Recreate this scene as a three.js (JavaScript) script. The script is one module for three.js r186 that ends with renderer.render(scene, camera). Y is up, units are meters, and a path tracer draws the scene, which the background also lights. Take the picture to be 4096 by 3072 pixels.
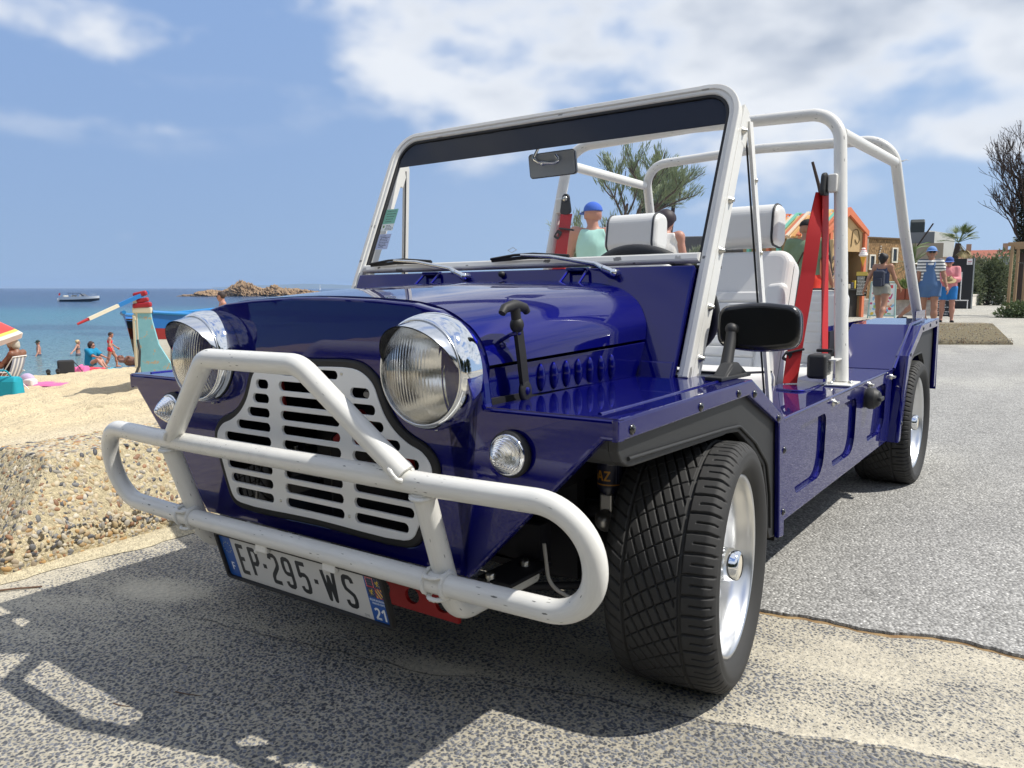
import * as THREE from 'three';
import { mergeGeometries, mergeVertices } from 'three/addons/utils/BufferGeometryUtils.js';
import { RoundedBoxGeometry } from 'three/addons/geometries/RoundedBoxGeometry.js';
import { ImprovedNoise } from 'three/addons/math/ImprovedNoise.js';

// ---------- camera, sky, sun, exposure ----------
const scene = new THREE.Scene();
const camera = new THREE.PerspectiveCamera(51.39, 4 / 3, 0.05, 60000);
camera.rotation.order = 'YXZ';
camera.position.set(1.2257, 0.8082, 1.5216);
camera.rotation.set(-0.11894, 0.62272, 0.00143);
const renderer = new THREE.WebGLRenderer({ antialias: true });
renderer.setSize(1024, 768);
renderer.toneMapping = THREE.LinearToneMapping;
renderer.toneMappingExposure = 1.14;
renderer.shadowMap.enabled = true;

const noise = new ImprovedNoise();
const N3 = (x, y, z) => noise.noise(x + 91.7, y + 37.3, z + 11.9);
function fbm(x, y, z, o = 5) { let s = 0, a = 0.5, f = 1; for (let i = 0; i < o; i++) { s += a * N3(x * f, y * f, z * f); f *= 2.03; a *= 0.5; } return s; }
const sm = (a, b, x) => { const t = Math.min(1, Math.max(0, (x - a) / (b - a))); return t * t * (3 - 2 * t); };
const mix = (a, b, t) => a + (b - a) * t;
function rng(seed) { let s = seed | 0; return () => { s = (s + 0x6d2b79f5) | 0; let t = Math.imul(s ^ (s >>> 15), 1 | s); t = (t + Math.imul(t ^ (t >>> 7), 61 | t)) ^ t; return ((t ^ (t >>> 14)) >>> 0) / 4294967296; }; }
const V = (x, y, z) => new THREE.Vector3(x, y, z);

{ // computed sky: blue air, a bank of soft cloud to the right and overhead, wisps to the left
  const W = 2048, H = 1024, d = new Float32Array(W * H * 4);
  for (let j = 0; j < H; j++) {
    const el = (j + 0.5) / H * Math.PI - Math.PI / 2, y = Math.sin(el), c = Math.cos(el), e = el * 180 / Math.PI;
    for (let i = 0; i < W; i++) {
      const ph = ((i + 0.5) / W - 0.5) * 2 * Math.PI, x = c * Math.cos(ph), z = c * Math.sin(ph);
      const az = Math.atan2(-x, -z) * 180 / Math.PI;            // degrees left of the -z axis
      const up = Math.max(0, e);
      const t = 1 - Math.exp(-up / 13), t2 = sm(15, 80, up);
      const lit = sm(60, -10, az) * 0.8 + 0.2 * sm(160, 60, Math.abs(az + 25));     // paler towards the sun's side
      let r = mix(mix(0.265, 0.42, lit), mix(0.195, 0.32, lit), t), g = mix(mix(0.385, 0.57, lit), mix(0.325, 0.45, lit), t), b = mix(mix(0.575, 0.76, lit), mix(0.615, 0.70, lit), t);
      r = mix(r, 0.09, t2); g = mix(g, 0.20, t2); b = mix(b, 0.56, t2);
      if (e < -0.5) { const f = sm(0, -8, e), o = (j * W + i) * 4; d[o] = mix(r, 0.30, f); d[o + 1] = mix(g, 0.33, f); d[o + 2] = mix(b, 0.36, f); d[o + 3] = 1; continue; }
      // cloud
      const s = 3.1, q = 1 + 0.0 * up;
      const wx = fbm(x * 2.2, y * 4, z * 2.2, 3) * 0.5;
      const near = up < 30; let n = fbm(x * s + wx, y * s * 2.3 + 3.1, z * s + wx, near ? 7 : 4) * 1.5 + (near ? 0.55 * fbm(x * 11 + wx * 2, y * 20, z * 11, 5) : 0);
      const edge = az < 36 ? mix(7.2, 10.4, sm(-5, 36, az)) : mix(10.4, 19.5, sm(36, 58, az));
      const far = sm(62, 90, Math.abs(az - 30));
      const ed = mix(edge, 15, far), bias = Math.max(-0.62, Math.min(0.55, (up - ed) * 0.10)) - 0.16 * far - 0.25 * sm(22, 60, up);
      let k = sm(-0.22, 0.40, n * 1.05 + bias + 0.02);
      const wisp = !near ? 0 : sm(0.14, 0.55, fbm(x * 5 + 4, y * 13, z * 5, 6) * 1.5 - 0.02) * sm(4, 7, up) * 0.32 * sm(-0.05, 0.12, fbm(x * 2 + 7, y * 5 + 2, z * 2, 2));
      k = Math.max(k, wisp * (1 - far * 0.5));
      const low = sm(0.5, 3, up); k *= low;
      const thick = sm(0.0, 0.6, n * 0.9 + bias - 0.15) * (0.42 + 1.9 * fbm(x * 5 + 9, y * 12, z * 5 + 5, near ? 6 : 3));
      const cr = mix(0.80, 0.34, Math.min(1, Math.max(0, thick))), cg = mix(0.825, 0.40, Math.min(1, Math.max(0, thick))), cb = mix(0.86, 0.505, Math.min(1, Math.max(0, thick)));
      r = mix(r, cr, k * 0.9); g = mix(g, cg, k * 0.9); b = mix(b, cb, k * 0.9);
      if (e < 0) { const f = sm(0, -8, e); r = mix(r, 0.30, f); g = mix(g, 0.33, f); b = mix(b, 0.36, f); }
      const o = (j * W + i) * 4; d[o] = r; d[o + 1] = g; d[o + 2] = b; d[o + 3] = 1;
    }
  }
  const sky = new THREE.DataTexture(d, W, H, THREE.RGBAFormat, THREE.FloatType);
  sky.mapping = THREE.EquirectangularReflectionMapping; sky.magFilter = THREE.LinearFilter; sky.minFilter = THREE.LinearFilter; sky.needsUpdate = true;
  scene.background = sky; scene.environment = sky;
}
const sun = new THREE.DirectionalLight(new THREE.Color(1, 0.95, 0.86), 4.4);
sun.position.set(6, 10, -3.2); sun.castShadow = true; sun.shadow.radius = 1;
sun.shadow.mapSize.set(4096, 4096);
Object.assign(sun.shadow.camera, { left: -14, right: 14, top: 14, bottom: -14, near: 0.1, far: 60 });
scene.add(sun); scene.add(sun.target);

// ---------- helpers ----------
const names = {};
function uniq(n) { const k = names[n] = (names[n] ?? -1) + 1; return k ? n + '_' + String(k).padStart(3, '0') : n; }
function tag(o, label, category, group, kind) { if (label) o.userData.label = label; if (category) o.userData.category = category; if (group) o.userData.group = group; if (kind) o.userData.kind = kind; return o; }
function thing(name, label, category, pos = [0, 0, 0], turn = 0, group) { const o = new THREE.Group(); o.name = uniq(name); o.position.set(...pos); o.rotation.y = turn; tag(o, label, category, group); scene.add(o); return o; }
function mesh(name, geo, m, parent = scene) {
  if (Array.isArray(geo)) geo = merge(geo);
  const o = new THREE.Mesh(geo, m); o.name = parent === scene ? uniq(name) : name; o.castShadow = o.receiveShadow = true; parent.add(o); return o;
}
function merge(list) {
  const l = list.map((g) => { g = g.index ? g.toNonIndexed() : g; const n = new THREE.BufferGeometry(); for (const k of ['position', 'normal', 'uv']) { if (g.attributes[k]) n.setAttribute(k, g.attributes[k]); else if (k === 'uv') n.setAttribute('uv', new THREE.BufferAttribute(new Float32Array(g.attributes.position.count * 2), 2)); } return n; });
  return l.length === 1 ? l[0] : mergeGeometries(l);
}
const std = (color, rough = 0.6, metal = 0, more = {}) => new THREE.MeshStandardMaterial({ color: new THREE.Color(...color), roughness: rough, metalness: metal, ...more });
const phy = (color, rough, metal, more) => new THREE.MeshPhysicalMaterial({ color: new THREE.Color(...color), roughness: rough, metalness: metal, ...more });
function place(g, pos = [0, 0, 0], rot = [0, 0, 0], sc = [1, 1, 1]) { return g.applyMatrix4(new THREE.Matrix4().compose(V(...pos), new THREE.Quaternion().setFromEuler(new THREE.Euler(...rot)), V(...sc))); }
function box(w, h, d, pos = [0, 0, 0], r = 0, rot = [0, 0, 0]) { const g = r ? new RoundedBoxGeometry(w, h, d, 2, Math.min(r, w / 2.01, h / 2.01, d / 2.01)) : new THREE.BoxGeometry(w, h, d); return place(g, pos, rot); }
// box between two corners
function slab(x0, x1, y0, y1, z0, z1, r = 0) { return box(Math.abs(x1 - x0), Math.abs(y1 - y0), Math.abs(z1 - z0), [(x0 + x1) / 2, (y0 + y1) / 2, (z0 + z1) / 2], r); }
// round polyline corners: points [x,y,z,(radius)]
function fillet(pts, r = 0, n = 8, closed = false) {
  const out = [], L = pts.length;
  for (let i = 0; i < L; i++) {
    const p = V(...pts[i].slice(0, 3)), rr = pts[i][3] ?? r;
    if ((!closed && (i === 0 || i === L - 1)) || rr <= 0) { out.push(p); continue; }
    const a = V(...pts[(i - 1 + L) % L].slice(0, 3)), b = V(...pts[(i + 1) % L].slice(0, 3));
    const u = a.sub(p), w = b.sub(p), ul = u.length(), wl = w.length(); u.divideScalar(ul); w.divideScalar(wl);
    const ang = Math.acos(Math.max(-1, Math.min(1, u.dot(w)))); const t = Math.min(rr / Math.tan(ang / 2), ul * 0.49, wl * 0.49), R = t * Math.tan(ang / 2);
    const bis = u.clone().add(w); if (bis.length() < 1e-5) { out.push(p); continue; } bis.normalize();
    const c = p.clone().addScaledVector(bis, R / Math.sin(ang / 2));
    const s0 = p.clone().addScaledVector(u, t).sub(c), s1 = p.clone().addScaledVector(w, t).sub(c), sweep = Math.PI - ang;
    for (let k = 0; k <= n; k++) { const f = k / n; out.push(c.clone().add(s0.clone().multiplyScalar(Math.sin((1 - f) * sweep)).add(s1.clone().multiplyScalar(Math.sin(f * sweep))).divideScalar(Math.sin(sweep)))); }
  }
  return out;
}
// tube along dense points; r may be a function of 0..1; profile optional [[a,b],...] in (normal, binormal)
function tube(pts, r, seg = 12, { closed = false, profile = null, up = null, caps = true } = {}) {
  const n = pts.length, pos = [], nor = [], idx = [], uv = [];
  const T = pts.map((p, i) => { const a = closed ? pts[(i - 1 + n) % n] : pts[Math.max(0, i - 1)], b = closed ? pts[(i + 1) % n] : pts[Math.min(n - 1, i + 1)]; return b.clone().sub(a).normalize(); });
  let N = up ? up.clone() : (Math.abs(T[0].y) < 0.9 ? V(0, 1, 0) : V(1, 0, 0)); N.addScaledVector(T[0], -N.dot(T[0])).normalize();
  const prof = profile || Array.from({ length: seg }, (_, k) => [Math.cos(k / seg * 2 * Math.PI), Math.sin(k / seg * 2 * Math.PI)]); const m = prof.length; let len = 0;
  for (let i = 0; i < n; i++) {
    if (up) N = up.clone(); N.addScaledVector(T[i], -N.dot(T[i])).normalize();
    const B = T[i].clone().cross(N), rad = typeof r === 'function' ? r(i / (n - 1)) : r; if (i) len += pts[i].distanceTo(pts[i - 1]);
    for (let k = 0; k <= m; k++) {
      const [a, b] = prof[k % m], o = N.clone().multiplyScalar(a).addScaledVector(B, b);
      pos.push(pts[i].x + o.x * rad, pts[i].y + o.y * rad, pts[i].z + o.z * rad); uv.push(k / m, len);
      o.normalize(); nor.push(o.x, o.y, o.z);
    }
  }
  const w = m + 1, rows = closed ? n : n - 1;
  for (let i = 0; i < rows; i++) for (let k = 0; k < m; k++) { const a = i * w + k, b = ((i + 1) % n) * w + k; idx.push(a, a + 1, b, b, a + 1, b + 1); }
  if (!closed && caps) for (const e of [0, n - 1]) {
    const c = pos.length / 3, s = e ? 1 : -1; pos.push(pts[e].x, pts[e].y, pts[e].z); nor.push(T[e].x * s, T[e].y * s, T[e].z * s); uv.push(0, 0);
    for (let k = 0; k <= m; k++) { const a = (e * w + k) * 3; pos.push(pos[a], pos[a + 1], pos[a + 2]); nor.push(T[e].x * s, T[e].y * s, T[e].z * s); uv.push(0, 0); }
    for (let k = 0; k < m; k++) e ? idx.push(c, c + 1 + k, c + 2 + k) : idx.push(c, c + 2 + k, c + 1 + k);
  }
  const g = new THREE.BufferGeometry(); g.setAttribute('position', new THREE.Float32BufferAttribute(pos, 3)); g.setAttribute('normal', new THREE.Float32BufferAttribute(nor, 3)); g.setAttribute('uv', new THREE.Float32BufferAttribute(uv, 2)); g.setIndex(idx);
  const out = g.toNonIndexed(); if (profile) out.computeVertexNormals(); return out;
}
const bar = (a, b, r, seg = 10) => tube([V(...a), V(...b)], r, seg);
// extrude a 2D outline. axis 'z': points are (x,y); 'x': (z,y); 'y': (x,z). From `at` to `at + depth` along the axis.
function ext(axis, pts, at, depth, bevel = 0, holes = [], bs = 2) {
  const f = axis === 'x' ? ([z, y]) => new THREE.Vector2(-z, y) : axis === 'y' ? ([x, z]) => new THREE.Vector2(x, -z) : ([x, y]) => new THREE.Vector2(x, y);
  const s = new THREE.Shape(pts.map(f)); s.holes = holes.map((h) => new THREE.Path(h.map(f)));
  const g = new THREE.ExtrudeGeometry(s, { depth: Math.max(1e-4, depth - 2 * bevel), bevelEnabled: bevel > 0, bevelThickness: bevel, bevelSize: bevel, bevelOffset: -bevel, bevelSegments: bs, curveSegments: 8 });
  g.translate(0, 0, at + bevel);
  const m = new THREE.Matrix4(); if (axis === 'x') m.set(0, 0, 1, 0, 0, 1, 0, 0, -1, 0, 0, 0, 0, 0, 0, 1); if (axis === 'y') m.set(1, 0, 0, 0, 0, 0, 1, 0, 0, -1, 0, 0, 0, 0, 0, 1);
  return g.applyMatrix4(m);
}
// sheet folded along a profile of (z,y) points, spanning x0..x1, thickness t (downwards)
function fold(prof, x0, x1, t = 0.01, bevel = 0.003) {
  const P = prof.map(([z, y]) => new THREE.Vector2(z, y)), low = [];
  for (let i = P.length - 1; i >= 0; i--) {
    const d = new THREE.Vector2(); if (i > 0) d.add(P[i].clone().sub(P[i - 1]).normalize()); if (i < P.length - 1) d.add(P[i + 1].clone().sub(P[i]).normalize()); d.normalize();
    low.push([P[i].x + d.y * -t * FS, P[i].y + d.x * t * FS]);
  }
  return ext('x', [...prof, ...low], x0, x1 - x0, bevel);
}
let FS = 1;
const mirX = (pts) => pts.map(([x, y]) => [-x, y]).reverse();
function mirror(g) { // reflected copy across x = 0 with right winding
  g = (g.index ? g.toNonIndexed() : g.clone()); g.scale(-1, 1, 1); const p = g.attributes;
  for (const k of Object.keys(p)) { const a = p[k].array, s = p[k].itemSize; for (let i = 0; i < p[k].count; i += 3) for (let c = 0; c < s; c++) { const u = (i + 1) * s + c, v = (i + 2) * s + c, tmp = a[u]; a[u] = a[v]; a[v] = tmp; } }
  return g;
}
// grid surface from f(u,v) -> [x,y,z]; smooth normals
function surf(nu, nv, f, uvf) {
  const pos = [], uv = [], idx = [];
  for (let j = 0; j <= nv; j++) for (let i = 0; i <= nu; i++) { const p = f(i / nu, j / nv); pos.push(...p); uv.push(...(uvf ? uvf(p, i / nu, j / nv) : [i / nu, j / nv])); }
  for (let j = 0; j < nv; j++) for (let i = 0; i < nu; i++) { const a = j * (nu + 1) + i, b = a + nu + 1; idx.push(a, a + 1, b, b, a + 1, b + 1); }
  const g = new THREE.BufferGeometry(); g.setAttribute('position', new THREE.Float32BufferAttribute(pos, 3)); g.setAttribute('uv', new THREE.Float32BufferAttribute(uv, 2)); g.setIndex(idx); g.computeVertexNormals(); return g;
}
function lathe(prof, seg = 48, axis = 'y') { const g = new THREE.LatheGeometry(prof.map(([r, y]) => new THREE.Vector2(r, y)), seg); if (axis === 'x') g.rotateZ(-Math.PI / 2); if (axis === 'z') g.rotateX(Math.PI / 2); return g; }
function roundPoly(pts, r, n = 5) { return fillet(pts.map(([a, b, rr]) => [a, b, 0, rr ?? r]), r, n, true).map((p) => [p.x, p.y]); }
function pill(x0, x1, y0, y1, n = 6) { const r = (y1 - y0) / 2, o = []; for (let k = 0; k <= n; k++) { const a = -Math.PI / 2 + Math.PI * k / n; o.push([x1 - r + r * Math.cos(a), (y0 + y1) / 2 + r * Math.sin(a)]); } for (let k = 0; k <= n; k++) { const a = Math.PI / 2 + Math.PI * k / n; o.push([x0 + r + r * Math.cos(a), (y0 + y1) / 2 + r * Math.sin(a)]); } return o; }
function boxUV(g, s = 1) { g = g.index ? g.toNonIndexed() : g; const p = g.attributes.position, n = g.attributes.normal, uv = new Float32Array(p.count * 2); for (let i = 0; i < p.count; i++) { const ax = Math.abs(n.getX(i)), ay = Math.abs(n.getY(i)), az = Math.abs(n.getZ(i)); const [a, b] = ay >= ax && ay >= az ? [p.getX(i), p.getZ(i)] : ax >= az ? [p.getZ(i), p.getY(i)] : [p.getX(i), p.getY(i)]; uv[2 * i] = a * s; uv[2 * i + 1] = b * s; } g.setAttribute('uv', new THREE.BufferAttribute(uv, 2)); return g; }
function dataTex(n, f, srgb = true, rep = true) { // f(u,v) -> [r,g,b] 0..1 in sRGB
  const d = new Uint8Array(n * n * 4); for (let j = 0; j < n; j++) for (let i = 0; i < n; i++) { const c = f(i / n, j / n), o = (j * n + i) * 4; d[o] = Math.max(0, Math.min(255, c[0] * 255)); d[o + 1] = Math.max(0, Math.min(255, c[1] * 255)); d[o + 2] = Math.max(0, Math.min(255, c[2] * 255)); d[o + 3] = 255; }
  const t = new THREE.DataTexture(d, n, n); if (srgb) t.colorSpace = THREE.SRGBColorSpace; if (rep) t.wrapS = t.wrapT = THREE.RepeatWrapping; t.magFilter = THREE.LinearFilter; t.minFilter = THREE.LinearMipmapLinearFilter; t.generateMipmaps = true; t.needsUpdate = true; return t;
}
const GRAD = (() => { const R = rng(77), g = new Float32Array(8192); for (let i = 0; i < 4096; i++) { const a = R() * 6.2832; g[2 * i] = Math.cos(a); g[2 * i + 1] = Math.sin(a); } return g; })();
function pn(x, y, P, s) { // periodic 2D gradient noise
  const ix = Math.floor(x), iy = Math.floor(y), fx = x - ix, fy = y - iy, u = fx * fx * fx * (fx * (fx * 6 - 15) + 10), v = fy * fy * fy * (fy * (fy * 6 - 15) + 10), x0 = ix % P, x1 = (ix + 1) % P, y0 = iy % P, y1 = (iy + 1) % P;
  const h = (a, b, dx, dy) => { const k = (Math.imul(a, 374761393) + Math.imul(b, 668265263) + Math.imul(s + 1, 974711)) | 0, q = ((k ^ (k >>> 13)) * 1274126177 >>> 9) & 4095; return GRAD[2 * q] * dx + GRAD[2 * q + 1] * dy; };
  return ((h(x0, y0, fx, fy) * (1 - u) + h(x1, y0, fx - 1, fy) * u) * (1 - v) + (h(x0, y1, fx, fy - 1) * (1 - u) + h(x1, y1, fx - 1, fy - 1) * u) * v) * 1.35;
}
const tn = (u, v, f, s = 0) => { let r = 0, a = 0.5, P = Math.max(1, Math.round(f)); for (let o = 0; o < 4; o++) { r += a * pn(u * P, v * P, P, s * 7 + o); a *= 0.5; P *= 2; } return r; };
const n2 = (x, y, s, o = 4) => { let r = 0, a = 0.5; x += 4096; y += 4096; for (let k = 0; k < o; k++) { r += a * pn(x, y, 1 << 20, s + k); a *= 0.5; x *= 2.03; y *= 2.03; } return r; };
// tileable cell pattern: nearest of jittered points; returns [d1, d2, id]
function cells(n, seed, jit = 0.9) { const R = rng(seed), P = []; for (let i = 0; i < n * n; i++) P.push([0.5 + (R() - 0.5) * jit, 0.5 + (R() - 0.5) * jit, R(), R()]); return (u, v) => { const x = u * n, y = v * n, ix = Math.floor(x), iy = Math.floor(y); let d1 = 9, d2 = 9, id = 0; for (let b = -1; b <= 1; b++) for (let a = -1; a <= 1; a++) { const k = ((iy + b + n) % n) * n + (ix + a + n) % n, p = P[k], dx = ix + a + p[0] - x, dy = iy + b + p[1] - y, e = dy * (0.8 + 0.5 * p[3]), d = Math.sqrt(dx * dx + e * e); if (d < d1) { d2 = d1; d1 = d; id = k; } else if (d < d2) d2 = d; } return [d1, d2, P[id][2], P[id][3]]; }; }
// ---------- the open car ----------
const CARQ = new THREE.Quaternion().setFromRotationMatrix(new THREE.Matrix4().set(0.9999273, -0.0120505, 0.0000603, 0, 0.0120505, 0.9998773, -0.01001, 0, 0.0000603, 0.01001, 0.9999499, 0, 0, 0, 0, 1));
const car = thing('open_car', 'dark blue open topped beach car with white bull bar and white roll bars', 'car');
car.quaternion.copy(CARQ);
const part = (name, geo, m, parent = car) => mesh(name, geo, m, parent);
const each = (name, list, m, parent = car) => list.map((g) => mesh(name, g, m, parent));
const flake = (() => { const t = dataTex(256, (u, v) => { const R = Math.abs(Math.sin((u * 256 * 127.1 + v * 256 * 311.7)) * 43758.5453) % 1; const q = 0.5 + (R - 0.5) * 0.5; return [q, q, 0.5]; }, false); t.repeat.set(30, 30); return t; })();
const wavy = (() => { const t = dataTex(512, (u, v) => { const g = 0.5 + 0.55 * tn(u, v, 3, 4) + 0.10 * tn(u, v, 14, 9); return [g, g, g]; }, false); return t; })();
const scuff = (() => { const R = rng(3), sp = Array.from({ length: 90 }, () => [R(), R(), 0.002 + 0.006 * R() * R(), 0.35 + 0.5 * R()]); return dataTex(512, (u, v) => { let g = 0.985 + 0.05 * tn(u, v, 5, 2) + 0.03 * tn(u, v, 40, 6); for (const [a, b, r, k] of sp) { const dx = (u - a) * 0.5, dy = v - b; if (dx * dx + dy * dy < r * r * (0.6 + 0.8 * Math.abs(pn(u * 200, v * 200, 200, 4)))) g *= k; } return [g, g * 0.995, g * 0.98]; }); })();
const paint = phy([0.0014, 0.0022, 0.125], 0.42, 0.5, { clearcoat: 1, clearcoatRoughness: 0.014, specularIntensity: 0, bumpMap: wavy, bumpScale: 0.0011 });
const white = phy([0.75, 0.755, 0.745], 0.36, 0, { clearcoat: 0.3, clearcoatRoughness: 0.18, map: scuff });
const grilleWhite = std([0.76, 0.77, 0.77], 0.5);
const chrome = std([0.82, 0.84, 0.86], 0.05, 1);
const chromeDull = std([0.7, 0.71, 0.72], 0.22, 1);
const alloy = std([0.72, 0.73, 0.74], 0.3, 1), alloyCast = std([0.62, 0.63, 0.65], 0.42, 0.85);
const rubber = std([0.012, 0.012, 0.013], 0.6), blackPlastic = std([0.022, 0.023, 0.024], 0.55), blackGloss = phy([0.006, 0.006, 0.007], 0.25, 0, { clearcoat: 0.6, clearcoatRoughness: 0.1 });
const dark = std([0.008, 0.008, 0.012], 0.7), redPaint = std([0.36, 0.008, 0.008], 0.5), steel = std([0.45, 0.44, 0.42], 0.35, 0.9), zinc = std([0.62, 0.61, 0.56], 0.3, 1);
const glassM = phy([1, 1, 1], 0.02, 0, { transmission: 1, thickness: 0, ior: 1.3 });
const lensGlass = phy([1, 1, 1], 0.0, 0, { transmission: 1, thickness: 0.006, ior: 1.5 });

// --- front panel with the grille opening
const grR = [[0, 0.661], [0.128, 0.662], [0.158, 0.651], [0.178, 0.633], [0.19, 0.607], [0.204, 0.58], [0.229, 0.553], [0.26, 0.534], [0.293, 0.521], [0.311, 0.503], [0.315, 0.487], [0.3, 0.435], [0.278, 0.38], [0.268, 0.363], [0.25, 0.353], [0, 0.353]];
const grow = (pts, d) => pts.map(([x, y], i) => { const a = pts[Math.max(0, i - 1)], b = pts[Math.min(pts.length - 1, i + 1)]; let nx = -(b[1] - a[1]), ny = b[0] - a[0]; const l = Math.hypot(nx, ny); return [x === 0 ? 0 : x + nx / l * d, y + ny / l * d]; });
const symm = (half) => { const h = half.filter(([x]) => x > 1e-4), o = [...half]; for (const [x, y] of [...h].reverse()) o.push([-x, y]); return o; };
const smoothR = (half, n) => { const c = new THREE.CatmullRomCurve3(half.map(([x, y]) => V(x, y, 0)), false, 'centripetal'); return c.getPoints(n).map((p) => [Math.max(0, p.x), p.y]); };
const grS = smoothR(grR, 64); grS[0][0] = 0; grS[grS.length - 1][0] = 0;
const hole = symm(grow(grS, 0.011));
const hoodR = [[0.428, 0.616], [0.424, 0.65], [0.417, 0.684], [0.408, 0.704], [0.392, 0.727], [0.369, 0.751], [0.328, 0.772], [0.271, 0.784], [0.179, 0.791], [0.05, 0.796], [0, 0.7965]];
const noseHalf = [[0.385, 0.306], [0.652, 0.577], [0.679, 0.577], [0.679, 0.611], [0.43, 0.611], ...hoodR];
const nose = ext('z', [...noseHalf, ...noseHalf.slice(0, -1).reverse().map(([x, y]) => [-x, y])], 0.448, 0.026, 0.0065, [hole, ...[-0.326, 0.326].map((x) => Array.from({ length: 40 }, (_, k) => [x + 0.0885 * Math.cos(k / 20 * Math.PI), 0.668 + 0.0885 * Math.sin(k / 20 * Math.PI)]))], 3);
part('front_panel', nose, paint);
part('grille_seal', ext('z', symm(grow(grS, 0.0145)), 0.462, 0.019, 0.004, [symm(grow(grS, 0.001))]), rubber);
{ // white pressed grille with its ten rows of slots
  const holes = []; const edge = (y) => { let best = 0.3; for (let i = 1; i < grS.length; i++) { const a = grS[i - 1], b = grS[i]; if ((a[1] - y) * (b[1] - y) <= 0 && a[1] !== b[1] && Math.abs(a[1] - b[1]) > 1e-6) best = Math.min(best, a[0] + (b[0] - a[0]) * (y - a[1]) / (b[1] - a[1])); } return best; };
  for (let k = 0; k < 10; k++) {
    const y = 0.6475 - k * 0.0302, h = k ? 0.0098 : 0.0085; if (k === 0) { holes.push(pill(-0.088, 0.083, y - h, y + h)); continue; }
    holes.push(pill(-0.094 + k * 0.0007, 0.081 + k * 0.0007, y - h, y + h));
    const e = Math.min(edge(y + h), edge(y - h)) - 0.014; holes.push(pill(0.116, e, y - h, y + h)); holes.push(pill(-e, -0.127, y - h, y + h));
  }
  part('grille', ext('z', symm(grS), 0.476, 0.007, 0.0012, holes), grilleWhite);
  each('grille_screw', [[-0.104, 0.3765], [0.101, 0.3755], [0.095, 0.652]].map(([x, y]) => place(new THREE.SphereGeometry(0.0042, 10, 6), [x, y, 0.4825], [0, 0, 0], [1, 1, 0.6])), zinc);
}
// things in the dark behind the grille
part('radiator_shroud', [slab(-0.4, 0.4, 0.2, 0.66, 0.1, 0.13), slab(-0.42, -0.40, 0.43, 0.62, -0.3, 0.445), slab(0.395, 0.415, 0.43, 0.62, -0.3, 0.445), slab(-0.3, 0.3, 0.2, 0.215, -0.3, 0.14), slab(-0.30, 0.30, 0.30, 0.32, 0.1, 0.42), slab(-0.1, 0.12, 0.24, 0.5, 0.2, 0.36, 0.02)], dark);
each('red_hose', [tube(fillet([[0.0, 0.52, 0.33], [0.03, 0.56, 0.38], [0.07, 0.55, 0.4], [0.085, 0.5, 0.38], [0.08, 0.42, 0.36]], 0.03), 0.009), tube(fillet([[-0.02, 0.5, 0.4], [0.03, 0.53, 0.41], [0.06, 0.49, 0.41]], 0.02), 0.008), bar([-0.165, 0.62, 0.42], [-0.17, 0.55, 0.41], 0.006), tube(fillet([[0.13, 0.52, 0.42], [0.2, 0.54, 0.43], [0.21, 0.47, 0.42]], 0.03), 0.008)], std([0.3, 0.012, 0.014], 0.45));
each('engine_fitting', [bar([0.06, 0.62, 0.36], [0.075, 0.6, 0.4], 0.008), box(0.03, 0.05, 0.02, [0.08, 0.44, 0.4], 0.004), place(lathe([[0, 0], [0.018, 0], [0.018, 0.03], [0.01, 0.035], [0, 0.035]], 14), [0.2, 0.5, 0.4]), bar([0.15, 0.43, 0.4], [0.24, 0.41, 0.38], 0.011)], steel);

// --- bonnet, louvred side panels, fenders, scuttle
const wsZ = (y) => -0.19 - 0.464 * (y - 0.86);
const bonF = [[0.4195, 0.6785], [0.4135, 0.696], [0.402, 0.717], [0.386, 0.735], [0.364, 0.7545], [0.326, 0.773], [0.27, 0.786], [0.18, 0.793], [0.09, 0.797], [0, 0.7985]];
const bonB = [[0.446, 0.692], [0.4415, 0.722], [0.43, 0.745], [0.413, 0.768], [0.39, 0.787], [0.354, 0.804], [0.3, 0.816], [0.2, 0.823], [0.1, 0.826], [0, 0.827]];
const cF = new THREE.CatmullRomCurve3(bonF.map(([x, y]) => V(x, y, 0)), false, 'centripetal'), cB = new THREE.CatmullRomCurve3(bonB.map(([x, y]) => V(x, y, 0)), false, 'centripetal');
const bonnetAt = (s, t, off = 0) => { // s -1..1 across, t 0 front 1 rear
  const a = cF.getPoint(1 - Math.abs(s)), b = cB.getPoint(1 - Math.abs(s)); const y = mix(a.y, b.y, t) + off + 0.006 * Math.sin(Math.PI * t) * (1 - s * s), x = mix(a.x, b.x, t) * Math.sign(s || 1);
  return [x, y, mix(0.4455, wsZ(b.y) + 0.024, t)];
};
part('bonnet', [surf(96, 24, (u, v) => bonnetAt(2 * u - 1, v)), surf(96, 1, (u, v) => { const p = bonnetAt(2 * u - 1, 0); return [p[0], p[1] - 0.012 * (1 - v), p[2]]; })].map((g) => g), paint);
for (const s of [-1, 1]) { // flat panel under the bonnet edge, seven louvres
  const y0 = 0.612, zr = -0.062, pan = [[0.446, y0], [0.446, 0.671], [-0.1, 0.686], [zr, y0]];
  const g = ext('x', pan, 0, 0.012, 0.002); const sh = new THREE.Matrix4().set(1, 0, -0.075, 0.4385 - 0.012, 0, 1, 0, 0, 0, 0, 1, 0, 0, 0, 0, 1); g.applyMatrix4(sh);
  const p = part('bonnet_side_panel', s > 0 ? g : mirror(g), paint);
  for (let k = 0; k < 7; k++) {
    const z = 0.287 - k * 0.0398, x = 0.4385 - 0.075 * z - 0.0005;
    const l = place(new THREE.SphereGeometry(1, 14, 12), [x, 0.6425, z], [0, 0, 0], [0.0095, 0.0265, 0.0105]);
    part('louvre', s > 0 ? l : mirror(l), paint, p);
  }
}
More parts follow.
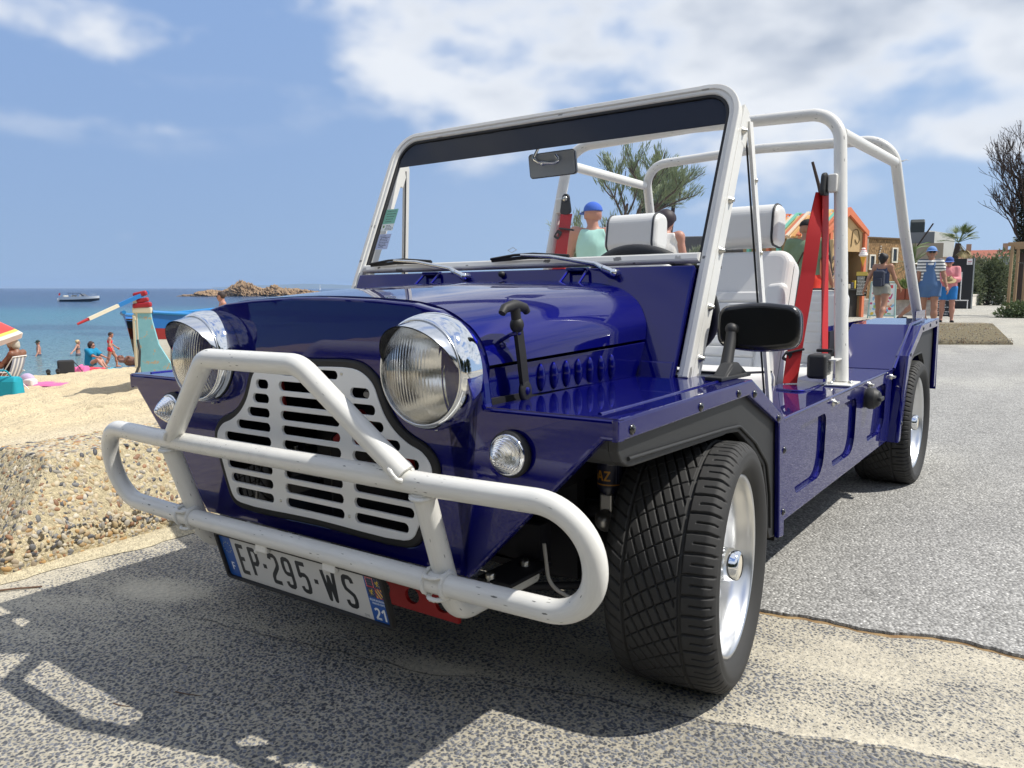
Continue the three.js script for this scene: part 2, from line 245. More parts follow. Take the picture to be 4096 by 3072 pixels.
const fend = [[0.470, 0.612], [-0.111, 0.613], [-0.322, 0.512], [-0.345, 0.495]];
for (const s of [-1, 1]) {
  const face = [[0.474, 0.577], [0.474, 0.61], [-0.111, 0.6115], [-0.326, 0.509], [-0.352, 0.47], [-0.354, 0.213], [-0.318, 0.218], [-0.300, 0.492], [-0.092, 0.5815]];
  const g = merge([fold(fend, 0.426, 0.679, 0.008, 0.0025), ext('x', face, 0.667, 0.0125, 0.003), fold([[-0.06, 0.6118], [-0.111, 0.612], [-0.322, 0.511], [-0.345, 0.494]], 0.3, 0.427, 0.008, 0)]);
  const f = part('front_fender', s > 0 ? g : mirror(g), paint);
  // pressed bead along the fender top
  const bead = tube([V(0.632, 0.6105, 0.445), V(0.632, 0.6115, -0.1)], 0.0045, 8); part('bead', s > 0 ? bead : mirror(bead), paint, f);
  const liner = merge([ext('x', [[0.44, 0.606], [0.44, 0.36], [0.25, 0.41], [-0.02, 0.42], [-0.1, 0.16], [-0.33, 0.16], [-0.33, 0.606]], 0.4, 0.014), slab(0.2, 0.4, 0.16, 0.6, -0.1, -0.09), slab(0.4, 0.66, 0.2, 0.5, -0.36, -0.345), slab(0.414, 0.66, 0.592, 0.6, -0.1, 0.44)]);
  part('wheel_arch_liner', s > 0 ? liner : mirror(liner), dark);
  // black plastic arch moulding
  const fl = [[0.452, 0.581], [0.451, 0.556], [0.438, 0.538], [0.418, 0.528], [0.40, 0.5255], [0.012, 0.5125], [-0.008, 0.5135], [-0.071, 0.507], [-0.157, 0.461], [-0.235, 0.405], [-0.262, 0.335], [-0.272, 0.25], [-0.292, 0.222], [-0.335, 0.216], [-0.345, 0.3], [-0.318, 0.51], [-0.1, 0.598], [0.2, 0.597], [0.452, 0.595]];
  const m1 = merge([ext('x', fl, 0.648, 0.018, 0.003), tube(fillet([[0.6685, 0.5415, 0.42], [0.6685, 0.5255, 0.01], [0.6685, 0.52, -0.07], [0.6685, 0.47, -0.168], [0.6685, 0.41, -0.249], [0.6685, 0.33, -0.277], [0.6685, 0.25, -0.285]], 0.05), 0.0035, 8), ext('x', [[0.452, 0.583], [0.452, 0.56], [0.438, 0.538], [0.418, 0.528], [0.403, 0.5255], [0.403, 0.535], [0.416, 0.538], [0.43, 0.547], [0.44, 0.562], [0.44, 0.583]], 0.56, 0.09)]);
  part('wheel_arch_moulding', s > 0 ? m1 : mirror(m1), blackPlastic);
  for (const [z, y] of [[0.43, 0.5905], [0.162, 0.5905], [-0.03, 0.5925], [-0.124, 0.581], [-0.29, 0.506], [-0.3395, 0.424], [-0.343, 0.275]]) { const b = lathe([[0, 0.005], [0.003, 0.005], [0.0035, 0.0035], [0.007, 0.003], [0.0085, 0.001], [0.0085, 0]], 12, 'x'); b.translate(0.6795, y, z); part('bolt', s > 0 ? b : mirror(b), blackGloss); }
}
// scuttle panel under the windscreen
{ const y0 = 0.606, y1 = 0.853; const g = ext('z', roundPoly([[-0.526, y0], [0.526, y0], [0.526, y1], [-0.526, y1]], 0.004), -0.016, 0.016, 0.003);
  const tilt = Math.atan(0.464), c = Math.cos(tilt); g.translate(0, -0.86, 0).scale(1, 1 / c, 1).applyMatrix4(new THREE.Matrix4().makeRotationX(-tilt)).translate(0, 0.86, -0.19 + 0.022);
  part('scuttle_panel', [g, slab(-0.52, 0.52, 0.62, 0.845, -0.22, -0.21)], paint);
  part('scuttle_ledge', [slab(-0.525, 0.525, 0.845, 0.853, -0.33, -0.19, 0.002)], blackPlastic);
  const crease = ext('z', [[0.452, 0.609], [0.525, 0.609], [0.525, 0.646], [0.449, 0.646]], 0, 0.006, 0.002); crease.applyMatrix4(new THREE.Matrix4().set(1, 0, 0, 0, 0, 1, 0, 0, 0, -0.464, 1, -0.19 + 0.464 * 0.86 + 0.024, 0, 0, 0, 1)); each('scuttle_lower_strip', [crease, mirror(crease)], paint); }
// bonnet hinges
for (const [x, s] of [[-0.235, 1], [0.232, 1]]) part('bonnet_hinge', [tube(fillet([[x - 0.027, 0.815, -0.11], [x - 0.026, 0.848, -0.155], [x - 0.02, 0.851, -0.16], [x + 0.02, 0.851, -0.16], [x + 0.027, 0.848, -0.155], [x + 0.028, 0.815, -0.11]], 0.012), 0.004, 8), slab(x - 0.03, x + 0.022, 0.845, 0.855, -0.175, -0.148, 0.003)], paint);
part('washer_nozzle', [place(lathe([[0, 0.012], [0.006, 0.011], [0.008, 0.006], [0.008, 0]], 12, 'z'), [0.005, 0.8435, -0.158])], blackPlastic);

// --- side panniers, floor, rear body
const roundTrap = (z0, z1, y0, y1, r) => roundPoly([[z0, y0], [z1, y0], [z1, y1], [z0, y1]], r);
for (const s of [-1, 1]) {
  const out = [[-0.352, 0.232], [-0.352, 0.489], [-1.70, 0.489], [-1.66, 0.226]];
  const press = [[-0.785, -0.485], [-1.143, -0.845], [-1.587, -1.29]].map(([a, b]) => roundPoly([[a + 0.02, 0.276], [b - 0.0, 0.276, 0.03], [b - 0.012, 0.456, 0.07], [a, 0.456, 0.03]], 0.075));
  const g = merge([ext('x', out, 0.648, 0.0135, 0.0045, press, 3), slab(0.45, 0.66, 0.476, 0.4875, -1.72, -0.33, 0.003), slab(0.44, 0.452, 0.2, 0.4875, -1.9, -0.345), tube([V(0.6605, 0.4885, -0.35), V(0.6605, 0.4885, -1.69)], 0.0042, 8)]);
  const p = part('side_pannier', s > 0 ? g : mirror(g), paint);
  for (const [a, b] of [[-0.79, -0.48], [-1.148, -0.84], [-1.592, -1.285]]) { const q = slab(0.643, 0.6505, 0.265, 0.465, a, b); part('pressed_panel', s > 0 ? q : mirror(q), paint, p); }
  const bead = tube(fillet([[0.478, 0.4885, -0.92], [0.556, 0.4885, -0.89], [0.563, 0.4885, -0.96], [0.561, 0.4885, -1.2], [0.56, 0.4885, -1.4]], 0.05), 0.005, 8); part('bead', s > 0 ? bead : mirror(bead), paint, p);
}
part('floor', [slab(-0.45, 0.45, 0.17, 0.19, -2.4, -0.3), slab(-0.64, 0.64, 0.235, 0.245, -1.66, -0.36)], dark);
const RS = 0.70;
for (const s of [-1, 1]) {
  const lipO = [[-1.64, 0.225], [-1.774, 0.533], [-2.03, 0.637], [-2.482, 0.648], [-2.46, 0.345], [-2.425, 0.345], [-2.445, 0.613], [-2.06, 0.606], [-1.816, 0.510], [-1.675, 0.225]];
  const g = merge([fold([[-2.49, 0.6455], [-2.02, 0.639], [-1.695, 0.489]].reverse(), 0.44, 0.662, 0.01, 0.003), fold([[-1.645, 0.225], [-1.777, 0.533], [-2.032, 0.6345], [-2.48, 0.645]], 0.655, RS - 0.002, 0.008, 0.002), ext('x', lipO, RS - 0.012, 0.0125, 0.003), slab(0.44, RS, 0.33, 0.645, -2.495, -2.482, 0.002), tube([V(0.664, 0.49, -1.698), V(0.664, 0.641, -2.018), V(0.664, 0.648, -2.3)], 0.006, 8)]);
  const f = part('rear_fender', s > 0 ? g : mirror(g), paint);
  const inner = slab(0.40, 0.412, 0.2, 0.64, -2.49, -1.75); part('inner_panel', s > 0 ? inner : mirror(inner), paint, f);
  const liner = merge([slab(0.41, 0.42, 0.1, 0.62, -2.47, -1.75), ext('x', [[-1.72, 0.24], [-1.8, 0.5], [-2.05, 0.615], [-2.45, 0.62], [-2.45, 0.605], [-2.06, 0.6], [-1.82, 0.488], [-1.735, 0.24]], 0.42, 0.255)]);
  part('wheel_arch_liner', s > 0 ? liner : mirror(liner), dark);
  const fl = [[-1.68, 0.225], [-1.815, 0.505], [-2.05, 0.61], [-2.45, 0.617], [-2.43, 0.345], [-2.378, 0.369], [-2.28, 0.363], [-2.224, 0.443], [-2.179, 0.489], [-2.141, 0.515], [-1.966, 0.513], [-1.912, 0.505], [-1.869, 0.466], [-1.75, 0.3], [-1.71, 0.225]];
  const m1 = merge([ext('x', fl, 0.672, 0.012, 0.003), tube(fillet([[0.686, 0.47, -1.872], [0.686, 0.508, -1.915], [0.686, 0.518, -1.966], [0.686, 0.52, -2.141], [0.686, 0.49, -2.186], [0.686, 0.445, -2.23], [0.686, 0.37, -2.285]], 0.03), 0.004, 8)]);
  part('wheel_arch_moulding', s > 0 ? m1 : mirror(m1), blackPlastic);
  for (const [z, y] of [[-2.082, 0.621], [-2.25, 0.6265], [-2.419, 0.631], [-1.82, 0.535], [-1.69, 0.29]]) { const b = lathe([[0, 0.004], [0.006, 0.003], [0.0085, 0.001], [0.0085, 0]], 12, 'x'); b.translate(RS, y, z); part('bolt', s > 0 ? b : mirror(b), blackGloss); }
}
part('rear_panel', [slab(-0.44, 0.44, 0.2, 0.58, -2.49, -2.475), slab(-0.44, 0.44, 0.572, 0.58, -2.49, -2.2)], paint);
part('rear_bumper_tube', tube(fillet([[0.4, 0.36, -2.54], [0.62, 0.36, -2.56], [0.69, 0.42, -2.57], [0.62, 0.49, -2.56], [0.4, 0.49, -2.54]], 0.06), 0.0195), white);
part('fuel_cap', [place(lathe([[0, 0.045], [0.02, 0.045], [0.026, 0.04], [0.03, 0.03], [0.034, 0.03], [0.036, 0.012], [0.032, 0.006], [0.032, 0]], 28, 'x'), [0.661, 0.434, -1.262]), box(0.012, 0.014, 0.05, [0.708, 0.434, -1.262], 0.004)], blackPlastic);
for (const [z, y] of [[-0.846, 0.471], [-1.3, 0.473], [-1.668, 0.463]]) part('turn_button', [place(lathe([[0, 0.012], [0.006, 0.011], [0.006, 0.006], [0.011, 0.005], [0.011, 0]], 12, 'x'), [0.661, y, z]), box(0.006, 0.008, 0.026, [0.674, y, z], 0.002)], zinc);

// --- windscreen
const wsTilt = Math.atan(0.464), wsC = Math.cos(wsTilt);
const onWS = (g, off = 0) => g.translate(0, -0.86, 0).scale(1, 1 / wsC, 1).applyMatrix4(new THREE.Matrix4().makeRotationX(-wsTilt)).translate(0, 0.86, -0.19 + off);
const arch = (w, t, r, y0) => fillet([[-w, y0, 0], [-w, t, 0, r], [w, t, 0, r], [w, y0, 0]], 0, 10).map((p) => [p.x, p.y]);
const wsOut = arch(0.5555, 1.2795, 0.082, 0.61), wsIn = arch(0.5305, 1.2585, 0.062, 0.61);
const wsf = thingPart('windscreen');
function thingPart(n, parent = car) { const o = new THREE.Group(); o.name = n; parent.add(o); return o; }
part('frame', [onWS(ext('z', [...wsOut, ...[...wsIn].reverse()], -0.018, 0.026, 0.0045)), onWS(ext('z', [...arch(0.5565, 1.2805, 0.083, 0.61), ...[...arch(0.5425, 1.2685, 0.071, 0.61)].reverse()], 0.0055, 0.006, 0.002)), onWS(ext('z', [[-0.53, 0.857], [0.53, 0.857], [0.53, 0.877], [-0.53, 0.877]], -0.006, 0.02, 0.005))], white, wsf);
// flat channel behind each post, with bolts, and the triangular gusset
for (const s of [-1, 1]) {
  const ch = onWS(ext('z', [[0.549, 0.612], [0.556, 0.612], [0.5555, 1.235], [0.5485, 1.235]], -0.055, 0.038, 0.001)); part('post_channel', s > 0 ? ch : mirror(ch), white, wsf);
  for (const y of [1.165, 1.0, 0.885, 0.76, 0.65]) { const b = merge([lathe([[0, 0.011], [0.0045, 0.011], [0.0045, 0.006], [0.0075, 0.006], [0.0075, 0.002], [0.010, 0.0018], [0.010, 0]], 6, 'x')]); b.translate(0.556, y, wsZ(y) - 0.036); part('post_bolt', s > 0 ? b : mirror(b), zinc, wsf); }
  // stay from the post top down to the body side
  const st = tube([V(0.556, 1.192, -0.412), V(0.615, 0.505, -0.43)], 1, 4, { profile: [[0.011, 0.004], [0.011, -0.004], [-0.011, -0.004], [-0.011, 0.004]], up: V(0, 0, 1) });
  part('windscreen_stay', s > 0 ? st : mirror(st), white, wsf);
  const se = tube([V(0.549, 1.18, -0.402), V(0.606, 0.51, -0.42)], 0.0026, 6); part('stay_seal', s > 0 ? se : mirror(se), rubber, wsf);
  for (const t of [0.2, 0.45, 0.75]) { const b = place(lathe([[0, 0.006], [0.0045, 0.005], [0.006, 0]], 8, 'x'), [mix(0.556, 0.615, t) + 0.004, mix(1.192, 0.505, t), mix(-0.412, -0.43, t)]); part('stay_bolt', s > 0 ? b : mirror(b), zinc, wsf); }
  const gu = onWS(ext('z', [[0.5485, 1.225], [0.556, 1.225], [0.556, 1.155], [0.5485, 1.155]], -0.066, 0.03, 0.001)); part('gusset', s > 0 ? gu : mirror(gu), white, wsf);
}
part('rubber_seal', onWS(ext('z', [...arch(0.531, 1.2595, 0.063, 0.872), ...[...arch(0.523, 1.2515, 0.056, 0.872)].reverse()], -0.008, 0.012, 0.002)), rubber, wsf);
const paneO = arch(0.5285, 1.2565, 0.06, 0.872), pane = onWS(new THREE.ShapeGeometry(new THREE.Shape(paneO.map(([x, y]) => new THREE.Vector2(x, y))), 8)); part('glass', pane, glassM, wsf);
{ const band = arch(0.5275, 1.2555, 0.059, 1.183); part('sun_strip', onWS(ext('z', band, -0.0035, 0.002)), std([0.008, 0.008, 0.012], 0.8), wsf); }
part('screen_mark', onWS(ext('z', [[-0.0155, 0.906], [0, 0.9135], [0.0155, 0.906], [0, 0.8985]], 0.0012, 0.0006, 0, [[[-0.0125, 0.906], [0, 0.9], [0.0125, 0.906], [0, 0.912]]])), std([0.5, 0.52, 0.52], 0.6), wsf);
function label(w, h, draw, px = 256) { const c = document.createElement('canvas'); c.width = px; c.height = Math.round(px * h / w); draw(c.getContext('2d'), c.width, c.height); const t = new THREE.CanvasTexture(c); t.colorSpace = THREE.SRGBColorSpace; t.magFilter = THREE.LinearFilter; return t; }
function lines(g, W, H, y0, n, dy, th, col, x0 = 0.12, x1 = 0.88, seed = 3) { const R = rng(seed); g.fillStyle = col; for (let i = 0; i < n; i++) { const a = x0 + R() * 0.08, b = x1 - R() * 0.35; let x = a; while (x < b) { const w = 0.03 + R() * 0.1; g.fillRect(x * W, (y0 + i * dy) * H, w * W, th * H); x += w + 0.02; } } }
for (const [x, y, w, h, draw] of [
  [-0.494, 1.017, 0.05, 0.066, (g, W, H) => { g.fillStyle = '#dfe6e4'; g.fillRect(0, 0, W, H); g.fillStyle = '#6fb39c'; g.fillRect(0, 0, W, H * 0.68); lines(g, W, H, 0.08, 5, 0.12, 0.035, '#2c4f49'); lines(g, W, H, 0.74, 4, 0.065, 0.03, '#3a3f52', 0.3, 0.9, 5); g.fillStyle = '#5d8f2f'; g.fillRect(W * 0.12, H * 0.75, W * 0.12, H * 0.1); }],
  [-0.493, 0.951, 0.05, 0.046, (g, W, H) => { g.fillStyle = '#aebada'; g.fillRect(0, 0, W, H); g.strokeStyle = '#4d5a80'; g.lineWidth = 7; g.beginPath(); g.arc(W * 0.45, H * 0.5, H * 0.3, 0.6, 5.6); g.stroke(); lines(g, W, H, 0.1, 8, 0.105, 0.04, '#20263c', 0.1, 0.92, 9); }]]) {
  const t = label(w, h, draw); const q = new THREE.PlaneGeometry(w, h); q.translate(x, y, 0); part('windscreen_sticker', onWS(q, -0.002), new THREE.MeshStandardMaterial({ map: t, roughness: 0.6 }), wsf);
}
// wipers
for (const dx of [0, 0.4465]) {
  const w = thingPart('wiper'), p = ([x, y]) => [x + dx, y, wsZ(y) + 0.026];
  const a = p([-0.108, 0.84]), b = p([-0.165, 0.862]), c = p([-0.30, 0.884]), e = p([-0.395, 0.893]);
  part('spindle', [bar([a[0], a[1], a[2] - 0.012], [a[0], a[1], a[2] + 0.014], 0.009), place(new THREE.SphereGeometry(0.0095, 14, 10), [a[0], a[1], a[2] + 0.014]), bar([a[0], a[1] , a[2] + 0.014], [(a[0] + b[0]) / 2, (a[1] + b[1]) / 2, a[2] + 0.014], 0.0075)], chrome, w);
  part('wiper_arm', [tube([V((a[0] + b[0]) / 2, (a[1] + b[1]) / 2, a[2] + 0.014), V(b[0], b[1], b[2] + 0.012), V(c[0], c[1], c[2] + 0.008), V(e[0], e[1] - 0.002, e[2] + 0.004)], (t) => mix(0.0072, 0.0035, t), 8)], chromeDull, w);
  const q0 = p([-0.487, 0.880]), q1 = p([-0.249, 0.8815]);
  part('wiper_blade', [tube([V(...q0), V(...p([-0.37, 0.885])), V(...q1)], 1, 4, { profile: [[0.004, 0.002], [0.004, -0.002], [-0.005, -0.001], [-0.005, 0.001]], up: V(0, 1, 0) }), tube([V(q0[0], q0[1] + 0.003, q0[2] + 0.004), V(...p([-0.42, 0.8915])), V(...p([-0.36, 0.893])), V(q1[0], q1[1] + 0.003, q1[2] + 0.004)], 0.0035, 6)], rubber, w);
}
{ // interior mirror
  const m = thingPart('interior_mirror'); const c = V(0.004, 1.148, -0.404);
  const f = roundPoly([[-0.072, -0.034], [0.072, -0.034], [0.072, 0.034], [-0.072, 0.034]], 0.01);
  const g1 = ext('z', f, -0.006, 0.012, 0.002), g2 = ext('z', roundPoly([[-0.069, -0.031], [0.069, -0.031], [0.069, 0.031], [-0.069, 0.031]], 0.008), 0.0055, 0.002); for (const g of [g1, g2]) { g.rotateX(0.12); g.rotateY(0.12); g.rotateZ(0.03); g.translate(c.x, c.y, c.z); }
  part('mirror_rim', g1, blackGloss, m); part('mirror_back', g2, std([0.3, 0.33, 0.36], 0.45, 0.6), m);
  part('mirror_stem', [tube(fillet([[-0.005, 1.262, -0.405], [-0.03, 1.195, -0.385], [-0.046, 1.165, -0.38], [-0.03, 1.153, -0.385], [0.02, 1.148, -0.39], [0.032, 1.155, -0.392], [0.02, 1.17, -0.392]], 0.008), 0.0042, 8), place(new THREE.SphereGeometry(0.008, 10, 8), [-0.02, 1.151, -0.39])], chrome, m);
  part('mirror_mount', slab(-0.05, 0.03, 1.248, 1.265, -0.415, -0.39, 0.004), blackGloss, m);
}
// --- headlights and indicators
function ribLens(R, depth, ribs, amp) { // domed glass, inner face fluted
  const n = 72, rows = 26, f = (u, v, inner) => { const r = R * v, a = u * 2 * Math.PI, x = r * Math.cos(a), y = r * Math.sin(a), q = r / R; let z = depth * Math.sqrt(Math.max(0, 1 - 0.86 * q * q)) - depth * Math.sqrt(0.14); if (inner) z -= 0.004 + amp * (0.5 + 0.5 * Math.cos(x / R * ribs * Math.PI)) * (1 - q * q * 0.5); return [x, y, z]; };
  return merge([surf(n, rows, (u, v) => f(u, 1 - v, false)), surf(n * 3, rows * 2, (u, v) => f(u, v, true)), surf(n, 1, (u, v) => { const a = f(u, 1, v > 0.5); return a; })]);
}
const reflectorM = std([0.9, 0.89, 0.85], 0.2, 1), peakM = std([0.72, 0.74, 0.77], 0.16, 1);
for (const s of [-1, 1]) {
  const h = thingPart('headlight'); h.position.set(0.326 * s, 0.668, 0.4745);
  part('bezel', lathe([[0.0868, 0.038], [0.0875, 0.042], [0.0895, 0.0445], [0.0922, 0.044], [0.0952, 0.0405], [0.0982, 0.033], [0.1005, 0.024], [0.1018, 0.013], [0.101, 0]], 72, 'z'), chrome, h);
  part('reflector', lathe([[0.012, -0.06], [0.05, -0.042], [0.074, -0.012], [0.086, 0.034], [0.0872, 0.042]], 48, 'z'), reflectorM, h);
  part('bulb', place(new THREE.SphereGeometry(0.011, 14, 10), [0, 0, -0.005]), glassM, h);
  const l = ribLens(0.0885, 0.046, 26, 0.0007); l.translate(0, 0, 0.040); part('lens', l, lensGlass, h);
  part('rim_ring', place(new THREE.TorusGeometry(0.0895, 0.0022, 8, 64), [0, 0, 0.0445]), chromeDull, h);
  // chrome peak over the lamp
  const A0 = 0.12, A1 = Math.PI - 0.12;
  const peak = (off) => surf(48, 8, (u, v) => { const a = mix(A1, A0, u), k = Math.pow(Math.sin(Math.PI * Math.min(1, Math.max(0, u))), 0.95), d = 0.043 * k * v, r = 0.0878 + off + 0.004 * v * k - 0.003 * v * v; return [r * Math.cos(a), r * Math.sin(a) - 0.009 * v * k, 0.042 + d]; });
  part('peak', [peak(0.0012), peak(-0.0006)], peakM, h);
  part('bezel_screw', place(new THREE.SphereGeometry(0.0055, 10, 8), [0.002, -0.1005, 0.006]), chrome, h);
  const i = thingPart('indicator'); i.position.set(0.485 * s, 0.5395, 0.4735);
  part('rubber_base', lathe([[0.03, 0.017], [0.0375, 0.014], [0.0395, 0.006], [0.038, 0], [0, 0]], 40, 'z'), rubber, i);
  part('chrome_ring', lathe([[0.0295, 0.017], [0.032, 0.0195], [0.0345, 0.017], [0.035, 0.012]], 40, 'z'), chrome, i);
  const pr = [[0.0305, 0.014], [0.0302, 0.022]]; for (let k = 0; k <= 14; k++) { const q = k / 14, r = 0.0298 * Math.pow(1 - q, 0.72), z = 0.022 + 0.031 * q; pr.push([Math.max(0.0003, r + (k % 2 ? 0.0016 : -0.0012)), z], [Math.max(0.0002, r * 0.985 - 0.0006), z + 0.0012]); }
  const inner = pr.map(([r, z]) => [Math.max(0.0001, r - 0.002), z - 0.0018]).reverse();
  part('lens', lathe([...pr.reverse(), ...inner.reverse()], 40, 'z'), lensGlass, i);
  part('reflector', lathe([[0.002, 0.004], [0.02, 0.006], [0.029, 0.014]], 32, 'z'), reflectorM, i);
}
// --- white tubular bull bar, one welded piece
{
  const r = 0.0195, up = 0.4935, lo = 0.3125, zu = 0.568, zl = 0.531;
  const loop = fillet([[0, up, zu], [0.4, up, zu], [0.674, up, zu - 0.018, 0.092], [0.674, lo, zl - 0.012, 0.088], [0.4, lo, zl], [-0.4, lo, zl], [-0.674, lo, zl - 0.012, 0.088], [-0.674, up, zu - 0.018, 0.092], [-0.4, up, zu]], 0, 16, true);
  const g = [tube(loop, r, 20, { closed: true })];
  g.push(tube(fillet([[-0.336, up + 0.012, 0.574], [-0.139, 0.682, 0.617, 0.055], [0.139, 0.682, 0.617, 0.055], [0.336, up + 0.012, 0.574]], 0, 12), r, 20));
  for (const s of [-1, 1]) {
    g.push(tube(fillet([[0.3685 * s, up - 0.012, 0.565], [0.3655 * s, 0.243, 0.487, 0.062], [0.365 * s, 0.243, 0.25]], 0.05, 14), r * 1.02, 20));
    for (const [p, rr, e] of [[[0.3315 * s, 0.5125, 0.5755], 0.0205, [0.25, 0, -0.86 * s]], [[0.3685 * s, up - 0.0205, 0.5635], 0.0205, [0.19, 0, 0]], [[0.3675 * s, lo + 0.0205, 0.535], 0.0205, [0.19, 0, 0]], [[0.3675 * s, lo - 0.0205, 0.526], 0.0205, [0.19, 0, 0]], [[(0.3675 + 0.021) * s, lo, 0.5305], 0.0205, [0, 0, Math.PI / 2]], [[(0.3675 - 0.021) * s, lo, 0.5305], 0.0205, [0, 0, Math.PI / 2]]]) { const w = new THREE.TorusGeometry(rr, 0.0042, 8, 44); w.rotateX(Math.PI / 2); const q = w.attributes.position; for (let i = 0; i < q.count; i++) { const n = 1 + 0.10 * N3(q.getX(i) * 260, q.getY(i) * 260 + rr * 90, q.getZ(i) * 260 + e[0] * 9); q.setXYZ(i, q.getX(i) * n, q.getY(i) * n, q.getZ(i) * n); } w.computeVertexNormals(); g.push(place(w, p, e)); }
  }
  const b = part('bull_bar', g, white);
  each('plate_tab', [-0.103, 0.1].map((x) => box(0.036, 0.024, 0.012, [x, 0.2915, 0.535], 0.004)), white, b);
}
{ // number plate
  const p = thingPart('number_plate'); p.position.set(-0.0165, 0.2405, 0.523); p.rotation.x = 0.27;
  const w = 0.489, h = 0.1035;
  part('plate_holder', [ext('z', roundPoly([[-w / 2 - 0.008, -h / 2 - 0.006], [w / 2 + 0.008, -h / 2 - 0.006], [w / 2 + 0.008, h / 2 + 0.006], [-w / 2 - 0.008, h / 2 + 0.006]], 0.008), -0.012, 0.0125, 0.002, [roundPoly([[-w / 2, -h / 2], [w / 2, -h / 2], [w / 2, h / 2], [-w / 2, h / 2]], 0.005)]), box(w, h, 0.004, [0, 0, -0.009])], rubber, p);
  const t = label(w, h, (g, W, H) => {
    g.fillStyle = '#c9c9c7'; g.fillRect(0, 0, W, H);
    const bl = W * 0.077, br = W * 0.904;
    g.fillStyle = '#124f9e'; g.fillRect(0, 0, bl, H); g.fillRect(br, 0, W - br, H);
    g.fillStyle = '#d8cf86'; for (let k = 0; k < 12; k++) { const a = k / 12 * 2 * Math.PI; const cx = bl / 2 + bl * 0.33 * Math.cos(a), cy = H * 0.3 + bl * 0.33 * Math.sin(a); g.beginPath(); for (let j = 0; j < 10; j++) { const q = j / 10 * 2 * Math.PI - Math.PI / 2, rr = j % 2 ? 3 : 8; g.lineTo(cx + rr * Math.cos(q), cy + rr * Math.sin(q)); } g.fill(); }
    const txt = (s, x, y, hh, sx, col, weight = 'bold') => { g.save(); g.translate(x, y); g.scale(sx, 1); g.fillStyle = col; g.font = weight + ' ' + hh + 'px sans-serif'; g.textAlign = 'center'; g.textBaseline = 'alphabetic'; g.fillText(s, 0, 0); g.restore(); };
    txt('F', bl * 0.55, H * 0.84, H * 0.26, 0.9, '#dfe3e8');
    const K = 1.4; // tall narrow characters, one by one
    const GL = { E: [[[1, 0], [0, 0], [0, 1], [1, 1]], [[0, 0.48], [0.8, 0.48]]], P: [[[0, 1], [0, 0], [0.7, 0], [1, 0.12], [1, 0.42], [0.7, 0.54], [0, 0.54]]], 2: [[[0, 0.16], [0.12, 0.03], [0.35, 0], [0.7, 0], [0.92, 0.06], [1, 0.18], [1, 0.32], [0.9, 0.42], [0.12, 0.74], [0, 0.84], [0, 1], [1, 1]]], 9: [[[0, 0.84], [0.1, 0.96], [0.3, 1], [0.72, 1], [0.92, 0.94], [1, 0.82], [1, 0.16], [0.9, 0.04], [0.7, 0], [0.3, 0], [0.1, 0.04], [0, 0.16], [0, 0.38], [0.1, 0.5], [0.3, 0.54], [1, 0.54]]], 5: [[[1, 0], [0.02, 0], [0, 0.46], [0.2, 0.4], [0.7, 0.4], [0.92, 0.46], [1, 0.58], [1, 0.82], [0.9, 0.96], [0.7, 1], [0.3, 1], [0.1, 0.96], [0, 0.84]]], W: [[[0, 0], [0.24, 1], [0.5, 0.2], [0.76, 1], [1, 0]]], S: [[[1, 0.18], [0.92, 0.05], [0.72, 0], [0.28, 0], [0.08, 0.05], [0, 0.18], [0, 0.3], [0.1, 0.42], [0.9, 0.6], [1, 0.72], [1, 0.83], [0.92, 0.95], [0.72, 1], [0.28, 1], [0.08, 0.95], [0, 0.82]]] };
    g.strokeStyle = '#14181a'; g.lineWidth = H * 0.098; g.lineJoin = 'round'; g.lineCap = 'butt';
    for (const [s, a, b] of [['E', 0.103, 0.165], ['P', 0.186, 0.250], ['2', 0.318, 0.384], ['9', 0.405, 0.471], ['5', 0.501, 0.567], ['W', 0.648, 0.735], ['S', 0.769, 0.838]]) { const lw = H * 0.049 / W, x0 = a + lw, x1 = b - lw; for (const line of GL[s]) { g.beginPath(); line.forEach(([x, y], i) => g[i ? 'lineTo' : 'moveTo'](W * mix(x0, x1, x), H * mix(0.19, 0.82, y))); g.stroke(); } }
    g.fillStyle = '#14181a'; for (const fx of [0.284, 0.609]) g.fillRect(W * fx - H * 0.055, H * 0.46, H * 0.11, H * 0.1);
    // region arms
    const cx = br + (W - br) / 2, aw = (W - br) * 0.86, ah = H * 0.42, ax = cx - aw / 2, ay = H * 0.05; const R = rng(5);
    g.fillStyle = '#c3202c'; g.fillRect(ax, ay, aw / 2, ah / 2); g.fillStyle = '#e8e6e0'; for (let i = 0; i < 8; i++) { g.fillRect(ax + i * aw / 16, ay + (i % 2) * 5, aw / 32, 5); g.fillRect(ax + (i % 2) * 5, ay + i * ah / 16, 5, ah / 32); g.fillRect(ax + aw / 2 - 5 - (i % 2) * 5, ay + i * ah / 16, 5, ah / 32); }
    g.fillStyle = '#24304e'; g.fillRect(ax + 10, ay + 10, aw / 2 - 20, ah / 2 - 20); g.fillStyle = '#8fa08f'; for (let i = 0; i < 12; i++) g.fillRect(ax + 12 + (i % 4) * (aw / 2 - 26) / 4, ay + 14 + Math.floor(i / 4) * (ah / 2 - 26) / 3, 5, 5);
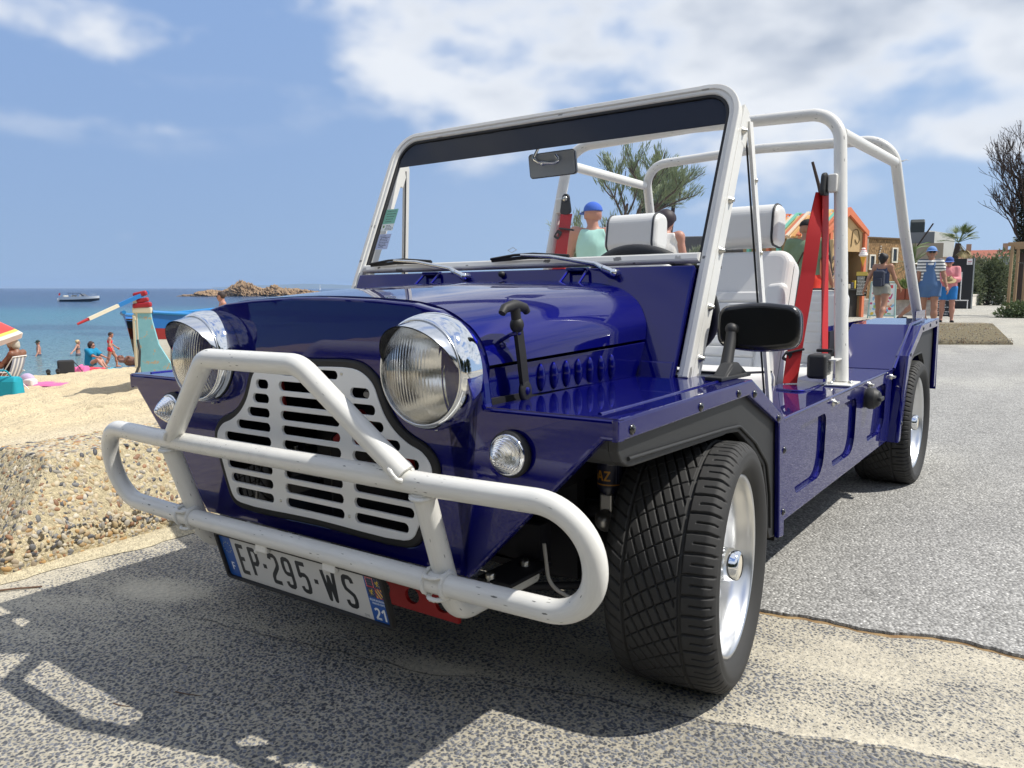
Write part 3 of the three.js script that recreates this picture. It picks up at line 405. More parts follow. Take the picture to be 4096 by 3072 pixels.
    for (const [qx, qy] of [[0.5, 0], [0, 0.5]]) { g.fillStyle = '#1b2a50'; g.fillRect(ax + qx * aw, ay + qy * ah, aw / 2, ah / 2); g.fillStyle = '#d8d8d2'; for (let i = 0; i < 26; i++) g.fillRect(ax + qx * aw + R() * (aw / 2 - 4), ay + qy * ah + R() * (ah / 2 - 4), 3, 3); g.strokeStyle = '#e3c22c'; g.lineWidth = 6; const mx = ax + (qx + 0.25) * aw, my = ay + (qy + 0.25) * ah; g.beginPath(); g.moveTo(mx - 12, my + 24); g.lineTo(mx - 2, my + 6); g.lineTo(mx + 12, my + 22); g.moveTo(mx - 2, my + 6); g.lineTo(mx + 3, my - 16); g.lineTo(mx - 14, my - 6); g.moveTo(mx + 3, my - 14); g.lineTo(mx + 15, my - 4); g.moveTo(mx - 4, my + 4); g.lineTo(mx - 18, my + 2); g.lineTo(mx - 20, my - 18); g.stroke(); g.fillStyle = '#e3c22c'; g.beginPath(); g.arc(mx + 5, my - 20, 7, 0, 7); g.fill(); }
    g.fillStyle = '#c3202c'; g.fillRect(ax + aw / 2, ay + ah / 2, aw / 2, ah / 2); g.save(); g.beginPath(); g.rect(ax + aw / 2 + 5, ay + ah / 2 + 5, aw / 2 - 10, ah / 2 - 10); g.clip(); for (let i = -4; i < 8; i++) { g.strokeStyle = i % 2 ? '#e3c22c' : '#1c3b7c'; g.lineWidth = 12; g.beginPath(); g.moveTo(ax + aw / 2 + i * 17 - 40, ay + ah / 2 - 20); g.lineTo(ax + aw / 2 + i * 17 + 50, ay + ah + 20); g.stroke(); } g.restore();
    txt('RÉGION BOURGOGNE-', cx, H * 0.555, H * 0.06, 0.62, '#e4e8ee'); txt('FRANCHE-COMTÉ', cx, H * 0.625, H * 0.06, 0.62, '#e4e8ee');
    txt('21', cx, H * 0.955, H * 0.36, 0.82, '#dfe3e8');
    txt('TPPR', br - H * 0.16, H * 0.965, H * 0.075, 0.8, '#5b6068', ''); txt('11033', br + H * 0.15, H * 0.985, H * 0.075, 0.8, '#274f86', '');
  }, 2048);
  const pm = new THREE.MeshPhysicalMaterial({ map: t, roughness: 0.35, clearcoat: 0.3 });
  part('plate_face', place(new THREE.PlaneGeometry(w, h), [0, 0, -0.0062]), pm, p);
  each('plate_screw', [[-0.122, 0.031], [0.0925, 0.0355]].map(([x, y]) => place(lathe([[0, 0.003], [0.002, 0.003], [0.0045, 0.002], [0.0055, 0]], 14, 'z'), [x, y, -0.006])), white, p);
}
// red drilled strip and tow bracket under the nose
part('red_subframe_strip', ext('z', [[-0.285, 0.166], [0.285, 0.166], [0.285, 0.224], [-0.285, 0.224]], 0.375, 0.008, 0, [-0.27, -0.18, -0.09, 0, 0.085, 0.165, 0.245].map((x) => Array.from({ length: 18 }, (_, k) => [x + 0.019 * Math.cos(k / 9 * Math.PI), 0.196 + 0.0165 * Math.sin(k / 9 * Math.PI)]))), redPaint);
each('tow_bracket', [-1, 1].flatMap((s) => [slab(0.33 * s, 0.41 * s, 0.262, 0.27, 0.24, 0.38, 0.003), slab(0.30 * s, 0.38 * s, 0.262, 0.34, 0.2, 0.24)]), dark);
each('bracket_bolt', [-1, 1].flatMap((s) => [[0.357, 0.372], [0.372, 0.28]].map(([x, z]) => place(lathe([[0, 0.026], [0.008, 0.026], [0.01, 0.02], [0.01, 0.008], [0.016, 0.006], [0.016, 0]], 6), [x * s, 0.256, z]))), zinc);
// suspension in the wheel arches
for (const s of [-1, 1]) {
  const d = thingPart('damper'); d.position.set(0.478 * s, 0, 0.13);
  part('damper_tube', lathe([[0, 0.6], [0.026, 0.6], [0.026, 0.41], [0.02, 0.4], [0.018, 0.37], [0, 0.37]], 20), phy([0.006, 0.008, 0.03], 0.35, 0, { clearcoat: 0.5 }), d);
  if (s > 0) { const t = label(0.16, 0.045, (g, W, H) => { g.fillStyle = '#0d1330'; g.fillRect(0, 0, W, H); g.fillStyle = '#b8801f'; g.font = 'bold ' + H * 0.62 + 'px sans-serif'; g.fillText('GAZ', W * 0.02, H * 0.7); g.fillRect(0, H * 0.84, W, H * 0.06); g.fillStyle = '#7a7f8a'; for (let i = 0; i < 6; i++) g.fillRect(W * (0.42 + i * 0.04), 0, W * 0.006, H * 0.8); }); part('damper_label', new THREE.CylinderGeometry(0.0265, 0.0265, 0.045, 28, 1, true, -1.6, 6).translate(0, 0.435, 0), new THREE.MeshStandardMaterial({ map: t, roughness: 0.5 }), d); }
  part('damper_eye', [place(lathe([[0, 0.02], [0.012, 0.02], [0.014, 0.008], [0.022, 0.006], [0.022, 0]], 18, 'z'), [0, 0.345, 0.02]), slab(-0.015, 0.015, 0.33, 0.4, -0.01, 0.02, 0.005)], steel, d);
  part('suspension_arm', [bar([0.3 * s, 0.2, 0.1], [0.56 * s, 0.21, 0.06], 0.02), bar([0.28 * s, 0.33, 0.05], [0.56 * s, 0.33, 0.02], 0.02), bar([0.3 * s, 0.215, 0.3], [0.55 * s, 0.2, 0.05], 0.008)], dark);
  part('brake_hose', tube(fillet([[0.43 * s, 0.33, 0.3], [0.44 * s, 0.25, 0.3], [0.5 * s, 0.2, 0.25], [0.55 * s, 0.25, 0.1]], 0.05), 0.004, 6), std([0.3, 0.29, 0.27], 0.6));
  part('axle', slab(0.2 * s, 0.56 * s, 0.18, 0.3, -2.1, -1.9), dark);
}
// --- exterior mirror (car's left) and bonnet strap
{
  const m = thingPart('door_mirror');
  const f = fillet([[-0.084, -0.044, 0, 0.028], [0, -0.055, 0, 0.35], [0.084, -0.044, 0, 0.028], [0.089, 0, 0, 0.2], [0.084, 0.044, 0, 0.028], [0, 0.055, 0, 0.35], [-0.084, 0.044, 0, 0.028], [-0.089, 0, 0, 0.2]], 0, 6, true).map((p) => [p.x, p.y]);
  const g = ext('z', f, -0.012, 0.034, 0.012, [], 5), g2 = ext('z', f.map(([x, y]) => [x * 1.012, y * 1.02]), -0.018, 0.012, 0.004), gl = ext('z', f.map(([x, y]) => [x * 0.94, y * 0.92]), -0.0195, 0.002);
  for (const q of [g, g2, gl]) { q.rotateX(-0.1); q.rotateY(0.16); q.translate(0.660, 0.7165, -0.203); }
  part('housing', [g, g2], blackGloss, m); part('mirror_glass', gl, chrome, m);
  part('arm', [tube([V(0.619, 0.618, -0.115), V(0.616, 0.64, -0.13), V(0.612, 0.69, -0.162), V(0.610, 0.712, -0.17)], (t) => mix(0.0145, 0.0105, t), 14), place(new THREE.SphereGeometry(0.0135, 16, 12), [0.610, 0.713, -0.170]), bar([0.610, 0.713, -0.17], [0.622, 0.713, -0.195], 0.0125)], blackPlastic, m);
  part('foot', [ext('y', [[0.602, -0.045], [0.642, -0.035], [0.655, -0.17], [0.6, -0.2]], 0.613, 0.008, 0.002), ext('x', [[-0.06, 0.619], [-0.10, 0.645], [-0.135, 0.645], [-0.185, 0.619]], 0.612, 0.03, 0.005)], blackPlastic, m);
}
for (const s of [1]) {
  const m = thingPart('bonnet_strap'); const g = [];
  g.push(tube([V(0.437, 0.766, 0.432), V(0.437, 0.774, 0.424), V(0.437, 0.7775, 0.405), V(0.437, 0.7785, 0.395), V(0.437, 0.7775, 0.385), V(0.437, 0.774, 0.366), V(0.437, 0.766, 0.358)], (t) => 0.0065 + 0.0035 * Math.sin(Math.PI * t), 12));
  g.push(tube([V(0.437, 0.776, 0.394), V(0.437, 0.757, 0.391), V(0.437, 0.751, 0.39)], (t) => mix(0.009, 0.0085, t), 12), place(new THREE.SphereGeometry(0.0125, 16, 12), [0.437, 0.745, 0.389], [0, 0, 0], [1, 1.15, 1]));
  g.push(tube([V(0.438, 0.742, 0.388), V(0.438, 0.69, 0.378), V(0.437, 0.638, 0.368), V(0.436, 0.624, 0.366)], 1, 4, { profile: [[0.0095, 0.004], [0.0095, -0.004], [-0.0095, -0.004], [-0.0095, 0.004]], up: V(0, 0, 1) }), place(lathe([[0, 0.006], [0.013, 0.006], [0.0165, 0.002], [0.0165, -0.002], [0, -0.002]], 20, 'x'), [0.436, 0.628, 0.366], [0, 0, 0], [1, 1.2, 1]));
  const q = merge(g); part('strap', s > 0 ? q : mirror(q), rubber, m);
  const b = merge([tube(fillet([[0.404, 0.715, 0.398], [0.43, 0.729, 0.398], [0.445, 0.731, 0.389], [0.43, 0.729, 0.378]], 0.01), 0.0038, 8), place(lathe([[0, 0.004], [0.005, 0.003], [0.007, 0]], 12, 'x'), [0.4135, 0.709, 0.397]), place(lathe([[0, 0.004], [0.006, 0.003], [0.007, 0]], 12, 'x'), [0.441, 0.628, 0.366])]); part('strap_hook', s > 0 ? b : mirror(b), paint, m);
}
// --- roll bar
{
  const r = 0.021, g = [];
  g.push(tube(fillet([[-0.606, 0.492, -1.172], [-0.527, 1.374, -1.362, 0.11], [0, 1.392, -1.372], [0.527, 1.374, -1.362, 0.11], [0.606, 0.492, -1.172]], 0.3, 14), r, 20));
  g.push(tube(fillet([[-0.615, 0.63, -2.5], [-0.585, 1.0, -2.27, 0.3], [-0.553, 1.385, -2.1, 0.12], [0, 1.412, -2.13], [0.553, 1.385, -2.1, 0.12], [0.585, 1.0, -2.27, 0.3], [0.615, 0.63, -2.5]], 0.3, 14), r, 20));
  for (const s of [-1, 1]) g.push(bar([0.533 * s, 1.305, -1.36], [0.561 * s, 1.294, -2.1], 0.0195, 18));
  const b = part('roll_bar', g, white);
  for (const s of [-1, 1]) {
    const q = merge([slab(0.575, 0.655, 0.4885, 0.494, -1.21, -1.08, 0.002), slab(0.577, 0.582, 0.49, 0.575, -1.165, -1.085, 0.001), slab(0.577, 0.605, 0.565, 0.57, -1.18, -1.1, 0.001), slab(0.515, 0.545, 1.105, 1.165, -1.31, -1.275, 0.006)]); part('foot_plate', s > 0 ? q : mirror(q), white, b);
    const bo = merge([place(lathe([[0, 0.008], [0.007, 0.007], [0.008, 0]], 8), [0.64, 0.494, -1.14]), place(lathe([[0, 0.008], [0.007, 0.007], [0.008, 0]], 8), [0.59, 0.494, -1.1])]); part('foot_bolt', s > 0 ? bo : mirror(bo), zinc, b);
    const tab = slab(0.630, 0.634, 0.645, 0.682, -2.55, -2.31, 0.001); part('rear_tab', s > 0 ? tab : mirror(tab), paint, b);
  }
}
// --- seats
const vinyl = phy([0.70, 0.70, 0.68], 0.42, 0, { clearcoat: 0.12, clearcoatRoughness: 0.4 }), piping = std([0.012, 0.013, 0.018], 0.5), vinylRib = vinyl;
function cushion(w, h, d, r, n = 5) { return new RoundedBoxGeometry(w, h, d, n, r); }
function makeSeat() {
  const s = thingPart('front_seat');
  const back = thingPart('backrest', s); back.position.set(0, 0.50, -1.12); back.rotation.x = -0.42;
  const W = 0.185, Hh = 0.475, shp = roundPoly([[-W, -0.05], [W, -0.05], [W * 0.97, Hh - 0.0, 0.06], [-W * 0.97, Hh, 0.06]], 0.02, 8);
  const g = ext('z', shp, -0.11, 0.11, 0.03, [], 5); const ribs = []; for (let k = 0; k < 8; k++) ribs.push(cushion(0.2, 0.041, 0.02, 0.0095, 3).translate(0, 0.005 + k * 0.0405, 0.0));
  part('seat_back', [g, ...[-1, 1].map((q) => place(cushion(0.075, 0.40, 0.045, 0.022), [0.14 * q, 0.14, -0.004], [0, -0.22 * q, 0]))], vinyl, back); part('ribbed_panel', ribs, vinylRib, back);
  each('piping', [tube(shp.map(([x, y]) => V(x * 0.975, y - 0.006, -0.024)), 0.0045, 6, { closed: true }), tube(shp.map(([x, y]) => V(x * 0.975, y - 0.006, -0.1)), 0.0045, 6, { closed: true })], piping, back);
  const hr = thingPart('headrest', s); hr.position.set(0, 1.014, -1.375); hr.rotation.x = -0.12;
  const hp = roundPoly([[-0.062, -0.074], [0.062, -0.074, 0.03], [0.056, 0.074, 0.05], [-0.05, 0.074, 0.035]], 0.035, 8).map(([a, b]) => [a, b]);
  part('headrest_pad', ext('x', hp, -0.114, 0.228, 0.022, [], 5), vinyl, hr); each('piping', [-1, 1].map((q) => tube(hp.map(([z, y]) => V(0.098 * q, y * 0.985, z * 0.985)), 0.0045, 6, { closed: true })), piping, hr);
  part('seat_cushion', [place(cushion(0.38, 0.13, 0.42, 0.04), [0, 0.485, -0.92], [-0.08, 0, 0])], vinyl, s);
  part('cushion_piping', tube(roundPoly([[-0.18, -0.2], [0.18, -0.2], [0.18, 0.2], [-0.18, 0.2]], 0.04).map(([x, z]) => V(x, 0.537 + z * 0.08, -0.92 + z)), 0.004, 6, { closed: true }), piping, s);
  part('seat_base', slab(-0.17, 0.17, 0.19, 0.45, -1.1, -0.76), dark, s);
  return s;
}
const seat = makeSeat(); seat.position.x = 0.226; const seat2 = seat.clone(); car.add(seat2); seat2.position.x = -0.232;
{
  const r = thingPart('rear_seat'); const b = place(new RoundedBoxGeometry(0.88, 0.38, 0.11, 5, 0.05), [0, 0.6, -1.93], [-0.18, 0, 0]);
  const ribs = []; for (let k = 0; k < 6; k++) for (const x of [-0.21, 0.21]) ribs.push(place(cushion(0.3, 0.043, 0.02, 0.0095, 3), [x, 0.5 + k * 0.0425, -1.863 - k * 0.0078], [-0.18, 0, 0]));
  part('seat_back', b, vinyl, r); part('ribbed_panel', ribs, vinylRib, r); part('piping', tube(roundPoly([[-0.43, 0.42], [0.43, 0.42], [0.43, 0.785], [-0.43, 0.785]], 0.05).map(([x, y]) => V(x, y, -1.884 - (y - 0.6) * 0.18)), 0.004, 6, { closed: true }), piping, r);
  part('seat_cushion', place(cushion(0.88, 0.12, 0.4, 0.04), [0, 0.42, -1.7]), vinyl, r); part('seat_base', slab(-0.43, 0.43, 0.19, 0.37, -1.88, -1.52), dark, r);
}
// red seat belts
const red = std([0.52, 0.012, 0.014], 0.55), redDark = red;
function strap(pts, w, th = 0.0015) { // pts: [center, width direction]
  const f = (sgn) => surf(1, pts.length - 1, (u, v) => { const [c, d] = pts[Math.round(v * (pts.length - 1))]; const q = d.clone().normalize().multiplyScalar((u - 0.5) * w * sgn); const n = d.clone().normalize().cross(V(0, 1, 0)).normalize().multiplyScalar(th * sgn); return [c.x + q.x + n.x, c.y + q.y + n.y, c.z + q.z + n.z]; });
  return merge([f(1), f(-1)]);
}
function lerpPts(list, n = 14) { const o = []; for (let i = 0; i + 1 < list.length; i++) for (let k = 0; k < n; k++) { const t = k / n; o.push([list[i][0].clone().lerp(list[i + 1][0], t), list[i][1].clone().lerp(list[i + 1][1], t)]); } o.push(list[list.length - 1]); return o; }
{
  const b = thingPart('seat_belt');
  part('webbing', [strap(lerpPts([[V(0.495, 1.107, -1.275), V(0.5, 0, -1.1)], [V(0.488, 0.97, -1.235), V(1, 0, -0.5)], [V(0.483, 0.84, -1.2), V(1, 0, -0.25)], [V(0.474, 0.62, -1.12), V(1, 0, -0.2)], [V(0.468, 0.49, -1.085), V(0.6, 0, -0.5)]]), 0.046), strap(lerpPts([[V(0.507, 1.11, -1.285), V(0.2, 0, -1)], [V(0.535, 0.57, -1.235), V(0.15, 0, -1)]]), 0.046)], red, b);
  part('buckle_tongue', [place(box(0.062, 0.007, 0.02, [0, 0, 0], 0.003), [0.474, 0.592, -1.106], [0, 0.3, 0.25]), place(ext('z', roundPoly([[-0.012, -0.016], [0.012, -0.016], [0.012, 0.016], [-0.012, 0.016]], 0.006), -0.002, 0.004, 0.001, [roundPoly([[-0.006, -0.006], [0.006, -0.006], [0.006, 0.004], [-0.006, 0.004]], 0.002)]), [0.452, 0.575, -1.1], [0, 0.2, -0.5])], blackPlastic, b);
  part('anchor_loop', [ext('x', roundPoly([[-1.325, 1.095], [-1.245, 1.095], [-1.262, 1.165], [-1.29, 1.175]], 0.015), 0.497, 0.016, 0.005)], blackPlastic, b);
  each('reel', [box(0.06, 0.078, 0.075, [0.552, 0.548, -1.105], 0.012), box(0.05, 0.01, 0.03, [0.545, 0.59, -1.2], 0.003)], blackPlastic, b);
  const c = thingPart('seat_belt');
  part('webbing', [strap(lerpPts([[V(-0.492, 1.1, -1.275), V(1, 0, -0.3)], [V(-0.495, 0.8, -1.19), V(1, 0, -0.2)], [V(-0.47, 0.49, -1.1), V(0.7, 0, -0.5)]]), 0.048), strap(lerpPts([[V(-0.51, 1.1, -1.3), V(0.4, 0, -1)], [V(-0.535, 0.57, -1.235), V(0.3, 0, -1)]]), 0.046)], red, c);
  part('buckle_tongue', [place(box(0.062, 0.007, 0.02, [0, 0, 0], 0.003), [-0.478, 1.038, -1.252], [0, 0.3, -0.15]), place(ext('z', roundPoly([[-0.012, -0.018], [0.012, -0.018], [0.012, 0.018], [-0.012, 0.018]], 0.006), -0.002, 0.004, 0.001, [roundPoly([[-0.006, -0.008], [0.006, -0.008], [0.006, 0.004], [-0.006, 0.004]], 0.002)]), [-0.512, 1.018, -1.24], [0, 0.2, -0.55])], blackPlastic, c);
  const al = ext('z', roundPoly([[-0.03, -0.05], [0.026, -0.045], [0.014, 0.035], [-0.014, 0.035]], 0.015), -0.006, 0.012, 0.003); al.translate(-0.494, 1.145, -1.275); part('anchor_loop', al, blackPlastic, c); part('anchor_bolt', place(lathe([[0, 0.009], [0.008, 0.009], [0.011, 0.004], [0.011, 0]], 6, 'z'), [-0.494, 1.16, -1.269]), zinc, c);
}
{ // steering wheel
  const w = thingPart('steering_wheel'); w.position.set(0.258, 0.757, -0.50); w.rotation.x = 0.62;
  part('wheel_rim', new THREE.TorusGeometry(0.178, 0.016, 12, 60), rubber, w); part('hub', [lathe([[0, 0.03], [0.03, 0.028], [0.04, 0], [0.03, -0.06], [0, -0.06]], 24, 'z'), ...[-0.5, Math.PI + 0.5, -Math.PI / 2].map((a) => bar([0.03 * Math.cos(a), 0.03 * Math.sin(a), 0], [0.17 * Math.cos(a), 0.17 * Math.sin(a), 0], 0.009))], rubber, w); part('column', bar([0, 0, -0.02], [0, 0, 0.3], 0.02), dark, w);
}
// --- wheels
function treadGeo() {
  const R = 0.2495, w = 0.103, NT = 1080, prof = []; // [x, radius, tread?]
  const shoulder = (k) => { const a = k * Math.PI / 2; return [w - 0.016 + 0.016 * Math.sin(a), R - 0.014 + 0.014 * Math.cos(a)]; };
  const xs = []; const nx = 150; for (let i = 0; i <= nx; i++) xs.push(-1 + 2 * i / nx);
  const groove = (x, th) => { // depth of the tread pattern, x across -1 inner .. 1 outer, th angle
    let d = 0; const cut = (dist, half, dep) => { const q = 1 - sm(half * 0.55, half, Math.abs(dist)); if (q * dep > d) d = q * dep; };
    const X = x * w, per = 2 * Math.PI / 42, arc = (t, p, off) => { let q = ((t - off) % p + p) % p; if (q > p / 2) q -= p; return q * R; };
    cut(X - 0.044, 0.0042, 0.0055); cut(X + 0.062, 0.0032, 0.005);
    if (X > 0.048) { cut(arc(th, per, -0.5 * (X - 0.05) + 9 * (X - 0.05) ** 2), 0.0030, 0.005); if (X > 0.062 && X < 0.1) cut(arc(th, per, per * 0.5 - 0.5 * (X - 0.05) + 9 * (X - 0.05) ** 2), 0.0019, 0.004); }
    if (X < -0.066) cut(arc(th, per / 1.5, 3 * X), 0.0024, 0.004);
    if (X > -0.062 && X < 0.042) { cut(arc(th, per, (X - 0.046) * -2.4 + 6 * (X - 0.0) ** 2), 0.0019, 0.0045); const p2 = 2 * Math.PI / 34; if (X < 0.036 && X > -0.056) cut(arc(th, p2, (X + 0.06) * 9.5) * 0.39, 0.0019, 0.005); }
    return d;
  };
  const pos = [], idx = [], side = [[-0.094, 0.226], [-0.1, 0.238]], cols = [];
  const P = (x, r, th) => [x, r * Math.cos(th), r * Math.sin(th)];
  const profile = []; for (const x of xs) { const X = x * w, e = Math.max(0, Math.abs(X) - (w - 0.02)) / 0.02; profile.push([X * (1 - 0.0 * e), R - 0.0135 * e * e - 0.0016 * (X / w) ** 2, x]); }
  const all = [[-0.072, 0.182, null], [-0.098, 0.2, null], [-0.106, 0.215, null], [-0.1055, 0.228, null], ...profile, [0.1055, 0.230, null], [0.1065, 0.226, null], [0.1058, 0.223, null], [0.108, 0.219, null], [0.1075, 0.211, null], [0.103, 0.200, null], [0.097, 0.192, null], [0.091, 0.1855, null], [0.087, 0.182, null]];
  const m = all.length;
  for (let j = 0; j < NT; j++) { const th = j / NT * 2 * Math.PI; for (const [X, r, x] of all) { const d = x === null ? 0 : groove(x, th) * (Math.abs(x) > 0.985 ? 0.6 : 1); pos.push(...P(X, r - d, th)); } }
  for (let j = 0; j < NT; j++) for (let i = 0; i < m - 1; i++) { const a = j * m + i, b = ((j + 1) % NT) * m + i; idx.push(a, b, a + 1, a + 1, b, b + 1); }
  const g = new THREE.BufferGeometry(); g.setAttribute('position', new THREE.Float32BufferAttribute(pos, 3)); g.setIndex(idx); g.computeVertexNormals(); return g;
}
const tyreG = treadGeo();
const tyreM = std([0.028, 0.028, 0.028], 0.72);
const rimG = (() => { // polished lip and dish + barrel
  const pr = [[0.168, -0.09], [0.166, -0.03], [0.152, -0.022], [0.152, 0.0], [0.158, 0.012], [0.160, 0.045], [0.163, 0.06], [0.170, 0.066], [0.172, 0.078], [0.1745, 0.086], [0.179, 0.0905], [0.1835, 0.0895], [0.1845, 0.085], [0.182, 0.08]];
  return lathe(pr, 96, 'x'); })();
const spokeG = (() => { const l = []; for (let k = 0; k < 8; k++) { const a = k / 8 * 2 * Math.PI + 0.2; const g = surf(14, 12, (u, v) => { const q = u * 2 * Math.PI, r = mix(0.05, 0.154, v), wd = 0.012 + 0.017 * Math.sin(Math.PI * Math.min(1, v * 1.05)) + 0.006 * v, hh = 0.010 + 0.024 * Math.sin(Math.PI * v * 0.96 + 0.06); const c = Math.cos(q), s = Math.sin(q); return [mix(0.024, 0.004, v) + hh * Math.max(-0.3, s), r, wd * c]; }); g.rotateX(a); l.push(g); } l.push(lathe([[0.153, -0.02], [0.12, -0.024], [0.06, -0.02], [0, -0.02]], 64, 'x')); return merge(l); })();
const hubG = (() => merge([lathe([[0, 0.072], [0.030, 0.07], [0.036, 0.06], [0.041, 0.04], [0.047, 0.022], [0.062, 0.008], [0.066, -0.01]], 40, 'x')]))();
const capG = lathe([[0.023, 0.0985], [0.0275, 0.097], [0.031, 0.092], [0.034, 0.076], [0.0345, 0.066], [0.032, 0.06]], 40, 'x'), badgeG = lathe([[0, 0.0975], [0.018, 0.0975], [0.0235, 0.0965]], 32, 'x');
const nutsG = merge([0, 1, 2, 3].map((k) => { const g = lathe([[0, 0.03], [0.006, 0.027], [0.009, 0.018], [0.009, 0.0]], 6, 'x'); const a = k * Math.PI / 2 + 0.6; g.translate(0.012, 0.062 * Math.cos(a), 0.062 * Math.sin(a)); return g; }));
function makeWheel() {
  const w = thingPart('wheel'); part('tyre', tyreG, tyreM, w); part('rim', rimG, alloy, w); part('spokes', spokeG, alloyCast, w); part('hub', hubG, alloy, w); part('hub_cap', capG, chrome, w); part('cap_badge', badgeG, std([0.62, 0.58, 0.48], 0.35), w); part('wheel_nut', nutsG, chrome, w); part('valve', bar([0.03, -0.12, 0.085], [0.05, -0.118, 0.083], 0.005), rubber, w);
  part('brake', lathe([[0.05, -0.03], [0.13, -0.03], [0.13, -0.06], [0.05, -0.06]], 40, 'x'), steel, w); return w;
}
const w0 = makeWheel();
for (const [i, s, z, t] of [[0, 1, 0.007, 0.13], [1, -1, 0.007, 0.13], [2, 1, -2.001, 0.0], [3, -1, -2.001, 0.0]]) { const w = i ? w0.clone() : w0; car.add(w); w.position.set((i < 2 ? 0.602 : 0.610) * s, 0.2475, z); w.rotation.set(i * 0.7 + 0.3, s > 0 ? t : Math.PI + t, 0, 'YXZ'); }
// ---------- ground, beach, sea ----------
const G = (x, z) => (0.01205 * x - 0.01001 * z) * (1 - sm(3.2, 9, Math.hypot(x, z + 0.6)));
const kerbX = (z) => -1.245 - 0.05 * sm(0, 1, z) - 10.5 * sm(-5, -16, z);
const beachY = (x, z) => { const d = kerbX(z) - x; const base = -1.83 * d / (kerbX(z) + 24.3); if (x < -24.3) return Math.max(-4, -1.83 - (-24.3 - x) * 0.24 - 0.02 * Math.sin(z)); return Math.max(-1.85, base * sm(0, 1.6, d)); };
function lin(c) { return c.map((v) => v <= 0.04045 ? v / 12.92 : Math.pow((v + 0.055) / 1.055, 2.4)); }
const crackZ = (x) => -0.395 - 0.095 * Math.max(0, x - 0.6) - 0.05 * Math.min(0, x - 0.6) + 0.014 * Math.sin(x * 9.3 + 1) + 0.010 * Math.sin(x * 23) + 0.006 * N3(x * 40, 3, 1);
const jointZ = (x) => 0.335 - 0.25 * x + 0.05 * Math.sin(x * 3.1 + 0.5) * sm(0.3, -0.6, x) + 0.03 * Math.exp(-Math.pow((x - 0.13) / 0.06, 2)) + 0.012 * N3(x * 14, 1, 7) + 0.02 * N3(x * 4, 5, 2);
const TS = 2.9;
const nearMaps = (() => { // worn aggregate: dark chippings in pale sandy mortar, drifts of sand where it has blown in
  const n = 2048, big = cells(370, 11, 1.0), small = cells(620, 12, 1), JZ = Array.from({ length: 2048 }, (_, i) => jointZ(-1.45 + i / 2048 * TS)), col = new Uint8Array(n * n * 4), bmp = new Uint8Array(n * n * 4);
  for (let j = 0; j < n; j++) for (let i = 0; i < n; i++) {
    const u = i / n, v = j / n, X = -1.45 + u * TS, Z = -1.45 + v * TS, o = (j * n + i) * 4;
    const s = Z - JZ[i], C = sm(-0.012, 0.012, s);                       // 1 on the camera's side of the joint
    const w = 0.0028 * n2(X * 110, Z * 110, 2, 1), b = big(((u + w + 1) % 1), ((v + w * 0.7 + 1) % 1)), f = small(u, v);
    const lo = n2(X * 1.6 + 3, Z * 2.4, 1, 4), lo2 = n2(X * 5 + 1, Z * 9, 17, 4), fine = n2(X * 90, Z * 90, 33, 3);
    let sand = C ? 0.36 + 0.34 * lo + 0.2 * lo2 - 0.40 * sm(0.45, 1.0, X) + 0.18 * sm(-0.1, -0.9, X) : 0.60 + 0.45 * lo + 0.3 * lo2 - 0.16 * sm(0.9, 0.2, X);
    sand += 0.55 * Math.exp(-Math.pow((X + 0.79 - 0.15 * (Z - 0.4)) / 0.16, 2) - Math.pow((Z - 0.38 + 0.35 * (X + 0.79)) / 0.085, 2));    // blown drift by the nose
    sand += 0.45 * Math.exp(-Math.pow(s / 0.03, 2)) * sm(0.5, 0.9, X) + 0.3 * sm(-1.05, -1.25, X) + 0.5 * Math.exp(-Math.pow((X - 0.14) / 0.11, 2) - Math.pow((s + 0.02) / 0.04, 2));
    sand = Math.min(1, Math.max(0, sand));
    const size = 0.26 + 0.26 * b[2], stone = sm(size + 0.07, size - 0.07, b[0] + 0.14 * fine + 0.42 * sm(0.35, 0.95, sand));
    const st2 = sm(0.42, 0.3, f[0] + 0.2 * sand + 0.1 * fine) * (f[2] > 0.45 ? 1 : 0) * 0.75;
    const m = 0.66 + 0.13 * (sand - 0.5) + 0.14 * fine + 0.05 * lo2 - 0.05 * C * sm(0.4, 1, X), d = 0.29 + 0.19 * b[3] + 0.09 * fine, d2 = 0.38 + 0.22 * f[3];
    let c = [m * 1.04, m * 1.0, m * 0.90]; c = c.map((q, k) => mix(q, d2 * [1, 1.01, 1.02][k], st2)); c = c.map((q, k) => mix(q, d * [0.97, 1.0, 1.07][k], stone));
    if (Math.abs(s) < 0.0025 + 0.002 * N3(X * 30, Z * 30, 1) && X > -0.6) c = c.map((q) => q * 0.72);
    for (let k = 0; k < 3; k++) col[o + k] = Math.min(255, Math.max(0, c[k] * 255)); col[o + 3] = 255;
    const h = 0.45 + 0.3 * stone * (1 - b[0]) + 0.15 * st2 + 0.25 * fine; bmp[o] = bmp[o + 1] = bmp[o + 2] = Math.min(255, Math.max(0, h * 255)); bmp[o + 3] = 255;
  }
  return [col, bmp].map((d, i) => { const t = new THREE.DataTexture(d, n, n); if (!i) t.colorSpace = THREE.SRGBColorSpace; t.wrapS = t.wrapT = THREE.RepeatWrapping; t.magFilter = THREE.LinearFilter; t.minFilter = THREE.LinearMipmapLinearFilter; t.generateMipmaps = true; t.needsUpdate = true; return t; });
})();
const nearM = new THREE.MeshStandardMaterial({ map: nearMaps[0], bumpMap: nearMaps[1], bumpScale: 0.006, roughness: 0.88 });
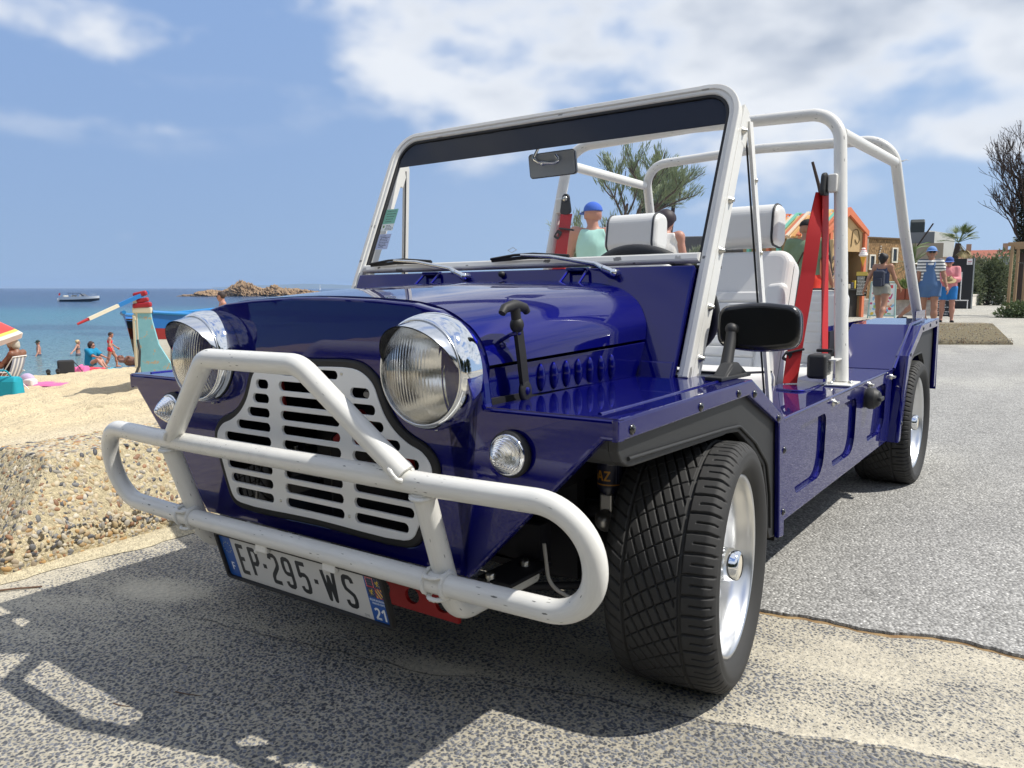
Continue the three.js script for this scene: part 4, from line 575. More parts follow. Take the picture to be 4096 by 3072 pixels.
const asphM = (() => { const n = 1024, a = cells(165, 21, 1), b = cells(330, 22, 1); const val = new Float32Array(n * n);
  const t = dataTex(n, (u, v) => { const p = a(u, v), q = b(u, v), k = p[2]; let g = 0.42 + 0.26 * k + 0.10 * (q[2] - 0.5); const gap = sm(0.35, 0.62, p[0]); g = mix(g, 0.68 - 0.22 * q[2], gap * 0.8); g += 0.05 * tn(u, v, 6, 3); if (q[3] > 0.93) g += 0.22; val[Math.round(v * n) * n + Math.round(u * n)] = 1 - p[0]; return [g * 1.0, g * 0.995, g * 0.975]; });
  const bt = dataTex(n, (u, v) => { const g = val[Math.round(v * n) * n + Math.round(u * n)]; return [g, g, g]; }, false); return new THREE.MeshStandardMaterial({ map: t, bumpMap: bt, bumpScale: 0.004, roughness: 0.9, vertexColors: true }); })();
function colored(g, f) { const p = g.attributes.position, c = new Float32Array(p.count * 3); for (let i = 0; i < p.count; i++) c.set(f(p.getX(i), p.getY(i), p.getZ(i)), i * 3); g.setAttribute('color', new THREE.BufferAttribute(c, 3)); return g; }
{
  const g = surf(60, 60, (u, v) => { const z = mix(crackZ(0) - 0.2, 9, v ** 1.5), x = mix(kerbX(z), 12, u ** 1.3); return [x, G(x, z), z]; }, ([x, , z]) => [(x + 1.45) / TS, (z + 1.45) / TS]);
  g.index.array.reverse(); tag(mesh('road', g, nearM), null, null, null, 'structure'); g.computeVertexNormals();
  const xs = []; for (let i = 0; i <= 420; i++) xs.push(-1.245 + 4.2 * i / 420); for (let i = 1; i <= 30; i++) xs.push(2.955 + i * 0.9);
  const NX = xs.length - 1, NZ = 60; const zs = (j, x) => j === 0 ? crackZ(x) + 0.0 : crackZ(x) - Math.pow(j / NZ, 2.6) * 95;
  const far = surf(NX, NZ + 1, (u, v) => { const i = Math.round(u * NX), j = Math.round(v * (NZ + 1)); const z = zs(Math.max(0, j - 1), xs[i]); let x = xs[i]; if (x < 1) x = mix(kerbX(z) , 1, (x + 1.245) / 2.245); return [x, G(x, z) + (j === 0 ? -0.01 : 0.009), z]; }, ([x, , z]) => [x / 1.35, z / 1.35]);
  colored(far, (x, y, z) => { const n = 1 + 0.28 * fbm(x * 0.5, z * 0.5, 2, 4) + 0.12 * fbm(x * 3, z * 3, 5, 3); const prom = sm(-10.8, -12.2, z - 0.1 * x); const sandy = 0.18 * sm(0.05, 0.3, fbm(x * 0.8 + 5, z * 0.8, 9, 4)); return [n * mix(1, 1.25, prom) + sandy, n * mix(1, 1.22, prom) + sandy * 0.95, n * mix(1, 1.12, prom) + sandy * 0.75]; });
  tag(mesh('road', far, asphM), null, null, null, 'structure');
  // rusty sand gathered along the broken edge
  const strip = surf(400, 2, (u, v) => { const x = mix(-0.9, 3, u), z = crackZ(x) + mix(-0.001, 0.007 + 0.007 * Math.max(0, N3(x * 12, 4, 4)), v); return [x, G(x, z) + 0.003 * (1 - v * 0.9), z]; }); strip.index.array.reverse(); strip.computeVertexNormals();
  colored(strip, (x, y, z) => { const k = 0.5 + 0.5 * N3(x * 30, z * 60, 3); return [mix(0.16, 0.42, k), mix(0.08, 0.30, k), mix(0.035, 0.15, k)]; });
  tag(mesh('joint_sand', strip, new THREE.MeshStandardMaterial({ vertexColors: true, roughness: 1 })), 'rusty sand line along the broken asphalt edge by the front wheel', 'sand', null, 'stuff');
}
const sandTex = dataTex(512, (u, v) => { const g = 0.95 + 0.14 * tn(u, v, 60, 2) + 0.12 * tn(u, v, 200, 4) + 0.07 * tn(u, v, 12, 7); return [g, g * 0.99, g * 0.97]; });
const sandBump = dataTex(512, (u, v) => { const g = 0.5 + 0.35 * tn(u, v, 22, 12) + 0.25 * tn(u, v, 70, 3) + 0.15 * tn(u, v, 220, 3); return [g, g, g]; }, false);
{
  const m = new THREE.MeshStandardMaterial({ map: sandTex, bumpMap: sandBump, bumpScale: 0.05, roughness: 0.95, vertexColors: true });
  const g = surf(420, 420, (u, v) => { const q = v * 2 - 1, z = Math.sign(q) * Math.pow(Math.abs(q), 2.1) * 60 - 3; const x = kerbX(z) - Math.pow(u, 1.35) * (30.5 + kerbX(z)); const soft = sm(2.5, 7, kerbX(z) - x);
    return [x, beachY(x, z) + 0.004 + G(x, z) * (1 - sm(0.3, 2, kerbX(z) - x)) + soft * (0.10 * fbm(x * 1.5, z * 1.1, 3, 4) + 0.075 * N3(x * 3.1, z * 2.2, 8)) * sm(-25.2, -24, x) + 0.014 * fbm(x * 5, z * 5, 1, 3) * sm(0, 0.4, kerbX(z) - x), z]; }, ([x, , z]) => [x / 1.7, z / 1.7]);
  colored(g, (x, y, z) => { const d = kerbX(z) - x, pale = sm(5, 2, d), wet = sm(-24.6, -25.6, x); const a = lin([0.83, 0.77, 0.645]), b = lin([0.81, 0.775, 0.70]), c = lin([0.55, 0.50, 0.42]); const n = 1 + 0.10 * fbm(x * 0.8, z * 0.8, 4, 4); const litter = sm(0.30, 0.42, fbm(x * 2.2, z * 6, 14, 5)) * sm(3.5, 6, d) * 0.35; return [0, 1, 2].map((k) => mix(mix(a[k], b[k], pale), c[k], wet) * n * (1 - litter)); });
  tag(mesh('beach_sand', g, m), null, null, null, 'structure');
}
{ // sea: turquoise over sand, weed patches, deep blue further out
  const wave = dataTex(1024, (u, v) => { const g = 0.5 + 0.5 * tn(u * 1, v * 1, 9, 3) + 0.38 * tn(u, v, 30, 8) + 0.2 * tn(u, v, 90, 5); return [g, g, g]; }, false);
  const m = new THREE.MeshPhysicalMaterial({ vertexColors: true, roughness: 0.16, bumpMap: wave, bumpScale: 0.55, ior: 1.33 });
  const g = surf(420, 260, (u, v) => { const r = 26 * Math.pow(9000 / 26, u), a = mix(-0.6, 2.9, v); return [1 - r * Math.sin(a), -2.55, 1.5 - r * Math.cos(a)]; }, ([x, , z]) => [x / 14, z / 14]);
  const sea = [[26, [0.20, 0.275, 0.27]], [40, [0.125, 0.225, 0.245]], [58, [0.085, 0.19, 0.23]], [75, [0.062, 0.165, 0.225]], [110, [0.042, 0.175, 0.235]], [145, [0.030, 0.135, 0.205]], [185, [0.014, 0.066, 0.15]], [400, [0.010, 0.045, 0.12]], [9000, [0.010, 0.036, 0.10]]];
  colored(g, (x, y, z) => { let r = Math.hypot(x - 1.2, z - 1.5); const wob = 1 + 0.22 * fbm(x * 0.02, z * 0.02, 3, 4); const rr = Math.max(26, r * wob); let i = 0; while (i < sea.length - 2 && rr > sea[i + 1][0]) i++; const t = Math.min(1, Math.max(0, Math.log(rr / sea[i][0]) / Math.log(sea[i + 1][0] / sea[i][0]))); let c = [0, 1, 2].map((k) => mix(sea[i][1][k], sea[i + 1][1][k], t)); const weed = sm(0.06, 0.2, fbm(x * 0.05 + 9, z * 0.09, 6, 4)) * sm(48, 62, r) * sm(125, 95, r) * 0.55 + sm(0.1, 0.22, fbm(x * 0.012 + 2, z * 0.03, 8, 4)) * sm(130, 160, r) * 0.3; return c.map((q, k) => mix(q, [0.022, 0.058, 0.11][k], weed)); });
  tag(mesh('sea', g, m), null, null, null, 'structure');
  const floor = tag(mesh('terrain', new THREE.PlaneGeometry(2400, 2400).rotateX(-Math.PI / 2).translate(1198.8, -0.35, 0), std(lin([0.62, 0.58, 0.5]), 0.95)), null, null, null, 'structure');
}
{ // far coast on the horizon
  const g = surf(200, 6, (u, v) => { const a = mix(0.30, 0.98, u), d = 8200 + 500 * v, n = Math.max(0, 0.5 + fbm(u * 7, 3, 5, 5)) * sm(1, 0.96, u); let h = (26 + 62 * n) * (u > 0.80 ? 0.9 : 1); h *= 0.45 + 0.55 * sm(0.35, 0.5, Math.abs(u - 0.62)) + 0.4 * sm(0.72, 0.86, u) * sm(0.99, 0.9, u); return [1 - d * Math.sin(a), -2.6 + h * sm(0, 0.8, v), 1.5 - d * Math.cos(a)]; });
  tag(mesh('hills', g, std([0.10, 0.13, 0.12], 0.95)), null, null, null, 'structure');
  scene.fog = new THREE.FogExp2(0x9db8dc, 0.00012);
}
// ---------- pebble-faced parking blocks ----------
function parkingBlock(label, cx, cz, turn, L, W, Hh, seed, count, ground, tone = 1) {
  const t = thing('parking_block', label, 'parking block', [cx, ground, cz], turn, null);
  const n = 9, B = [[L / 2, W / 2, -0.05], [L / 2, W / 2, 0.03], [L / 2 - 0.23, W / 2 - 0.135, Hh]];
  const ring = ([a, b, y]) => roundPoly([[-a, -b], [a, -b], [a, b], [-a, b]], 0.018, 5).map(([x, z]) => V(x, y, z));
  const R0 = B.map(ring), m = R0[0].length, pos = [], idx = [];
  const rows = [R0[0], R0[1], ...[0.33, 0.66].map((f) => R0[1].map((p, i) => p.clone().lerp(R0[2][i], f))), R0[2].map((p) => V(p.x, p.y - 0.005, p.z)), R0[2].map((p) => V(p.x * 0.993, p.y, p.z * 0.975))];
  for (const r of rows) for (const p of r) pos.push(p.x, p.y, p.z); const c = pos.length / 3; pos.push(0, Hh, 0);
  for (let j = 0; j < rows.length - 1; j++) for (let i = 0; i < m; i++) { const a = j * m + i, b = j * m + (i + 1) % m, d = a + m, e = b + m; idx.push(a, d, b, b, d, e); } for (let i = 0; i < m; i++) idx.push((rows.length - 1) * m + i, c, (rows.length - 1) * m + (i + 1) % m);
  let g = new THREE.BufferGeometry(); g.setAttribute('position', new THREE.Float32BufferAttribute(pos, 3)); g.setIndex(idx); g = g.toNonIndexed(); g.computeVertexNormals(); g = boxUV(g, 2.2);
  mesh('concrete', g, new THREE.MeshStandardMaterial({ map: mortar, color: new THREE.Color(tone, tone * 0.97, tone * 0.9), bumpMap: mortarB, bumpScale: 0.006, roughness: 0.95 }), t);
  const R = rng(seed), P = g.attributes.position, tri = [], cum = []; let s = 0; const A = V(), Bv = V(), C = V();
  for (let i = 0; i < P.count; i += 3) { A.fromBufferAttribute(P, i); Bv.fromBufferAttribute(P, i + 1); C.fromBufferAttribute(P, i + 2); const n2 = Bv.clone().sub(A).cross(C.clone().sub(A)); const ar = n2.length() / 2; s += ar; cum.push(s); tri.push([A.clone(), Bv.clone(), C.clone(), n2.normalize()]); }
  const peb = new THREE.IcosahedronGeometry(1, 1), im = new THREE.InstancedMesh(peb, std([1, 1, 1], 0.6), count), cols = [[0.64, 0.52, 0.33], [0.58, 0.49, 0.34], [0.66, 0.57, 0.40], [0.62, 0.48, 0.28], [0.50, 0.36, 0.20], [0.58, 0.50, 0.36], [0.42, 0.34, 0.24], [0.55, 0.34, 0.14], [0.36, 0.19, 0.10], [0.34, 0.31, 0.26], [0.62, 0.56, 0.44], [0.20, 0.20, 0.20], [0.09, 0.09, 0.10], [0.46, 0.42, 0.35], [0.66, 0.60, 0.48]];
  for (let k = 0; k < count; k++) {
    const q = R() * s; let lo = 0, hi = cum.length - 1; while (lo < hi) { const md = (lo + hi) >> 1; if (cum[md] < q) lo = md + 1; else hi = md; }
    const [a, b, cc, nn] = tri[lo]; let u = R(), v = R(); if (u + v > 1) { u = 1 - u; v = 1 - v; } const p = a.clone().addScaledVector(b.clone().sub(a), u).addScaledVector(cc.clone().sub(a), v); if (p.y < 0.01 || (p.y < 0.06 && R() < 0.55)) p.y += 0.05;
    const size = 0.0040 + 0.0060 * Math.pow(R(), 2.3) + (R() > 0.99 ? 0.004 : 0), qn = new THREE.Quaternion().setFromUnitVectors(V(0, 1, 0), nn).multiply(new THREE.Quaternion().setFromAxisAngle(V(0, 1, 0), R() * 6.3));
    im.setMatrixAt(k, new THREE.Matrix4().compose(p.addScaledVector(nn, -size * 0.24), qn, V(size * (1 + 0.7 * R()), size * 0.62, size * (0.75 + 0.3 * R())))); const col = cols[Math.floor(R() * cols.length)], br = (0.66 + 0.34 * R()) * tone; im.setColorAt(k, new THREE.Color(col[0] * br, col[1] * br, col[2] * br));
  }
  im.name = 'pebbles'; im.userData.kind = 'stuff'; im.castShadow = im.receiveShadow = true; t.add(im); return t;
}
const mortar = dataTex(512, (u, v) => { const g = 0.74 + 0.18 * tn(u, v, 30, 2) + 0.2 * tn(u, v, 110, 5); return [g, g * 0.945, g * 0.80]; }), mortarB = dataTex(512, (u, v) => { const g = 0.5 + 0.5 * tn(u, v, 40, 2) + 0.3 * tn(u, v, 130, 9); return [g, g, g]; }, false);
parkingBlock('pebble-faced concrete parking block at the beach edge beside the bull bar', -1.605, -0.60, Math.PI / 2 + 0.06, 2.42, 0.60, 0.290, 41, 15000, -0.012, 0.9);
parkingBlock('pebble-faced parking block lying across the promenade behind the car', -0.60, -11.80, 0.62, 2.0, 0.6, 0.31, 43, 5200, 0, 0.5);
{ // broken kerb edge under the near block
  const g = surf(160, 5, (u, v) => { const z = mix(1.2, -2.2, u), e = 0.05 * fbm(z * 6, 2, 2, 4); const x = kerbX(z) + 0.005 + mix(0.075 + e, -0.06, v); const y = G(x, z) + 0.002 + 0.016 * sm(0, 0.35, v) + 0.012 * fbm(z * 14, v * 3, 5, 4) * (v > 0 ? 1 : 0); return [x, y, z]; }, (p) => [p[2] * 2, p[0] * 2]);
  tag(mesh('kerb', g, new THREE.MeshStandardMaterial({ map: mortar, bumpMap: mortarB, bumpScale: 0.01, roughness: 0.95 })), null, null, null, 'structure');
}
// twigs lying on the road
for (const [x, z, a, l, r, lab] of [[-1.12, 0.60, 0.95, 0.13, 0.0035, 'longest dry twig, pointing out of the left edge of the picture below the block'], [-0.20, 0.66, 0.35, 0.06, 0.0012, 'thin dry twig in the car shadow, the right one of two'], [-0.27, 0.76, 0.3, 0.04, 0.0011, 'thin dry twig in the car shadow, the left and nearer one of two']]) { const c = Math.cos(a), s = Math.sin(a), y = G(x, z) + r; tag(mesh('twig', tube([V(x - c * l / 2, y, z + s * l / 2), V(x, y + r * 0.6, z + 0.003), V(x + c * l / 2, y, z - s * l / 2)], (t) => r * (1 - 0.4 * t), 7), std(lin([0.42, 0.33, 0.27]), 0.9)), lab, 'twig'); }

// ---------- foliage tools ----------
function leaves(list, seed, { w = 0.03, l = 0.08, droop = 0.2, curl = 0.15 } = {}) { // list of [pos, outward dir, scale]
  const R = rng(seed), pos = [], nor = [];
  for (const [p, d, sc = 1] of list) {
    const dir = d.clone().add(V(R() - 0.5, R() - 0.5 - droop, R() - 0.5).multiplyScalar(0.9)).normalize(); const side = dir.clone().cross(V(R() - 0.5, R() + 0.2, R() - 0.5)).normalize(); const n = side.clone().cross(dir).normalize();
    const L = l * sc * (0.7 + 0.6 * R()), W = w * sc * (0.7 + 0.6 * R()); const a = p, m1 = p.clone().addScaledVector(dir, L * 0.5).addScaledVector(side, W / 2).addScaledVector(n, L * curl), m2 = p.clone().addScaledVector(dir, L * 0.5).addScaledVector(side, -W / 2).addScaledVector(n, L * curl), e = p.clone().addScaledVector(dir, L);
    pos.push(a.x, a.y, a.z, m1.x, m1.y, m1.z, m2.x, m2.y, m2.z, m1.x, m1.y, m1.z, e.x, e.y, e.z, m2.x, m2.y, m2.z);
  }
  const g = new THREE.BufferGeometry(); g.setAttribute('position', new THREE.Float32BufferAttribute(pos, 3)); g.computeVertexNormals(); g.setAttribute('uv', new THREE.BufferAttribute(new Float32Array(pos.length / 3 * 2), 2)); return g;
}
const leafM = (c, t = 0.35) => phy(lin(c), 0.75, 0, { transmission: t, thickness: 0, side: THREE.DoubleSide });
function branchTree(base, seed, { trunkR = 0.09, lean = V(0.1, 1, 0), len = 1.2, levels = 4, kids = 3, spread = 0.7, shrink = 0.68, up = 0.25, minR = 0.004 } = {}) {
  const R = rng(seed), tubes = [], tips = [];
  const grow = (p, d, l, r, lev) => {
    const pts = [p.clone()]; let q = p.clone(), dd = d.clone(); const n = 4; for (let k = 0; k < n; k++) { dd.add(V((R() - 0.5) * 0.35, (R() - 0.5) * 0.3 + up * 0.12, (R() - 0.5) * 0.35)).normalize(); q = q.clone().addScaledVector(dd, l / n); pts.push(q); if (lev <= 2) tips.push([q.clone(), dd.clone(), lev]); }
    tubes.push(tube(pts, (t) => Math.max(minR, r * (1 - 0.42 * t)), lev > 2 ? 8 : 5, { caps: lev > 2 }));
    if (lev > 0) { const nk = kids + (R() > 0.6 ? 1 : 0); for (let k = 0; k < nk; k++) { const ax = V(R() - 0.5, R() - 0.5, R() - 0.5).cross(dd).normalize(); const nd = dd.clone().applyAxisAngle(ax, spread * (0.5 + 0.8 * R())).applyAxisAngle(dd, R() * 6.3); nd.y += up; nd.normalize(); const at = pts[Math.min(n, 2 + Math.floor(R() * 3))]; grow(at, nd, l * shrink * (0.75 + 0.5 * R()), r * 0.58, lev - 1); } }
  };
  grow(base, lean.clone().normalize(), len, trunkR, levels); return { wood: merge(tubes), tips };
}
const bark = std(lin([0.36, 0.31, 0.27]), 0.95), darkBark = std(lin([0.25, 0.21, 0.19]), 0.95);
function tamarisk(label, x, y, z, seed, h, wide, dens, col) {
  const t = thing('tamarisk_tree', label, 'tree', [x, y, z]); const { wood, tips } = branchTree(V(0, 0, 0), seed, { trunkR: 0.11 * h / 4, lean: V(0.05, 1, 0.1), len: h * 0.36, levels: 4, kids: 3, spread: 0.75 * wide, shrink: 0.70, up: 0.3 });
  mesh('trunk', wood, bark, t); const R = rng(seed + 5), list = [];
  for (const [p, d, lev] of tips) { const n = dens * (lev === 0 ? 1.6 : lev === 1 ? 1 : 0.4); if (R() < 0.16) continue; for (let k = 0; k < n; k++) { const q = p.clone().add(V(R() - 0.5, R() - 0.5, R() - 0.5).multiplyScalar(0.17)); list.push([q, d.clone().add(V(0, 0.35, 0)), 0.7 + 0.8 * R()]); } }
  mesh('crown', leaves(list, seed + 9, { w: 0.016, l: 0.15, droop: -0.1 }), leafM(col, 0.3), t); return t;
}
// ---------- trees and plants ----------
tamarisk('feathery tamarisk tree seen through the windscreen behind the two walkers', -8.75, -0.3, -16.4, 71, 5.6, 1.15, 17, [0.50, 0.55, 0.40]);
tamarisk('low grey green tamarisk bush by the dark hut roof', -8.75, 0.0, -22.4, 77, 2.6, 1, 9, [0.50, 0.53, 0.42]);
tag(mesh('dead_pole', tube([V(-7.46, 0, -17.2), V(-7.45, 1.6, -17.25), V(-7.40, 2.5, -17.36), V(-7.38, 3.3, -17.46)], (t) => mix(0.075, 0.045, t), 8), darkBark), 'leaning bare wooden pole beside the tamarisk tree behind the woman in white', 'pole');
tag(mesh('dead_pole', tube([V(-4.1, 1.2, -19.65), V(-4.3, 2.7, -19.6), V(-4.46, 3.38, -19.57), V(-4.63, 3.97, -19.53)], (t) => mix(0.06, 0.035, t), 8), darkBark), 'bare leaning stick rising above the striped kiosk roof', 'pole');
{ // hut with a dark roof
  const t = thing('beach_hut', 'low hut with dark grey flat roof behind the woman in white', 'hut', [-11.3, 0, -29.6], 0.3);
  mesh('wall', slab(-1.6, 1.6, 0, 2.2, -1.5, 1.5), std(lin([0.45, 0.42, 0.38]), 0.9), t); mesh('roof', [slab(-1.8, 1.9, 2.2, 2.82, -1.7, 1.7, 0.05)], std(lin([0.33, 0.33, 0.33]), 0.85), t);
}
// ---------- striped ice-cream kiosk ----------
{
  const ang = Math.atan2(0.9, 0.44); // local x = gable width, local -z = along the ridge
  const t = thing('ice_cream_kiosk', 'ice cream kiosk with pastel striped plank roof and coral gable boards', 'kiosk', [-4.70, 0, -21.73], ang);
  const W = 1.53, L = 3.3, E = 2.36, A = 3.0; const cs = { coral: [0.86, 0.50, 0.36], cream: [0.93, 0.86, 0.76], tan: [0.87, 0.66, 0.40], aqua: [0.50, 0.80, 0.70], sand: [0.94, 0.80, 0.58] }; const cm = {}; for (const k in cs) cm[k] = std(lin(cs[k]), 0.8);
  const wallM = std(lin([0.66, 0.55, 0.40]), 0.9), inside = std(lin([0.20, 0.17, 0.14]), 0.9);
  mesh('wall', [slab(0.04, 0.1, 0, E - 0.02, -L, -0.05), slab(W - 0.1, W - 0.04, 0, E - 0.02, -L, -0.05), slab(0.1, W - 0.1, 0, E, -L, -L + 0.06)], wallM, t);
  mesh('gable_wall', [ext('z', [[0.12, 1.86], [W - 0.12, 1.86], [W - 0.12, E + 0.02], [W / 2, A - 0.14], [0.12, E + 0.02]], -0.1, 0.05), slab(0.12, 0.42, 0, 1.86, -0.1, -0.05)], std(lin([0.78, 0.66, 0.48]), 0.9), t);
  mesh('interior', [slab(0.12, W - 0.12, 0.02, 0.05, -L + 0.1, -0.2), slab(0.2, W - 0.2, 0.05, 2.3, -1.4, -1.35)], inside, t);
  mesh('counter', [slab(0.42, W - 0.12, 0.0, 0.78, -0.22, -0.12), slab(0.40, W - 0.05, 0.78, 0.82, -0.3, 0.06)], std(lin([0.20, 0.19, 0.18]), 0.7), t);
  mesh('gable_board', ext('z', [[-0.06, E - 0.05], [-0.06, E + 0.09], [W / 2, A + 0.08], [W + 0.06, E + 0.09], [W + 0.06, E - 0.05], [W / 2, A - 0.13]], -0.05, 0.09), cm.coral, t);
  for (const x of [0.02, W - 0.1]) mesh('corner_post', slab(x, x + 0.1, 0, E + 0.02, -0.06, 0.03), cm.coral, t);
  const seq = ['coral', 'aqua', 'sand', 'cream', 'coral', 'tan', 'cream', 'coral', 'aqua', 'cream', 'coral', 'tan', 'cream', 'coral', 'aqua', 'sand'];
  const rise = Math.atan2(A - E, W / 2), sl = Math.hypot(A - E, W / 2) + 0.12;
  for (let k = 0; k < 16; k++) for (const s of [0, 1]) {
    const up = k % 2 ? 0.02 : 0.075, z = -0.1 - (k + 0.5) * 0.2, wd = k % 2 ? 0.13 : 0.105;
    const g = box(sl, 0.05, wd, [0, up, 0], 0.006); g.translate(-sl / 2 + 0.0, 0, 0); g.applyMatrix4(new THREE.Matrix4().makeRotationZ(rise)); g.translate(W / 2, A, z); if (s) { g.translate(-W / 2, 0, 0); const q = mirror(g); q.translate(W / 2, 0, 0); mesh('roof_plank', q, cm[seq[k]], t); } else { mesh('roof_plank', g, cm[seq[k]], t); if (k % 2 === 0) mesh('wall_plank', slab(-0.06, 0.05, 0, E, z - 0.055, z + 0.055), cm[seq[k]], t); }
  }
  mesh('roof_deck', [0, 1].map((s) => { const g = box(sl - 0.05, 0.03, L, [-sl / 2, -0.02, 0]); g.applyMatrix4(new THREE.Matrix4().makeRotationZ(rise)); const q = s ? mirror(g) : g; q.translate(W / 2, A, -L / 2 - 0.05); return q; }), cm.sand, t);
  // painted swirl on the gable
  mesh('gable_ornament', tube(fillet([[0.95, 2.0, -0.04], [1.0, 2.45, -0.04], [1.2, 2.5, -0.04], [1.3, 2.2, -0.04], [1.2, 2.05, -0.04], [1.1, 2.2, -0.04]], 0.08), 0.012, 6), std(lin([0.45, 0.38, 0.24]), 0.8), t);
  mesh('gable_ornament', place(new THREE.SphereGeometry(0.1, 12, 8), [0.72, 2.55, -0.045], [0, 0, 0], [0.5, 1.5, 0.15]), std(lin([0.35, 0.52, 0.50]), 0.8), t);
  for (let k = 0; k < 7; k++) mesh('box', slab(0.5 + k * 0.13, 0.6 + k * 0.13, 0.82, 0.95 + 0.05 * (k % 3), -0.12, -0.02, 0.01), std(lin([[0.25, 0.25, 0.3], [0.8, 0.7, 0.25], [0.3, 0.4, 0.3], [0.75, 0.72, 0.65]][k % 4]), 0.7), t);
  const mt = label(0.28, 0.66, (g, w, h) => { g.fillStyle = '#26261f'; g.fillRect(0, 0, w, h); g.fillStyle = '#c9b45a'; g.fillRect(0, 0, w, h * 0.16); lines(g, w, h, 0.2, 13, 0.06, 0.035, '#d8d8d0', 0.08, 0.95, 8); }, 96);
  const menu = tag(mesh('menu_board', place(new THREE.BoxGeometry(0.28, 0.66, 0.03), [-3.86, 0.95, -22.0], [0, 0.15, 0]), new THREE.MeshStandardMaterial({ map: mt, roughness: 0.8 })), 'narrow black menu board with white lettering at the kiosk counter', 'menu board');
  // stones stuck on the pillar
  const R = rng(15), pl = thing('stone_pillar', 'beige pillar with grey stones stuck on it left of the kiosk door', 'pillar', [-4.52, 0, -21.55], ang); mesh('pillar_body', slab(-0.13, 0.13, 0, 2.15, -0.06, 0.06, 0.02), std(lin([0.75, 0.64, 0.47]), 0.9), pl);
  for (let k = 0; k < 14; k++) mesh('stone', place(new THREE.IcosahedronGeometry(0.07, 1), [(R() - 0.5) * 0.2, 0.8 + k * 0.095, 0.06], [R(), R(), R()], [1.1, 0.75, 0.4]), std(lin([[0.48, 0.47, 0.46], [0.36, 0.36, 0.37], [0.6, 0.52, 0.4]][k % 3]), 0.85), pl);
  const cone = thing('ice_cream_sign', 'giant ice cream cone sign with red and white swirl on the kiosk corner', 'sign', [-3.80, 1.40, -21.75]);
  mesh('cone', place(new THREE.ConeGeometry(0.085, 0.30, 20, 1), [0, 0.15, 0], [Math.PI, 0, 0]), std(lin([0.86, 0.66, 0.25]), 0.7), cone); mesh('swirl', [0, 1, 2, 3].map((k) => place(new THREE.TorusGeometry(0.075 - k * 0.017, 0.042 - k * 0.004, 10, 20), [0, 0.33 + k * 0.052, 0], [Math.PI / 2 + 0.15, 0, 0])), std(lin([0.93, 0.90, 0.88]), 0.5), cone); mesh('red_swirl', [0.4, 1.4, 2.4].map((k) => place(new THREE.TorusGeometry(0.088 - k * 0.017, 0.018, 8, 20), [0, 0.335 + k * 0.052, 0], [Math.PI / 2 + 0.25, 0, 0])), std(lin([0.78, 0.18, 0.22]), 0.5), cone);
}
{ // straw-clad shop
  const t = thing('straw_clad_shop', 'tan straw clad shop wall with two tiny white framed windows', 'shop', [-5.0, 0, -27.73], Math.atan2(0.9, 0.44));
  const sm1 = new THREE.MeshStandardMaterial({ map: dataTex(256, (u, v) => { const g = 0.56 + 0.5 * tn(u, v * 0.2, 60, 3) + 0.2 * tn(u, v, 24, 8); return [g * 1.0, g * 0.80, g * 0.56]; }), roughness: 1 });
  mesh('wall', boxUV(slab(0, 2.1, 0, 2.52, -3, 0), 0.7), sm1, t); mesh('corner_trim', slab(-0.06, 0.04, 0, 2.56, -0.1, 0.05), std(lin([0.62, 0.58, 0.52]), 0.8), t); mesh('roof_edge', slab(-0.1, 2.2, 2.52, 2.57, -3.1, 0.06), std(lin([0.42, 0.34, 0.25]), 0.9), t);
  for (const [x, y] of [[0.30, 1.72], [1.45, 1.98]]) { const w = mesh('window', [slab(x - 0.15, x + 0.15, y - 0.26, y - 0.21, 0, 0.04), slab(x - 0.15, x + 0.15, y + 0.21, y + 0.26, 0, 0.04), slab(x - 0.15, x - 0.1, y - 0.21, y + 0.21, 0, 0.04), slab(x + 0.1, x + 0.15, y - 0.21, y + 0.21, 0, 0.04)], std(lin([0.9, 0.88, 0.82]), 0.7), t); mesh('pane', slab(x - 0.1, x + 0.1, y - 0.21, y + 0.21, 0.001, 0.012), std([0.03, 0.035, 0.04], 0.15), w); }
  for (let k = 0; k < 9; k++) mesh('shell_ornament', place(new THREE.SphereGeometry(0.07, 8, 6), [0.68 + 0.03 * Math.sin(k), 1.62 + k * 0.08, 0.02], [0, 0, 0.4], [1.3 - k * 0.1, 0.35, 0.3]), std(lin([0.72, 0.70, 0.66]), 0.8), t);
}
